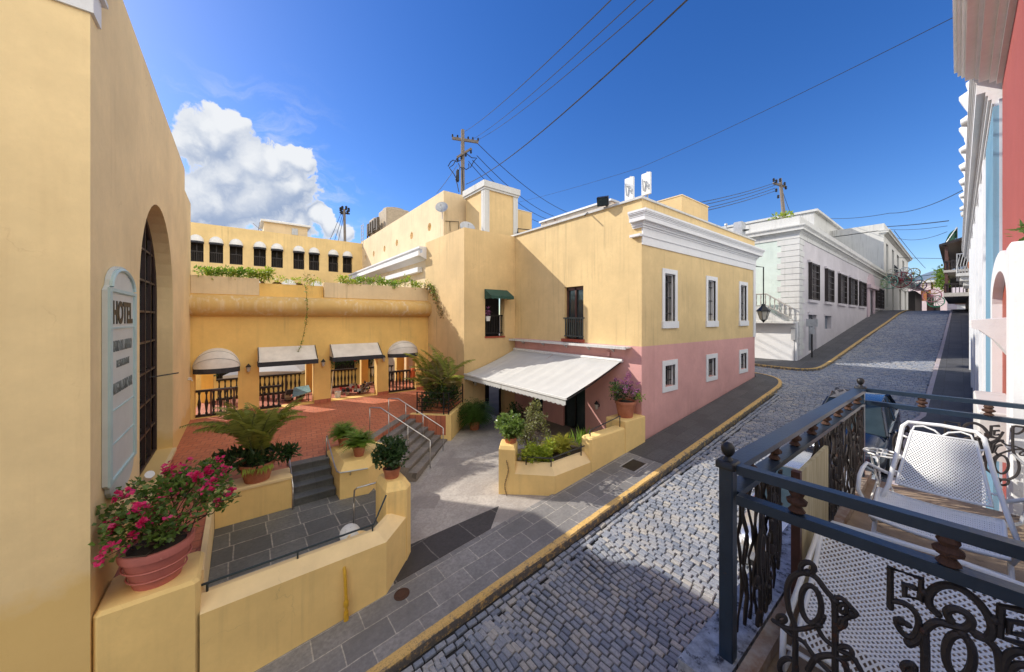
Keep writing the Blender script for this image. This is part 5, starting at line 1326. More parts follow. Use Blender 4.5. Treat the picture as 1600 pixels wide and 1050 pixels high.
rail((4.755, .55, 5.035), (4.82, -.42, 5.035), .045, .036, 'handrail'); rail((4.755, .55, 4.915), (4.82, -.42, 4.915), .045, .04)
def collar(x, y, z0, z1):
    h = z1-z0; mb = MB()
    mb.lathe((x, y, z0), [(.02, 0), (.03, h*.08), (.022, h*.2), (.016, h*.3), (.034, h*.42), (.036, h*.55), (.02, h*.68), (.028, h*.85), (.022, h)], 9, rot=x*9)
    mb.build('collar', M['rust'], bal)
for k in range(8):
    f = (k+.6)/8; collar(1.82+2.9*f, .66-.075*f, 4.92, 5.016)
for y in (.41, .02, -.35): collar(1.81, y, 4.922, 5.016)
for y in (.2, -.15): collar(4.78, y, 4.936, 5.018)
# scroll work, traced as curves lying in the railing plane
def S4(pts, s, x0, y0): return [(x0+x/s, y0+y/s) for x, y in pts]
def spl(pts, n=5, closed=False):
    P = [Vector((p[0], p[1], 0)) for p in pts]; m = len(P); o = []
    for k in range(m if closed else m-1):
        a = P[(k-1) % m] if (k or closed) else P[0]; b = P[k]; c = P[(k+1) % m]; d = P[(k+2) % m] if (k+2 < m or closed) else P[-1]
        for j in range(n):
            t = j/n; q = .5*((2*b)+(c-a)*t+(2*a-5*b+4*c-d)*t*t+(3*b-a-3*c+d)*t**3); o.append((q.x, q.y))
    if not closed: o.append(pts[-1])
    return o
def ell(cx, cy, rx, ry, rot=0, n=20): return [(cx+rx*math.cos(2*PI*k/n)*math.cos(rot)-ry*math.sin(2*PI*k/n)*math.sin(rot), cy+rx*math.cos(2*PI*k/n)*math.sin(rot)+ry*math.sin(2*PI*k/n)*math.cos(rot)) for k in range(n)]
zA = lambda p: S4(p, 3.2, 1100, 760)
zB = lambda p: S4(p, 4.444, 1240, 860)
CUR = [  # (points in the photo plane, thickness, closed)
 (spl(zA([(455, 960), (455, 720), (425, 620), (415, 520), (440, 455), (500, 430), (560, 455), (610, 520), (648, 570), (655, 650), (655, 960)])), .0125, False),
 (zA(ell(517, 408, 34, 30)), .0115, True), (zA(ell(535, 590, 50, 95, -.12)), .012, True),
 (spl(zA([(345, 670), (380, 690), (430, 712), (500, 712), (575, 688), (600, 650)])), .010, False), (zA(ell(388, 662, 22, 18)), .009, True),
 (spl(zA([(655, 560), (690, 560), (740, 610), (760, 640), (710, 660), (690, 700), (655, 720)])), .010, False), (zA(ell(695, 610, 18, 22)), .009, True), (zA(ell(690, 680, 18, 22)), .009, True),
 (spl(zA([(380, 690), (440, 745), (500, 780), (560, 860), (650, 950)])), .0095, False), (spl(zA([(560, 690), (600, 760), (680, 820), (740, 850), (790, 930)])), .010, False),
 (zA(ell(700, 830, 40, 32)), .010, True), (zA(ell(420, 905, 42, 45)), .011, True), (spl(zA([(520, 920), (560, 860), (640, 845), (700, 880), (720, 950)])), .012, False),
 (zB([(672, 395), (672, 120), (888, 195), (880, 345), (772, 315), (772, 235), (835, 258)]), .0115, False),
 (spl(zB([(690, 350), (780, 372), (850, 440), (868, 520), (835, 595), (775, 590), (725, 530), (715, 480), (760, 500), (800, 520)])), .0105, False),
 (spl(zB([(1000, 440), (945, 380), (940, 310), (985, 258), (1060, 240), (1160, 265), (1275, 350), (1355, 460), (1380, 550), (1340, 610), (1270, 590)])), .013, False),
 (spl(zB([(800, 650), (870, 620), (905, 560), (990, 500), (1100, 520), (1190, 540), (1235, 500), (1200, 440), (1120, 405), (1065, 430), (1090, 490)])), .013, False),
 (zB(ell(1150, 730, 95, 150, -.1)), .013, True), (spl(zB([(905, 560), (912, 700), (912, 900)])), .014, False),
 (spl(zB([(1240, 560), (1340, 620), (1420, 720), (1440, 900)])), .012, False),
 (zB([(1600, 420), (1440, 385), (1430, 600), (1610, 660)]), .0115, False), (zB([(1600, 510), (1500, 490), (1495, 570), (1600, 590)]), .010, False),
 (spl(zB([(1450, 850), (1480, 740), (1560, 700), (1680, 730)])), .012, False), (spl(zB([(1480, 900), (1540, 800), (1650, 800)])), .011, False), (zB(ell(800, 815, 38, 30)), .012, True),
]
mb = MB(); flat = []
for pts, r, cl in CUR:
    q = [onu(x, y, 1.812) for x, y in pts]; mb.tube(q, r*.88, 7, cl); flat.append((q, r, cl))
    if not cl:
        mb.ball(q[0], r*.9, 7, 5); mb.ball(q[-1], r*.9, 7, 5)
for (x, y) in zA([(520, 430), (455, 712), (575, 690), (655, 570), (740, 640), (560, 860)]) + zB([(905, 290), (905, 560), (1170, 575), (1395, 480), (745, 490), (800, 640)]):
    c = onu(x, y, 1.812); mb.ball(c, .014, 8, 6)
mb.build('scroll_panel', M['iron_rust'], bal, True, 50)
def panel(mapf, name, r=.8, seed=0):
    mb = MB(); q = random.Random(seed)
    for qp, rr, cl in flat:
        pts = []
        for p in qp:
            s = (.62-p[1])/.95; t = (p[2]-4.25)/.62; pts.append(mapf(s, max(-.02, min(1.02, t))))
        mb.tube(pts, rr*r, 5, cl)
    return mb.build(name, M['iron_rust'], bal, True, 60)
panel(lambda s, t: (4.77+.02*math.sin(s*9), .55-.97*s, 4.27+.60*t), 'scroll_panel', .9)
panel(lambda s, t: (4.775, .5-.97*(1-s), 4.27+.60*(1-t)), 'scroll_panel', .7)
for k, (a, b) in enumerate(((1.9, 2.42), (3.12, 3.92), (3.92, 4.7))):
    panel(lambda s, t, a=a, b=b: (a+(b-a)*min(1, max(0, s)), .65-.025*a+.006*math.sin(s*20), 4.24+.64*t), 'scroll_panel', .85)
    panel(lambda s, t, a=a, b=b: (b-(b-a)*min(1, max(0, s)), .645-.025*a, 4.24+.64*(1-t)), 'scroll_panel', .6)
for a, b, n_ in ((1.88, 2.40, 8), (3.12, 4.72, 26)):
    mb = MB(); q3 = random.Random(n_)
    for k in range(n_):
        u_ = a+(b-a)*(k+.5)/n_; y_ = .655-.025*(u_-1.8)
        mb.tube([(u_+q3.uniform(-.012, .012), y_+q3.uniform(-.012, .012), 4.2+.7*j/9) for j in range(10)], [q3.uniform(.004, .011) for _ in range(10)], 6)
        if k % 2: mb.tube([(u_+.03*math.sin(j*.9+k), y_+.006*math.cos(j), 4.24+.62*j/14) for j in range(15)], .007, 5)
    mb.build('lace_panel', M['iron_rust'], bal, True)
pw_ = thing('plywood_panel', 'bare pale plywood board fixed inside the balcony railing', 'board', (2.75, .55, 4.15))
plym = nt('plywood')
_m, _t, _b = plym
_n = noi(_t, pos(_t, (9, 9, .8)), 3.5, 6, .6, .6)
_t.links.new(ramp(_t, _n, .3, .72, (.36, .29, .15), (.60, .53, .34)), _b.inputs['Base Color']); _b.inputs['Roughness'].default_value = .75
mb = MB(); mb.box(2.44, 3.10, .535, .555, 4.14, 4.87); mb.build('board', _m, pw_)
mb = MB(); mb.box(2.40, 2.44, .53, .57, 4.13, 4.88); mb.build('edge_batten', M['brown'], pw_)
# broken bits on the balcony floor
for k, (x, y, a, l, w, nm) in enumerate(((4.2, .46, .4, .5, .05, 'weathered wooden lath lying by the far railing post'), (2.9, .42, .1, .7, .06, 'grey wooden lath beside the plywood board'), (3.2, -.2, .2, .9, .07, 'long brown plank on the balcony floor under the chair'))):
    t = thing('plank', nm, 'plank', (x, y, 4.12)); mb = MB()
    mb.beam((x-math.cos(a)*l/2, y-math.sin(a)*l/2, 4.14), (x+math.cos(a)*l/2, y+math.sin(a)*l/2, 4.145), w, .03); mb.build('board', (M['wood_pale'], M['wood_pale'], M['brown'])[k], t)
# chairs of white steel mesh
M['chair_white'] = plain('white_enamel', (.80, .80, .78), .4, .06, 8, spots=((.45, .40, .34), 14, .74), bmp=.1)
def lattice(mb, Pf, ns, nt_, w=.2, th=.0025):
    """expanded metal: two families of diagonal strips following the surface Pf(s,t)"""
    steps = 2
    def strip(pts):
        for a, b in zip(pts, pts[1:]):
            pa, pb = Vector(Pf(*a)), Vector(Pf(*b)); d = pb-pa
            nx = (Vector(Pf(min(1, a[0]+.02), a[1]))-Vector(Pf(max(0, a[0]-.02), a[1]))).cross(Vector(Pf(a[0], min(1, a[1]+.02)))-Vector(Pf(a[0], max(0, a[1]-.02))))
            nx.normalize(); sd = d.cross(nx).normalized()*lw
            up = nx*th
            mb.hexa([pa-sd-up, pa+sd-up, pb+sd-up, pb-sd-up], [pa-sd+up, pa+sd+up, pb+sd+up, pb-sd+up])
    size = (Vector(Pf(1, .5))-Vector(Pf(0, .5))).length/ns
    lw = size*w
    for fam in (1, -1):
        for k in range(-nt_, ns+nt_):
            pts = []
            for j in range(nt_+1):
                x = (k + fam*j) if fam > 0 else (k + nt_ - j)
                x = x/ns
                if -1e-6 <= x <= 1+1e-6: pts.append((min(1, max(0, x)), j/nt_))
                elif pts: break
            if len(pts) > 1: strip(pts)
ch = thing('patio_chair', 'white steel mesh armchair facing the camera on the balcony', 'chair', (3.4, .1, 4.12))
def SB(s, t):   # backrest, s across, t upward
    hw = .19-.054*t; y = .068 - .003*t + (.5-s)*2*hw
    return (3.47+.24*t - .02*math.sin(PI*s), y, 4.62+.315*t)
def SS(s, t):   # seat, t from front to rear
    y = .09+(.5-s)*.50
    return (3.10+.38*t, y, 4.55 - .05*math.sin(PI*min(1, t*1.15)) - .06*max(0, .16-t)/.16 + .0*s - .02*math.sin(PI*s))
mb = MB(); lattice(mb, SB, 24, 20, .17); mb.build('backrest', M['chair_white'], ch)
mb = MB(); lattice(mb, SS, 30, 28); mb.build('seat', M['chair_white'], ch)
def frame_loop(Pf, off=.0, r=.010, n=10):
    L = [(k/n, 0) for k in range(n)] + [(1, k/n) for k in range(n)] + [(1-k/n, 1) for k in range(n)] + [(0, 1-k/n) for k in range(n)]
    return [Pf(*p) for p in L]
mb = MB(); mb.tube(frame_loop(SB), .008, 6, True); mb.build('back_edge', M['chair_white'], ch, True)
mb = MB(); mb.tube(frame_loop(SS), .010, 6, True); mb.build('seat_edge', M['chair_white'], ch, True)
mb = MB()
OUT = [(3.36, .34, 4.46), (3.43, .29, 4.6), (3.6, .262, 4.8), (3.725, .245, 4.955), (3.745, .22, 4.985), (3.755, .07, 4.995), (3.745, -.07, 4.99), (3.725, -.10, 4.96), (3.6, -.128, 4.8), (3.43, -.168, 4.62), (3.36, -.21, 4.46)]
q_ = []
mb.tube(OUT, .0125, 8)
for y0, sg_ in ((.14, 1), (.0, -1)):
    mb.tube([(3.71, y0+sg_*.06, 4.935), (3.73, y0+sg_*.05, 4.965), (3.735, y0+sg_*.01, 4.975), (3.725, y0-sg_*.04, 4.96), (3.71, y0-sg_*.065, 4.935)], .006, 6)
    for t_ in (.2, .85): mb.tube([SB(0 if sg_ > 0 else 1, t_), (3.45+.27*t_, .068+sg_*(.225-.055*t_), 4.62+.33*t_)], .007, 5)
mb.build('back_frame', M['chair_white'], ch, True)
for y in (.33, -.17):
    mb = MB(); mb.tube([(3.37, y+(.01 if y > 0 else -.03), 4.5), (3.22, y, 4.42), (3.12, y, 4.36), (3.08, y, 4.13), (3.05, y, 4.125), (3.6, y, 4.125)], .0115, 7); mb.build('leg', M['chair_white'], ch, True)
    mb = MB(); yy = y+(.07 if y > 0 else -.07); mb.tube([(3.50, y-(.04 if y > 0 else -.0), 4.66), (3.5, yy, 4.70), (3.32, yy, 4.71), (3.2, yy, 4.69), (3.15, yy, 4.62), (3.17, y, 4.44)], .0115, 7); mb.build('armrest', M['chair_white'], ch, True)
mb = MB(); mb.tube([(3.14, .33, 4.38), (3.14, -.17, 4.38)], .009, 6); mb.tube([(3.4, .33, 4.13), (3.4, -.17, 4.13)], .009, 6); mb.build('stretcher', M['chair_white'], ch)
lo_ = thing('mesh_footstool', 'low white steel mesh lounge seat right behind the near railing', 'seat', (2.35, .05, 4.12))
def LS(s, t):
    y = .05+(.5-s)*.86*(.92+.08*t)
    return (1.98+.66*t, y, 4.33+.20*t - .05*math.sin(PI*t) - .03*math.sin(PI*s) - .06*max(0, .12-t)/.12)
mb = MB(); lattice(mb, LS, 32, 25, .16); mb.build('seat', M['chair_white'], lo_)
mb = MB(); mb.tube(frame_loop(LS), .012, 7, True); mb.build('seat_edge', M['chair_white'], lo_, True)
mb = MB(); mb.tube([(2.64, .50, 4.47), (2.66, .44, 4.56), (2.67, .05, 4.58), (2.66, -.34, 4.56), (2.64, -.40, 4.47)], .012, 8); mb.build('back_bar', M['chair_white'], lo_, True)
for y in (.49, -.38):
    mb = MB(); mb.tube([(2.64, y, 4.53), (2.3, y+.01, 4.38), (1.95, y, 4.30), (1.93, y, 4.13), (2.1, y, 4.125), (2.6, y, 4.125), (2.63, y, 4.3), (2.64, y, 4.5)], .0125, 7); mb.build('leg', M['chair_white'], lo_, True)
mb = MB(); mb.tube([(2.0, .49, 4.2), (2.0, -.38, 4.2)], .01, 6); mb.build('stretcher', M['chair_white'], lo_)
st_ = thing('side_table', 'tiny white wire side table in the far corner of the balcony', 'table', (4.35, .42, 4.12))
mb = MB(); c_ = (4.3, .40, 4.58); mb.tube([(c_[0]+.11*math.cos(2*PI*k/18), c_[1]+.11*math.sin(2*PI*k/18), c_[2]) for k in range(18)], .008, 6, True)
mb.tube([(c_[0]-.11, c_[1], c_[2]), (c_[0]+.11, c_[1], c_[2])], .005, 5); mb.tube([(c_[0], c_[1]-.11, c_[2]), (c_[0], c_[1]+.11, c_[2])], .005, 5); mb.build('top_ring', M['chair_white'], st_)
for k in range(3):
    a = 2*PI*k/3+.4; mb = MB(); mb.tube([(c_[0]+.1*math.cos(a), c_[1]+.1*math.sin(a), c_[2]), (c_[0]+.04*math.cos(a), c_[1]+.04*math.sin(a), 4.35), (c_[0]+.12*math.cos(a), c_[1]+.12*math.sin(a), 4.12)], .007, 6); mb.build('leg', M['chair_white'], st_)
ht = thing('wall_cable', 'thin grey pipe and cable looping on the white wall beside the chair', 'pipe', (5.0, -.3, 4.3))
mb = MB(); mb.tube([(4.95, -.22, 4.72), (4.8, -.26, 4.66), (4.6, -.3, 4.64), (4.4, -.34, 4.66)], .008, 5); mb.tube([(4.6, -.31, 4.64), (4.6, -.31, 4.3), (4.5, -.28, 4.22), (4.3, -.2, 4.24)], .012, 6); mb.build('pipe', M['galv'], ht)

# ---------------------------------------------------------------- cars
def paint(name, col, metal=.0):
    m, t, b = nt(name); b.inputs['Base Color'].default_value = (*col, 1); b.inputs['Metallic'].default_value = metal
    b.inputs['Roughness'].default_value = .25; b.inputs['Coat Weight'].default_value = 1.0; b.inputs['Coat Roughness'].default_value = .04
    n = noi(t, pos(t), 3, 4); t.links.new(mix(t, n, sc(col, .85), sc(col, 1.1)), b.inputs['Base Color']); return m
M['rubber'] = plain('tyre_rubber', (.015, .015, .016), .85, .2)
M['head_lens'] = plain('headlight_lens', (.62, .64, .66), .08, .15, 9, bmp=0)
M['plate_white'] = plain('number_plate', (.6, .6, .58), .5, .05)
def car(u0, vc, L, W, H, pm, label):
    t = thing('parked_car', label, 'car', (u0+L/2, vc, gz(u0+L/2)-.13), 'cars parked along the right kerb')
    Q = lambda s, y, h: (u0+s, vc+y, gz(u0+s)-.13+h)
    w = W/2
    ST = [(0, .34, .50, .60, .63, .62), (.05, .26, .50, .66, .70, .78), (.22, .22, .50, .74, .79, .92), (.6, .22, .50, .82, .88, .98), (1.15, .22, .52, .92, .99, 1.0), (1.6, .22, .52, .96, 1.02, 1.0), (2.6, .22, .52, .98, 1.03, 1.0), (L-.7, .24, .54, 1.0, 1.05, 1.0), (L-.2, .28, .54, .98, 1.03, .95), (L, .36, .54, .90, .95, .85)]
    rings = []
    for s, hb, hm, hs, ht_, k in ST:
        ww = w*k
        half = [(0, hb), (ww*.88, hb), (ww*.98, hb+.08), (ww, hm), (ww*.985, hs-.1), (ww*.94, hs), (ww*.80, ht_), (ww*.4, ht_+.025), (0, ht_+.035)]
        rings.append([Q(s, y, h) for y, h in half] + [Q(s, -y, h) for y, h in half[-2:0:-1]])
    mb = MB(); mb.loft(rings, True); body = mb.build('body', pm, t, True, 35)
    # cabin
    CS = [(1.05, .99, 1.0, .93, .93), (1.75, .99, H-.16, .90, .74), (2.05, .99, H-.03, .90, .70), (2.8, .99, H, .90, .69), (L-1.1, .99, H-.05, .90, .68), (L-.45, 1.0, H-.28, .88, .70), (L-.22, 1.0, 1.06, .86, .80)]
    gl = MB(); rf = MB(); gr = []; rr = []
    for s, hb, ht_, kb, kt in CS:
        gr.append([Q(s, w*kb, hb-.03), Q(s, w*kt, ht_-.02), Q(s, w*kt*.6, ht_), Q(s, -w*kt*.6, ht_), Q(s, -w*kt, ht_-.02), Q(s, -w*kb, hb-.03)])
    gl.loft(gr, True); gl.build('windows', M['glass_sky'], t, True, 30)
    for s, hb, ht_, kb, kt in CS[2:5]:
        rr.append([Q(s, w*kt*1.02, ht_-.05), Q(s, w*kt*.95, ht_+.005), Q(s, w*kt*.5, ht_+.03), Q(s, -w*kt*.5, ht_+.03), Q(s, -w*kt*.95, ht_+.005), Q(s, -w*kt*1.02, ht_-.05)])
    rf.loft(rr, True); rf.build('roof', pm, t, True, 40)
    for sg_ in (1, -1):
        pl_ = MB(); pl_.tube([Q(1.0, sg_*w*.92, 1.0), Q(1.72, sg_*w*.75, H-.17), Q(2.05, sg_*w*.70, H-.03)], .035, 6); pl_.build('front_pillar', pm, t); pl_ = MB(); pl_.tube([Q(2.75, sg_*w*.915, 1.0), Q(2.85, sg_*w*.70, H-.02)], .04, 6); pl_.build('middle_pillar', pm, t); pl_ = MB()
        pl_.tube([Q(L-1.0, sg_*w*.69, H-.06), Q(L-.3, sg_*w*.86, 1.02)], .06, 6); pl_.build('rear_pillar', pm, t)
    for s in (.82, L-.85):
        for sg_ in (1, -1):
            y = sg_*(w-.10); c = Q(s, y, .32); mb = MB(); rg = []
            for (r, o) in ((.20, .10), (.29, .105), (.315, .06), (.315, -.06), (.29, -.105), (.20, -.10)):
                rg.append([(c[0]+r*math.cos(2*PI*k/20), c[1]+sg_*o, c[2]+r*math.sin(2*PI*k/20)) for k in range(20)])
            mb.loft(rg, True); wh = mb.build('wheel', M['rubber'], t, True, 40)
            mb = MB()
            for k in range(5):
                a = 2*PI*k/5; mb.beam((c[0], c[1]+sg_*.10, c[2]), (c[0]+.2*math.cos(a), c[1]+sg_*.105, c[2]+.2*math.sin(a)), .05, .03, (0, 1, 0))
            mb.tube([(c[0]+.205*math.cos(2*PI*k/18), c[1]+sg_*.10, c[2]+.205*math.sin(2*PI*k/18)) for k in range(18)], .018, 5, True); mb.build('rim', M['galv'], wh)
    for sg_ in (1, -1):
        mb = MB()
        mb.loft([[Q(s, sg_*w*k+ (0), h0) for s, k, h0 in ((.03, .50, .62), (.08, .80, .60), (.42, .965, .70))], [Q(s, sg_*w*k, h0) for s, k, h0 in ((.05, .50, .70), (.12, .82, .735), (.55, .955, .84))]], False, False)
        mb.loft([[Q(s-.012, sg_*w*k*1.004, h0) for s, k, h0 in ((.03, .50, .62), (.08, .80, .60), (.42, .965, .70))], [Q(s-.012, sg_*w*k*1.01, h0) for s, k, h0 in ((.05, .50, .70), (.12, .82, .735), (.55, .955, .84))]], False, False)
        mb.build('headlight', M['head_lens'], t)
        mb = MB(); c = Q(1.35, sg_*(w+.10), 1.06); mb.ball(c, .10, 10, 7, .75); mb.tube([Q(1.32, sg_*w*.93, 1.0), c], .025, 5); mb.build('mirror', pm, t, True)
        mb = MB()
        for s in (1.62, 2.78, L-.95): mb.tube([Q(s, sg_*w*1.003, .35), Q(s, sg_*w*1.004, .6), Q(s+.02, sg_*w*.975, .95)], .006, 4)
        mb.build('door_seams', M['iron'], t)
    mb = MB()
    for k in range(3): mb.beam(Q(.0+.012*k, -w*.45, .56+.035*k), Q(.0+.012*k, w*.45, .56+.035*k), .02, .014)
    mb.beam(Q(.0, -w*.6, .36), Q(.0, w*.6, .36), .03, .10); mb.build('grille', M['iron'], t)
    mb = MB(); mb.beam(Q(-.012, -.26, .47), Q(-.012, .26, .47), .01, .10); mb.build('number_plate', M['plate_white'], t)
    return t
car(7.75, 1.98, 4.25, 1.74, 1.48, paint('silver_paint', (.55, .57, .60), .75), 'silver car parked downhill, its headlight showing beside the balcony corner post')
car(13.4, 2.05, 4.4, 1.78, 1.66, paint('blue_paint', (.003, .008, .022), .2), 'dark blue car parked uphill behind the silver one, roof above the railing')
# ================================================================ PLANTS
def leaf(mb, c, d, up, l, w, fold=.25):
    d = d.normalized(); s = d.cross(up)
    if s.length < 1e-3: s = d.cross(Vector((1, 0, 0)))
    s.normalize(); n = s.cross(d)
    b = c; t = c+d*l; m_ = c+d*l*.45
    i = len(mb.v)
    mb.v += [tuple(b), tuple(m_+s*w+n*w*fold), tuple(t), tuple(m_-s*w+n*w*fold)]
    mb.idx((i, i+1, i+2)); mb.idx((i, i+2, i+3))
def rvec(q):
    while True:
        v = Vector((q.uniform(-1, 1), q.uniform(-1, 1), q.uniform(-1, 1)))
        if .05 < v.length < 1: return v.normalized()
def clump(mb, c, r, n, size, q, shell=.5, flat=.3, droop=0., aspect=.45):
    c = Vector(c); r = Vector(r) if not isinstance(r, (int, float)) else Vector((r, r, r))
    for _ in range(n):
        v = rvec(q); k = q.uniform(shell, 1)
        nz = noise.noise((c+Vector((v.x*r.x, v.y*r.y, v.z*r.z)))*2.2)
        if nz < -.25 and q.random() < .8: continue
        p = c + Vector((v.x*r.x, v.y*r.y, v.z*r.z))*k*(1+.3*nz)
        d = (v + rvec(q)*.9 + Vector((0, 0, flat-droop))).normalized(); s = size*q.uniform(.6, 1.25)
        leaf(mb, p, d, (Vector((0, 0, 1))+rvec(q)*.6), s, s*aspect*.6)
def twigs(mb, base, tips, r0, q, bend=.15):
    for tp in tips:
        b = Vector(base); e = Vector(tp); m1 = b.lerp(e, .35)+rvec(q)*bend*(e-b).length; m2 = b.lerp(e, .7)+rvec(q)*bend*.6*(e-b).length
        mb.tube([b, m1, m2, e], [r0, r0*.8, r0*.55, r0*.3], 5)
def pot(t, c, r, h, mat, rim=.06, n=22, taper=.68):
    mb = MB(); mb.lathe(c, [(r*taper, 0), (r*(taper+.5*(1-taper)), h*.45), (r*.95, h-rim), (r*.96, h-rim), (r*1.03, h-rim+.004), (r*1.05, h-.012), (r*1.03, h), (r*.93, h), (r*.9, h-.05)], n)
    p = mb.build('pot', mat, t, True, 45)
    mb = MB(); mb.lathe((c[0], c[1], c[2]+h-.06), [(r*.92, 0), (r*.6, .03), (.01, .05)], n); mb.build('soil', M['soil'], p)
def frond(mb, st, base, az, L, elev, droop, ll, q, nl=26, lw=.018):
    """palm frond: arching rib with two rows of leaflets"""
    pts = []; p = Vector(base); a = elev; dirh = Vector((math.cos(az), math.sin(az), 0))
    m = 12
    for k in range(m+1):
        pts.append(p.copy()); a2 = a - droop*(k/m)**1.3
        p = p + (dirh*math.cos(a2)+Vector((0, 0, math.sin(a2))))*(L/m)
    st.tube(pts, [.016*(1-k/m*.8) for k in range(m+1)], 5)
    side = Vector((-dirh.y, dirh.x, 0))
    for k in range(nl):
        f = .18+.82*k/nl; i = min(m-1, int(f*m)); pp = pts[i].lerp(pts[i+1], f*m-i); tg = (pts[i+1]-pts[i]).normalized()
        l = ll*math.sin(PI*min(1, .2+.75*f))*q.uniform(.85, 1.1)
        for sg_ in (1, -1):
            d = tg*.55+side*sg_*.85+Vector((0, 0, .12-.35*f+q.uniform(-.12, .12)))
            d.normalize(); tip = pp+d*l+Vector((0, 0, -l*.22)); mid = pp+d*l*.5
            w = side.cross(d).normalized(); wv = tg*lw*.9
            i0 = len(mb.v); mb.v += [tuple(pp), tuple(mid+wv), tuple(tip), tuple(mid-wv)]; mb.idx((i0, i0+1, i0+2)); mb.idx((i0, i0+2, i0+3))
def fern(mb, c, n, L, q, up=1.0, w=.05, droop=1.7):
    for k in range(n):
        az = q.uniform(0, 2*PI); el = q.uniform(.25, 1.35)*up; l = L*q.uniform(.65, 1.1); p = Vector(c)+Vector((math.cos(az), math.sin(az), 0))*.03; a = el; m = 7; pts = []
        for j in range(m+1):
            pts.append(p.copy()); aa = a-droop*(j/m)**1.4
            p = p+(Vector((math.cos(az), math.sin(az), 0))*math.cos(aa)+Vector((0, 0, math.sin(aa))))*l/m
        sd = Vector((-math.sin(az), math.cos(az), 0))
        for j in range(1, m+1):
            tg = (pts[j]-pts[j-1]).normalized(); ww = w*math.sin(PI*(.18+.75*j/m))
            for h in (.0, .5):
                b = pts[j-1].lerp(pts[j], h)
                for sg_ in (1, -1): leaf(mb, b, sd*sg_+tg*.5+Vector((0, 0, q.uniform(-.15, .15))), Vector((0, 0, 1)), ww*1.5, ww*.33, .1)
q = random.Random(21)
# bougainvillea in the big pink pot
bo = thing('potted_bougainvillea', 'sprawling magenta bougainvillea in a large pink terracotta pot on the wall platform', 'potted plant', (-.95, 7.4, 1.82))
BC = (-.97, 7.42, 1.82); pot(bo, BC, .40, .56, M['pot_pink'], .12, 26, .66)
mb = MB()
for z, r in ((.30, .375), (.14, .325)): mb.tube([(BC[0]+r*math.cos(2*PI*k/26), BC[1]+r*math.sin(2*PI*k/26), BC[2]+z) for k in range(26)], .012, 5, True)
mb.build('pot_bands', M['pot_pink'], bo)
tips = []
cl = [(-1.25, 7.25, 2.95, .34), (-.95, 7.55, 3.05, .36), (-.62, 7.55, 3.0, .32), (-.45, 7.3, 2.85, .30), (-1.1, 7.1, 2.85, .28), (-1.35, 7.05, 2.75, .22), (-.75, 7.15, 2.75, .32), (-.30, 7.75, 2.95, .28), (-.2, 7.45, 2.72, .18), (-1.2, 7.65, 3.1, .26), (-.75, 7.8, 3.12, .26), (-1.35, 6.85, 2.62, .15), (-.45, 8.0, 3.1, .22), (-.95, 7.3, 2.6, .30)]
fo = MB(); fl_ = MB(); stm = MB()
for x, y, z, r in cl:
    clump(fo, (x, y, z), (r, r, r*.75), int(230*(r/.3)**2), .075, q, .15, .2, 0, .8)
    tips.append((x, y, z))
twigs(stm, (BC[0], BC[1], BC[2]+.5), tips + [(a+q.uniform(-.3, .3), b+q.uniform(-.3, .3), c) for a, b, c in tips], .014, q, .2)
for k in range(42):
    x, y, z, r = q.choice(cl); v = rvec(q); v.z = abs(v.z)*.9; p = Vector((x, y, z))+v*r*.95
    if q.random() < .3: p = p+Vector((.15, .1, .05))
    clump(fl_, p, q.uniform(.03, .10), q.choice((8, 14, 26)), .058, q, .1, .2, 0, 1.1)
fo.build('foliage', M['leaf'], bo); fl_.build('flowers', M['bract'], bo); stm.build('stems', M['bark'], bo)
# palm in pot on the bench wall
pp_ = thing('potted_palm', 'feathery palm over dark undergrowth in a wide terracotta pot on the bench wall', 'potted plant', (.34, 10.5, 1.79))
PC = (.34, 10.55, 1.79); pot(pp_, PC, .36, .44, M['terracotta'], .07, 22, .7)
fo = MB(); rib = MB()
for k in range(26):
    frond(fo, rib, (PC[0]+q.uniform(-.14, .14), PC[1]+q.uniform(-.12, .12), PC[2]+.4+q.uniform(0, .35)), 2*PI*k/26*2.6+q.uniform(-.2, .2), q.uniform(1.2, 1.95), q.uniform(1.2, 1.55), q.uniform(.6, 2.0), .35, q, 34, .018)
fo.build('fronds', M['leaf_palm'], pp_); rib.build('frond_ribs', plain('palm_rib', (.14, .15, .04), .6, .2), pp_)
fo = MB()
for x, y, z, r in ((-.05, 10.45, 2.42, .36), (.3, 10.35, 2.4, .34), (.68, 10.45, 2.38, .32), (-.32, 10.5, 2.35, .28), (.95, 10.5, 2.32, .2), (.3, 10.8, 2.4, .35)):
    clump(fo, (x, y, z), (r, r, r*.7), 190, .17, q, .2, .5, 0, .38)
fo.build('undergrowth', M['leaf_dark'], pp_)
fo = MB()
for _ in range(60): leaf(fo, Vector((PC[0]+q.uniform(-.3, .3), PC[1]-.33+q.uniform(-.03, .05), PC[2]+.44)), Vector((q.uniform(-.3, .3), -.35, -.8)), Vector((0, -1, 0)), q.uniform(.1, .24), .012)
fo.build('trailing_leaves', M['leaf_lime'], pp_)
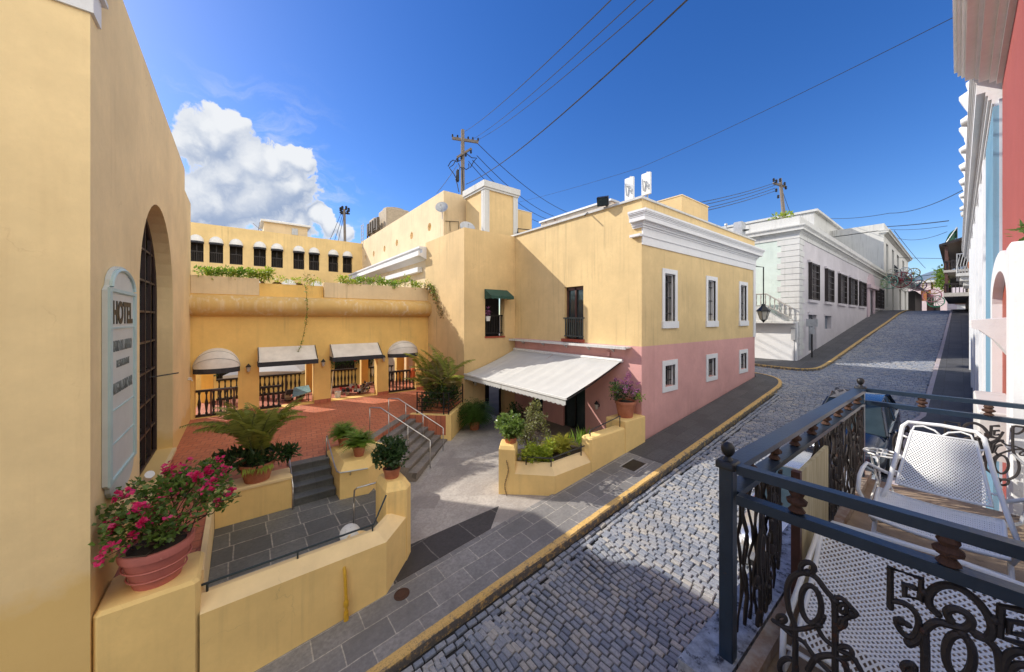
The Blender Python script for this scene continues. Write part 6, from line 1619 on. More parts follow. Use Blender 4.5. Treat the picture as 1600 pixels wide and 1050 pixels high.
# ferns on the wall block
for (x, y, z, s, lab) in ((2.50, 11.55, 1.86, .85, 'bright green fern in the rear small pot on the yellow wall block'), (2.66, 10.42, 1.86, .88, 'bright green fern in the front small terracotta pot on the yellow wall block')):
    t = thing('potted_fern', lab, 'potted plant', (x, y, z), 'fern pots on the yellow wall block')
    pot(t, (x, y, z), .20*s, .32*s, M['terracotta'], .05, 16); fo = MB(); fern(fo, (x, y, z+.34*s), 120, .72*s, q, 1.15, .075); fo.build('fronds', M['leaf_fern'], t)
sb = thing('potted_shrub', 'round dense dark green shrub in a terracotta pot on the end pier', 'potted plant', (2.78, 8.1, 2.06))
pot(sb, (2.78, 8.08, 2.06), .19, .22, M['terracotta'], .05, 16, .8); fo = MB()
for k in range(16):
    v = rvec(q); clump(fo, (2.78+v.x*.24, 8.08+v.y*.24, 2.60+v.z*.18), .2, 120, .085, q, .3, .3, 0, .7)
fo.build('foliage', M['leaf_dark'], sb); stm = MB(); twigs(stm, (2.78, 8.08, 2.25), [(2.78+q.uniform(-.25, .25), 8.08+q.uniform(-.25, .25), 2.65) for _ in range(8)], .012, q); stm.build('stems', M['bark'], sb)
# landing palm
lp2 = thing('clump_palm', 'tall clump of yellowish palms behind the black railing of the landing', 'palm', (7.1, 14.3, 1.7))
fo = MB(); rib = MB(); dr = MB()
for k in range(34):
    bx_, by_ = 7.2+q.uniform(-.5, .5), 14.5+q.uniform(-.4, .5)
    frond(fo if k % 4 else dr, rib, (bx_, by_, 1.8+q.uniform(0, .9)), q.uniform(0, 2*PI), q.uniform(1.5, 2.4), q.uniform(1.1, 1.52), q.uniform(.9, 1.9), .45, q, 26, .024)
fo.build('fronds', M['leaf_palm'], lp2); dr.build('dry_fronds', M['leaf_dry'], lp2)
for k in range(7): rib.tube([(7.2+q.uniform(-.4, .4), 14.5+q.uniform(-.3, .4), 1.7), (7.2+q.uniform(-.5, .5), 14.5+q.uniform(-.4, .4), 2.9)], .03, 6)
rib.build('stems', plain('palm_stem', (.13, .12, .04), .7, .3), lp2)
fo = MB()
for k in range(14): clump(fo, (7.0+q.uniform(-.8, .75), 14.05+q.uniform(-.4, .5), 2.15+q.uniform(-.2, .55)), .34, 130, .14, q, .3, .4, 0, .5)
fo.build('undergrowth', M['leaf_dark'], lp2)
ff = thing('floor_fern', 'large drooping fern standing on the plaza floor at the tower foot', 'fern', (8.5, 13.7, .68))
fo = MB(); fern(fo, (8.4, 13.5, 1.4), 230, 1.3, q, 1.0, .09, 2.6); fern(fo, (8.4, 13.5, 1.1), 120, 1.0, q, .7, .09, 2.2); fo.build('fronds', M['leaf_fern'] if False else leafmat('leaf_fern_deep', (.05, .11, .02), (.13, .23, .045)), ff)
mb = MB(); mb.lathe((8.45, 13.6, .68), [(.2, 0), (.28, .45), (.26, .5)], 14); mb.build('pot', M['terracotta'], ff)
# planter by the pink wall
b1 = thing('round_bush', 'rounded glossy green bush growing on the planter pillar', 'bush', (6.5, 8.3, 2.0))
fo = MB()
for k in range(16):
    v = rvec(q); clump(fo, (6.48+v.x*.30, 8.35+v.y*.30, 2.50+v.z*.22), .22, 110, .10, q, .2, .3, 0, .7)
fo.build('foliage', leafmat('leaf_glossy', (.07, .14, .03), (.24, .33, .09), .3, .3), b1)
stm = MB(); twigs(stm, (6.45, 8.3, 2.0), [(6.45+q.uniform(-.3, .3), 8.3+q.uniform(-.3, .3), 2.5) for _ in range(9)], .016, q); stm.build('stems', M['bark'], b1)
mb = MB(); mb.lathe((6.42, 8.28, 2.01), [(.16, 0), (.2, .14), (.19, .16)], 14); mb.build('pot', M['terracotta'], b1)
b2 = thing('sparse_shrub', 'taller sparse purplish shrub in the middle of the planter', 'bush', (7.4, 8.5, 1.4))
fo = MB(); stm = MB(); tp_ = []
for k in range(15):
    p = (7.45+q.uniform(-.55, .6), 8.45+q.uniform(-.4, .45), 1.75+q.uniform(0, .95)); tp_.append(p); clump(fo, p, .2, 70, .09, q, .1, .3, 0, .6)
for k in range(3): p = (7.5+.16*k, 8.6, 2.75+.12*(k % 2)); tp_.append(p); clump(fo, p, (.12, .12, .2), 60, .09, q, .1, .5, 0, .6)
twigs(stm, (7.4, 8.45, 1.35), tp_, .014, q); fo.build('foliage', leafmat('leaf_purplish', (.10, .09, .06), (.28, .30, .10)), b2); stm.build('stems', M['bark'], b2)
b3 = thing('lime_shrub', 'bright lime green low shrub at the front of the planter', 'bush', (7.2, 7.8, 1.4))
fo = MB()
for k in range(14): clump(fo, (7.15+q.uniform(-.5, .55), 7.8+q.uniform(-.25, .3), 1.55+q.uniform(-.05, .3)), .22, 95, .09, q, .2, .4, 0, .8)
fo.build('foliage', M['leaf_lime'], b3)
b4 = thing('yellow_fern', 'yellow green arching ferns at the right end of the planter', 'fern', (8.1, 7.9, 1.4))
fo = MB()
for x, y in ((7.9, 7.85), (8.25, 7.9), (8.05, 8.2), (8.5, 8.1)): fern(fo, (x, y, 1.5), 34, .62, q, 1.2, .06, 1.6)
fo.build('fronds', leafmat('leaf_yellowfern', (.28, .30, .03), (.55, .50, .08)), b4)
b5 = thing('strap_plant', 'small strap leaved plant beside the stepped planter wall', 'plant', (9.3, 8.0, 1.4))
fo = MB()
for _ in range(70): leaf(fo, Vector((9.3+q.uniform(-.5, .5), 7.95+q.uniform(-.3, .3), 1.5)), Vector((q.uniform(-.6, .6), q.uniform(-.6, .6), 1)), Vector((0, 0, 1)), q.uniform(.25, .5), .03)
fo.build('leaves', M['leaf_fern'], b5)
vpot = thing('potted_violet_bougainvillea', 'violet flowering shrub in a big terracotta pot on the planter end block', 'potted plant', (11.05, 7.5, 2.17))
VC = (11.05, 7.45, 2.17); pot(vpot, VC, .36, .58, M['terracotta'], .1, 24, .7)
fo = MB(); fl_ = MB(); lm = MB()
for k in range(12):
    p = (VC[0]+q.uniform(-.5, .45), VC[1]+q.uniform(-.45, .4), VC[2]+.72+q.uniform(0, .42)); clump(fo if k % 3 else lm, p, .2, 95, .085, q, .15, .3, 0, .6)
for k in range(20):
    p = (VC[0]+q.uniform(-.6, .5), VC[1]+q.uniform(-.5, .5), VC[2]+.8+q.uniform(.0, .55)); clump(fl_, p, .09, 22, .06, q, .1, .2, 0, 1.0)
for k in range(4): clump(fl_, (VC[0]+.1+.05*k, VC[1], VC[2]+1.3+.08*k), .09, 22, .06, q, .1, .2, 0, 1.0)
fo.build('foliage', M['leaf_dark'], vpot); lm.build('pale_foliage', M['leaf_fern'], vpot); fl_.build('flowers', M['bract_violet'], vpot)
dk = thing('potted_shrub', 'small dark shrub in shade under the big awning', 'potted plant', (10.4, 12.6, .68))
pot(dk, (9.9, 12.3, .68), .22, .35, M['ceramic']); fo = MB()
for k in range(7): clump(fo, (9.9+q.uniform(-.3, .3), 12.3+q.uniform(-.3, .3), 1.4+q.uniform(-.2, .3)), .25, 90, .1, q, .2, .3, 0, .6)
fo.build('foliage', M['leaf_dark'], dk)
# roof planters
for (nm, lab, a0, a1, seed, n, hh, mats) in (('planter_shrub', 'leafy climbing shrub spilling over the left roof planter', -1.2, 1.2, 4, 24, .75, 'leaf_fern'), ('planter_shrub', 'mixed green shrubs and grasses filling the right roof planter', 3.9, 8.3, 5, 30, .55, 'leaf_fern')):
    q2 = random.Random(seed); t = thing(nm, lab, 'plant', ((a0+a1)/2, 19.05, 7.45)); fo = MB(); lm = MB(); stm = MB(); tp_ = []
    for k in range(n):
        x = a0+(a1-a0)*(k+.5)/n+q2.uniform(-.1, .1); h = hh*(.35+.65*abs(noise.noise(Vector((x*1.3, seed, 0)))*1.8))
        p = (x, 19.0+q2.uniform(-.25, .2), 7.45+h*q2.uniform(.3, 1)); tp_.append(p)
        clump(fo if q2.random() < .6 else lm, p, (.26, .22, .2), 70, .13, q2, .1, .4, 0, .45)
    twigs(stm, ((a0+a1)/2, 19.1, 7.4), [], .01, q2)
    for p in tp_: stm.tube([(p[0], 19.1, 7.4), p], .01, 4)
    fo.build('foliage', M[mats], t); lm.build('pale_foliage', M['leaf_lime'], t); stm.build('stems', M['bark'], t)
t = thing('small_roof_plant', 'sparse low plants in the recessed middle of the roof parapet', 'plant', (2, 19.2, 7.3)); fo = MB(); q2 = random.Random(9)
for k in range(9): clump(fo, (.9+.27*k, 19.1, 7.42+q2.uniform(0, .14)), (.2, .15, .14), 34, .11, q2, .1, .4, 0, .45)
fo.build('foliage', M['leaf_lime'], t); fo = MB(); clump(fo, (2.6, 19.1, 7.6), .3, 120, .09, q2, .2, .3, 0, .4); fo.build('dry_tuft', M['leaf_dry'], t)
def vine(name, lab, path, n, size, spread, mat, seed):
    q2 = random.Random(seed); t = thing(name, lab, 'vine', path[0]); stm = MB(); stm.tube(path, .008, 4); stm.build('stem', M['bark'], t); fo = MB()
    for _ in range(n):
        f = q2.random()*(len(path)-1); i = int(f); p = Vector(path[i]).lerp(Vector(path[i+1]), f-i)+rvec(q2)*spread
        leaf(fo, p, rvec(q2)+Vector((0, -.4, -.4)), Vector((0, 0, 1)), size*q2.uniform(.6, 1.2), size*.33)
    fo.build('leaves', mat, t)
vine('hanging_vine', 'thin vine hanging down from the arcade roof over the awning', [(2.36, 18.6, 7.35), (2.4, 18.24, 6.9), (2.42, 18.2, 6.2), (2.40, 18.3, 5.6), (2.33, 18.6, 5.0), (2.25, 18.55, 4.6), (2.1, 18.5, 4.2)], 90, .10, .04, M['leaf_fern'], 2)
vine('corner_vine', 'dry tangled vine trailing down the tower corner from the right roof planter', [(8.2, 18.7, 7.6), (8.42, 18.3, 7.5), (8.48, 17.8, 7.0), (8.5, 17.3, 6.4), (8.5, 16.9, 5.9)], 240, .13, .16, M['leaf_dry'], 3)
vine('corner_vine', 'second thin green vine beside the dry one at the tower corner', [(8.3, 18.5, 7.8), (8.45, 17.9, 7.4), (8.49, 17.5, 6.7)], 110, .13, .14, M['leaf_fern'], 6)
fo = MB(); clump(fo, (5.12, -.42, 6.42), (.16, .14, .1), 170, .07, q, .1, .2, 0, .5); fo.build('foliage', M['leaf'], lp)
stm = MB(); twigs(stm, (5.12, -.44, 6.33), [(5.12+q.uniform(-.15, .15), -.42+q.uniform(-.1, .1), 6.45) for _ in range(7)], .005, q); stm.build('stems', M['bark'], lp)
fo = MB()
for k in range(14): clump(fo, (62+q.uniform(0, 9), 1.25+q.uniform(-.2, .2), 10.3+q.uniform(-.8, 1.6)), .5, 60, .28, q, .2, .2, 0, .5)
fo.build('foliage', M['leaf_fern'], bp)
t = thing('roof_weed', 'small yellow green weed growing on the white parapet corner', 'plant', (29, 8, 12.4)); fo = MB(); clump(fo, (28.9, 7.3, 12.6), (.3, .7, .28), 160, .22, q, .1, .3, 0, .5); fo.build('foliage', M['leaf_lime'], t)
t = thing('window_flowers', 'small pot of pale pink flowers on the tower window rail', 'flowers', (10, 14.8, 5.7)); fo = MB(); clump(fo, (10.0, 14.8, 6.05), (.2, .12, .25), 70, .1, q, .1, .3, 0, .7); fo.build('flowers', M['bract_violet'], t)
mb = MB(); mb.lathe((10.0, 14.8, 5.6), [(.1, 0), (.14, .25)], 10); mb.build('pot', M['panel_white'], t)
# flowers along the courtyard rails
t = thing('planter_shrub', 'dark leafy planter with red blossoms on the courtyard wing railing', 'plant', (3, 29.6, 2.4)); fo = MB(); rf = MB()
for k in range(46):
    x = -1.4+.24*k; clump(fo, (x, 29.6, 2.35+q.uniform(-.15, .25)), .28, 34, .2, q, .2, .3, 0, .5)
    if q.random() < .3: clump(rf, (x, 29.4, 2.5), .14, 14, .12, q, .1, .2, 0, 1)
fo.build('foliage', M['leaf_dark'], t); rf.build('blossoms', M['red_flower'], t)

# ================================================================ RAILINGS, POLES, WIRES, SMALL THINGS
def steel(name, lab, rails, posts, mat, r=.021, group='steel stair handrails'):
    t = thing(name, lab, 'handrail', posts[0][0], group)
    mb = MB(); mb.tube(rails, r, 8); mb.build('rail', mat, t, True, 60)
    for a, b in posts: 
        mb = MB(); mb.tube([a, b], r*.85, 8); mb.build('post', mat, t, True)
def stair_rail(s, lab):
    def top(t): return T45(s, t, 1.7+.9-(max(0, t+6.05))*rise/run)
    def gr(t):
        k = max(0, math.ceil((t+6.05)/run-1e-6)); return max(.5, 1.704-k*rise)
    P0 = T45(s, -6.45, 1.7); T0 = T45(s, -6.45, 2.6)
    ts = [-6.45, -5.75, -5.05, -4.25]
    tb = -4.25
    posts = [(T45(s, t, gr(t) if t > -6 else 1.7), top(t)) for t in ts]
    steel('handrail', lab, [T45(s, -6.45, 2.58), T45(s, -6.42, 2.6), T45(s, -6.05, 2.6), top(-5.5), top(-4.9), top(-4.28), T45(s, -4.25, top(-4.25)[2]-.03)], posts, M['steel'])
stair_rail(11.55, 'left steel handrail running down the middle of the wide stone stairs')
stair_rail(12.95, 'right steel handrail on the wide stone stairs nearer the palm landing')
steel('handrail', 'short steel handrail along the bench wall side of the slate steps', [(1.03, 11.3, 2.25), (1.03, 11.25, 2.28), (1.04, 10.4, 1.75), (1.04, 10.15, 1.6), (1.04, 10.13, 1.5)], [((1.03, 11.28, 1.7), (1.03, 11.28, 2.27)), ((1.04, 10.14, 1.0), (1.04, 10.14, 1.58))], M['steel'], .018)
steel('handrail', 'bent steel handrail running along the fern wall block', [(2.0, 11.35, 2.28), (2.0, 11.3, 2.32), (1.99, 10.2, 1.82), (2.0, 9.95, 1.74), (2.06, 9.85, 1.73), (2.7, 9.72, 1.72)], [((2.0, 11.35, 1.7), (2.0, 11.35, 2.3)), ((2.3, 9.88, 1.6), (2.3, 9.81, 1.73))], M['steel'], .018)
steel('handrail', 'small hooped steel handrail on the slate court beside the end pier', [(2.06, 8.52, 1.5), (2.07, 8.5, 1.8), (2.12, 8.45, 1.86), (2.5, 8.35, 1.9)], [((2.06, 8.52, 1.0), (2.06, 8.52, 1.6))], M['steel'], .018)
steel('handrail', 'dark blue green handrail along the top of the patio street wall', [(-.5, 7.28, 1.56), (2.14, 7.28, 1.56), (2.5, 7.62, 1.9)], [((.82, 7.28, 1.43), (.82, 7.28, 1.55)), ((2.12, 7.29, 1.43), (2.12, 7.29, 1.55)), ((-.4, 7.28, 1.43), (-.4, 7.28, 1.55))], plain('dark_teal_paint', (.02, .035, .04), .4, .2, metal=.2), .019, 'dark wall handrails')
dkp = plain('dark_rail_paint', (.025, .025, .025), .45, .2)
steel('handrail', 'dark handrail bent along the low chamfered part of the planter', [(6.55, 7.82, 1.68), (7.1, 7.25, 1.68), (8.55, 7.25, 1.72)], [((7.1, 7.25, 1.45), (7.1, 7.25, 1.68)), ((6.6, 7.78, 1.45), (6.6, 7.78, 1.68)), ((8.4, 7.25, 1.45), (8.4, 7.25, 1.71))], dkp, .02, 'dark wall handrails')
steel('handrail', 'short dark handrail on the stepped planter wall near the violet pot', [(8.75, 7.22, 2.05), (8.8, 7.22, 2.16), (10.4, 7.22, 2.35)], [((8.8, 7.22, 1.98), (8.8, 7.22, 2.16)), ((10.38, 7.22, 1.98), (10.38, 7.22, 2.34))], dkp, .018, 'dark wall handrails')
lr = thing('landing_railing', 'black flat bar railing around the palm landing beside the stairs', 'railing', (6.9, 13.1, 1.73))
L0, L1, L2 = (5.9, 14.05), (6.86, 13.05), (8.35, 14.5)
for a, b in ((L0, L1), (L1, L2)):
    mb = MB()
    for z in (1.86, 2.03, 2.20, 2.37, 2.62): mb.beam((*a, z), (*b, z), .03, .022)
    mb.build('bars', M['iron'], lr)
for p in (L0, L1, L2, (6.05, 13.9), (6.7, 13.2)): 
    mb = MB(); mb.tube([(*p, 1.7), (*p, 2.64)], .028, 6); mb.build('post', M['iron'], lr)
# small things
yp = thing('yellow_pipe', 'yellow painted pipe rising up the patio street wall from the pavement', 'pipe', (1.55, 6.96, .16))
mb = MB(); mb.tube([(1.55, 6.95, .12), (1.55, 6.95, .55), (1.53, 6.96, 1.05), (1.53, 7.02, 1.12)], .028, 8); mb.lathe((1.55, 6.95, .40), [(.03, 0), (.045, .02), (.045, .1), (.03, .14)], 8); mb.lathe((1.55, 6.95, .12), [(.045, 0), (.04, .2)], 8); mb.build('pipe', plain('yellow_paint', (.60, .34, .02), .5, .15, 12), yp, True, 40)
mh = thing('manhole_cover', 'round rusty iron manhole cover in the pavement by the wall corner', 'manhole cover', (2.53, 6.82, .27))
def disc(mb, c, r, h, n=24, r2=None): 
    rg = [[(c[0]+rr*math.cos(2*PI*k/n), c[1]+rr*math.sin(2*PI*k/n), gz(c[0]+rr*math.cos(2*PI*k/n))+hh) for k in range(n)] for rr, hh in ((r, .0), (r, h), (r*.85, h), (r*.83, h*.4), (r*.6, h*.4), (r*.58, h), (r*.02, h))]
    mb.loft(rg, True)
mb = MB(); disc(mb, (2.53, 6.78), .15, .012); mb.build('cover', M['rust'], mh)
dh = thing('utility_hatch', 'dark square utility cover in the pavement before the planter', 'hatch', (9.9, 6.4, 1.04))
mb = MB(); 
def gq(x0, x1, y0, y1, h): return [(x0, y0, gz(x0)+h), (x1, y0, gz(x1)+h), (x1, y1, gz(x1)+h), (x0, y1, gz(x0)+h)]
mb.hexa(gq(9.6, 10.25, 6.15, 6.62, -.05), gq(9.6, 10.25, 6.15, 6.62, .006)); mb.build('cover', M['iron'], dh)
mb = MB(); mb.hexa(gq(9.55, 10.3, 6.1, 6.15, -.05), gq(9.55, 10.3, 6.1, 6.15, .008)); mb.hexa(gq(9.55, 10.3, 6.62, 6.67, -.05), gq(9.55, 10.3, 6.62, 6.67, .008)); mb.build('rim', M['galv'], dh)
cd = thing('ceramic_dish', 'white speckled ceramic dish leaning inside the slate court wall', 'dish', (1.85, 7.9, 1.0))
mb = MB(); rg = []
for r, o in ((.02, .03), (.12, .025), (.2, -.02), (.21, -.03), (.2, -.035), (.1, .0)):
    rg.append([(1.86+r*math.cos(2*PI*k/20), 7.95+r*.75*math.sin(2*PI*k/20)-o, 1.16+r*.68*math.sin(2*PI*k/20)+o*.8) for k in range(20)])
mb.loft(rg, True); mb.build('dish', plain('speckled_white', (.6, .6, .58), .5, .1, spots=((.15, .15, .16), 20, .6)), cd, True, 50)
mb = MB(); mb.lathe((1.95, 7.75, 1.0), [(.17, 0), (.21, .16), (.18, .17), (.15, .05)], 16); mb.build('bowl', M['yellow_cap'], cd, True, 50)
cn = thing('rusty_chain', 'rusty chain hanging on the planter pillar', 'chain', (6.0, 8.0, 1.6))
mb = MB()
for k in range(17):
    z = 1.62-.06*k; ox = .035*math.sin(k*.4); c = (6.055+ox, 8.0-ox-.0, z)
    L = [(c[0]-.012+(.016*math.cos(2*PI*j/8) if k % 2 else 0)*.7, c[1]-.012-(.016*math.cos(2*PI*j/8) if k % 2 else 0)*.7, c[2]+.036*math.sin(2*PI*j/8)) if k % 2 else (c[0]-.012+.016*math.cos(2*PI*j/8)*.7, c[1]-.012+.016*math.cos(2*PI*j/8)*.7, c[2]+.036*math.sin(2*PI*j/8)) for j in range(8)]
    mb.tube(L, .0065, 5, True)
mb.build('links', M['rust'], cn)
ws = thing('wall_spotlight', 'small white spotlight on the wall ledge above the bougainvillea', 'spotlight', (-1.3, 9.0, 2.6))
mb = MB(); mb.tube([(-1.36, 9.3, 2.74), (-1.3, 9.15, 2.86)], [.06, .07], 12); mb.tube([(-1.54, 9.35, 2.7), (-1.36, 9.3, 2.72)], .02, 6); mb.build('lamp_head', M['panel_white'], ws)
wl2 = thing('wall_valve', 'pair of small metal taps on the shaded yellow wall near the arcade', 'tap', (-1.5, 17.9, 3.4))
mb = MB(); mb.tube([(-1.54, 17.9, 3.42), (-1.44, 17.9, 3.42), (-1.42, 17.9, 3.36)], .03, 6); mb.tube([(-1.54, 18.15, 3.44), (-1.45, 18.15, 3.44)], .03, 6); mb.build('taps', M['steel'], wl2)
# utility poles
def wire(lab, pts, r=.018, sag=0., n=14, group='overhead cables'):
    P = [Vector(p) for p in pts]; out = []
    for a, b in zip(P, P[1:]):
        for k in range(n): 
            f = k/n; p = a.lerp(b, f); p.z -= sag*4*f*(1-f); out.append(p)
    out.append(P[-1]); mb = MB(); mb.tube(out, r, 5)
    tag(mb.build('overhead_cable', M['wire']), lab, 'cable', group)
def insul(mb, p, s=1.): mb.lathe((p[0], p[1], p[2]), [(.03*s, 0), (.06*s, .05*s), (.04*s, .09*s), (.06*s, .13*s), (.03*s, .18*s)], 7)
D1 = 27.0
p1t = P3(723, 203, D1); PB = (p1t.x, p1t.y)
po1 = thing('utility_pole', 'tall wooden utility pole with two cross arms behind the porthole building', 'utility pole', (PB[0], PB[1], 1))
mb = MB(); mb.tube([(PB[0], PB[1], 1), (PB[0], PB[1], 12), p1t], [.2, .17, .14], 10); mb.build('mast', M['pole_wood'], po1, True, 60)
def arm(a, b, w=.14): 
    mb = MB(); mb.beam(a, b, w, w*1.2); return mb.build('cross_arm', M['pole_wood'], po1)
a1, a2 = P3(707, 216, D1+.25), P3(747, 222, D1-.3); arm(a1, a2, .16); b1_, b2_ = P3(714, 246, D1-.2), P3(737, 232, D1-.2); arm(b1_, b2_, .12)
mb = MB()
for f in (0, .2, .38, .62, .8, 1): insul(mb, a1.lerp(a2, f)+Vector((0, 0, .08)), 1.3)
for f in (.05, .3, .6, .95): insul(mb, b1_.lerp(b2_, f)+Vector((0, 0, -.35)), 1.5)
mb.build('insulators', M['iron'], po1)
mb = MB()
for k, (px_, py_, px2, py2, px3, py3) in enumerate(((714, 247, 702, 262, 716, 285), (720, 250, 708, 250, 700, 260), (724, 262, 733, 262, 732, 256), (718, 262, 712, 280, 717, 300), (729, 240, 745, 247, 735, 262), (716, 255, 722, 262, 724, 300))):
    q0, q1, q2_ = P3(px_, py_, D1-.2), P3(px2, py2, D1-.3), P3(px3, py3, D1-.2); mb.tube([q0, q0.lerp(q1, .5)+Vector((0, 0, -.15)), q1, q1.lerp(q2_, .5)+Vector((0, 0, .1)), q2_], .035, 5)
mb.build('drop_leads', M['wire'], po1)
mb = MB(); c_ = P3(715, 274, D1-.2); mb.lathe((c_.x, c_.y, c_.z-.5), [(.06, 0), (.13, .08), (.13, .8), (.06, .95)], 8); mb.build('junction_can', M['iron'], po1)
for k, (s_, e_, lab, r, sag) in enumerate(((P3(727, 205, D1), P3(985, -30, 7.), 'upper cable from the tall pole running over the street, leftmost of four', .014, .25),
        (P3(741, 216, D1), P3(1025, -30, 7.), 'second cable from the tall pole over the street', .012, .25), (P3(746, 219, D1), P3(1055, -30, 7), 'third cable from the tall pole over the street', .012, .3),
        (P3(728, 288, D1), P3(1105, -30, 7), 'thick twisted cable, rightmost of those passing over the street', .022, .5))):
    wire(lab, [s_, e_], r, sag)
wire('long thin cable crossing the empty sky to the right cornice', [P3(800, 318, 30), P3(1000, 262, 17), P3(1490, 27, 7.2)], .008, .1)
for k, (a, b, c, e) in enumerate(((746, 224, 905, 338), (745, 243, 880, 342), (738, 250, 868, 346), (732, 252, 852, 350))):
    wire('low cable descending from the tall pole behind the pink roof, %s from top' % ORD[k], [P3(a, b, D1), P3(c, e, 44)], .026, .9)
wire('guy cable going down left from the tall pole', [P3(714, 258, D1), P3(682, 302, 29)], .02, .1)
D2 = 39.6; p2t = P3(1219, 279, D2); p2b = P3(1225, 340, D2)
po2 = thing('utility_pole', 'leaning utility pole with bundled lines behind the long white house', 'utility pole', (p2b.x, p2b.y, 4))
mb = MB(); mb.tube([(p2b.x+.2, p2b.y, 4), p2b, p2t], [.22, .2, .15], 10); mb.build('mast', M['pole_wood'], po2, True, 60)
mb = MB(); mb.beam(P3(1208, 286, D2), P3(1228, 292, D2), .16, .2); mb.build('cross_arm', M['pole_wood'], po2)
mb = MB()
for x, y in ((1209, 284), (1213, 286), (1219, 284), (1226, 290), (1228, 296), (1213, 300), (1216, 310)): insul(mb, P3(x, y, D2-.3), 2.2)
mb.build('insulators', M['iron'], po2)
for k, (a, b, e) in enumerate(((1213, 285, 311), (1212, 289, 316), (1211, 294, 322), (1212, 298, 326))):
    wire('cable from the leaning pole passing left behind the pink roof, %s from top' % ORD[k], [P3(a, b, D2), P3(1090, e+6, 30)], .03, .15)
wire('thin cable slanting down right from the leaning pole', [P3(1222, 296, D2), P3(1236, 335, 45)], .025, .1)
wire('cable from behind the white roof rising to the ornate house', [P3(1268, 338, 60), P3(1390, 333, 40), P3(1512, 293, 26)], .03, .5)
wire('double cable crossing the street near the white upper house', [P3(1386, 354, 72), P3(1482, 345, 50)], .07, .1)
wire('thin cable below the double cable over the street', [P3(1386, 358, 72), P3(1480, 353, 50)], .035, .3)
wire('drooping cable above the coloured wheels', [P3(1396, 370, 72), P3(1480, 362, 50)], .035, .9)
wire('level thin cable high above the street end', [P3(1330, 400, 60), P3(1500, 404, 60)], .04, .1)
wire('cable slanting down past the white upper house corner', [P3(1397, 360, 74), P3(1446, 419, 100)], .05, .3)
D3 = 62; p3t = P3(538, 327, D3); p3b = P3(539, 380, D3)
po3 = thing('utility_pole', 'distant slim pole with a cluster of fittings beyond the courtyard', 'utility pole', (p3b.x, p3b.y, 2))
mb = MB(); mb.tube([(p3b.x, p3b.y, 2), p3b, p3t], .22, 8); mb.build('mast', M['pole_wood'], po3)
mb = MB()
for x, y in ((532, 330), (535, 328), (541, 328), (545, 331), (534, 335), (543, 335)): insul(mb, P3(x, y, D3), 4)
mb.beam(P3(531, 332, D3), P3(546, 334, D3), .25, .25); mb.build('fittings', M['iron'], po3)
for k, (x, e) in enumerate(((533, 514), (536, 522), (538, 528))): wire('stay cable of the distant slim pole, %s from left' % ORD[k], [P3(x, 333, D3), P3(e, 378, D3-2)], .04, .1)
# roof tank and ladder
tk = thing('water_tank', 'tan water tank housing with dark pipework on the porthole building roof', 'tank', (11, 33, 13.7))
mb = MB(); mb.cbox(10.6, 12.8, 32.2, 34.6, 13.4, 16.0, .1); mb.lathe((11.7, 33.4, 16.0), [(1.0, 0), (1.0, .15), (.3, .3)], 18); mb.build('housing', M['tank'], tk)
mb = MB(); mb.cbox(10.3, 11.2, 35.0, 36.6, 13.4, 15.6, .08); mb.build('side_box', M['tank'], tk)
mb = MB()
for k in range(5): mb.cbox(10.05, 10.3, 33.2+.75*k, 33.6+.75*k, 14.0+.3*(k % 2), 15.2, .04)
mb.tube([(10.2, 33, 14.2), (10.2, 36.8, 14.2), (10.2, 36.8, 13.4)], .07, 6); mb.tube([(10.25, 33.3, 15.0), (10.25, 36.4, 15.0)], .06, 6); mb.build('pipework', plain('dark_pipe', (.10, .08, .06), .7, .3), tk)
ld = thing('ladder', 'thin metal ladder at the far end of the porthole building roof', 'ladder', (10, 37.8, 13.7))
mb = MB()
for y in (37.6, 38.3): mb.tube([(10.0, y, 12.8), (10.0, y, 15.5)], .04, 5)
for k in range(8): mb.tube([(10.0, 37.6, 13.1+.32*k), (10.0, 38.3, 13.1+.32*k)], .03, 5)
mb.build('rungs', M['galv'], ld)
def dish(c, nrm, r, lab):
    t = thing('satellite_dish', lab, 'satellite dish', c, 'small satellite dishes'); n_ = Vector(nrm).normalized(); x = n_.cross(Vector((0, 0, 1))).normalized(); y = x.cross(n_); c = Vector(c); rg = []
    for k in range(6):
        f = k/5; rg.append([c + n_*(r*.25*f*f) + (x*math.cos(2*PI*j/18)+y*math.sin(2*PI*j/18))*max(.005, r*f) for j in range(18)])
    mb = MB(); mb.loft(rg, False); mb.build('reflector', M['galv'], t, True)
    mb = MB(); mb.tube([c-y*r*.9, c+n_*r*.8], .02, 5); mb.ball(c+n_*r*.8, .05, 6, 5); mb.tube([c, c-n_*.15, c-n_*.15+Vector((0, 0, -.6))], .025, 6); mb.build('arm', M['galv'], t)
dish((9.75, 19.45, 12.5), (-.55, -.75, .35), .38, 'grey satellite dish on the corner of the porthole building')
dish((9.6, 16.2, 10.55), (-.2, -.8, .5), .42, 'grey satellite dish standing on the tower roof edge')
wf_ = thing('wall_fitting', 'thin dark metal bracket and cable on the side of the porthole building corner', 'bracket', (11, 19.6, 11.4))
mb = MB(); mb.tube([(10.1, 19.66, 11.8), (11.0, 19.6, 11.9), (11.0, 19.6, 11.3)], .02, 5); mb.tube([(10.4, 19.66, 11.85), (10.4, 19.6, 11.2)], .018, 5); mb.tube([(12.7, 19.5, 12.9), (12.9, 19.4, 11.8), (12.85, 19.45, 10.6)], .02, 5); mb.build('bars', M['iron'], wf_)
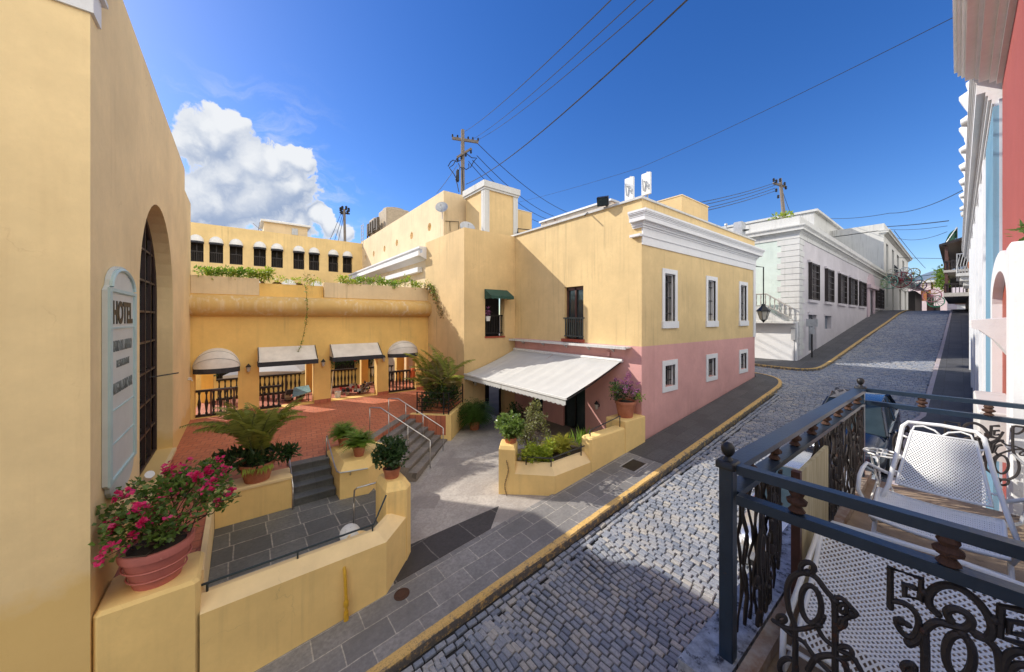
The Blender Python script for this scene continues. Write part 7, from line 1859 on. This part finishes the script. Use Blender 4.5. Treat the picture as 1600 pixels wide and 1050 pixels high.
# coloured wheels strung over the street
WH = [(1408, 437, 12, (.40, .05, .06), 'dark red spoked wheel, the biggest of the string over the street'), (1427, 438, 10, (.05, .38, .30), 'teal spoked wheel right of the biggest red one'), (1390, 441, 10, (.22, .45, .34), 'pale green spoked wheel left of the biggest red one'),
      (1378, 444, 6, (.35, .45, .25), 'small olive spoked wheel at the left end of the string'), (1419, 448, 8, (.62, .6, .5), 'white rimmed spoked wheel hanging lowest in the middle'), (1436, 446, 8, (.45, .16, .25), 'pink spoked wheel beside the teal wheel'),
      (1395, 428, 8, (.62, .58, .45), 'cream spoked wheel at the upper left of the string'), (1414, 426, 8, (.55, .58, .55), 'grey white spoked wheel at the top of the string'), (1427, 427, 8, (.50, .38, .10), 'mustard spoked wheel at the upper right of the string'),
      (1460, 446, 13, (.55, .45, .05), 'yellow spoked wheel in front of the orange shuttered window'), (1456, 462, 10, (.50, .20, .24), 'rose spoked wheel below the yellow one'), (1462, 471, 9, (.04, .32, .18), 'green spoked wheel hanging lowest at the street end')]
for k, (x, y, r, col, lab) in enumerate(WH):
    D = 46 if x < 1450 else 70
    c = P3(x, y, D); rr_ = r/545*D; t = thing('spoked_wheel', lab, 'wheel decoration', c, 'coloured wheels strung over the street'); mt = plain('wheel_paint', col, .5, .1)
    ax = Vector((-.8, .25+.15*math.sin(k), .1)).normalized(); u_ = ax.cross(Vector((0, 0, 1))).normalized(); v_ = u_.cross(ax)
    mb = MB(); mb.tube([c+(u_*math.cos(2*PI*j/20)+v_*math.sin(2*PI*j/20))*rr_ for j in range(20)], .055*D/46, 5, True); mb.build('rim', mt, t)
    mb = MB()
    for j in range(12): mb.tube([c, c+(u_*math.cos(2*PI*j/12)+v_*math.sin(2*PI*j/12))*rr_], .026*D/46, 4)
    mb.ball(c, .13, 6, 5); mb.build('spokes', mt, t)
wire('cable carrying the upper coloured wheels across the street', [P3(1365, 432, 48), P3(1478, 426, 44)], .03, .3)
wire('cable carrying the lower coloured wheels across the street', [P3(1368, 450, 48), P3(1478, 440, 44)], .025, .3)
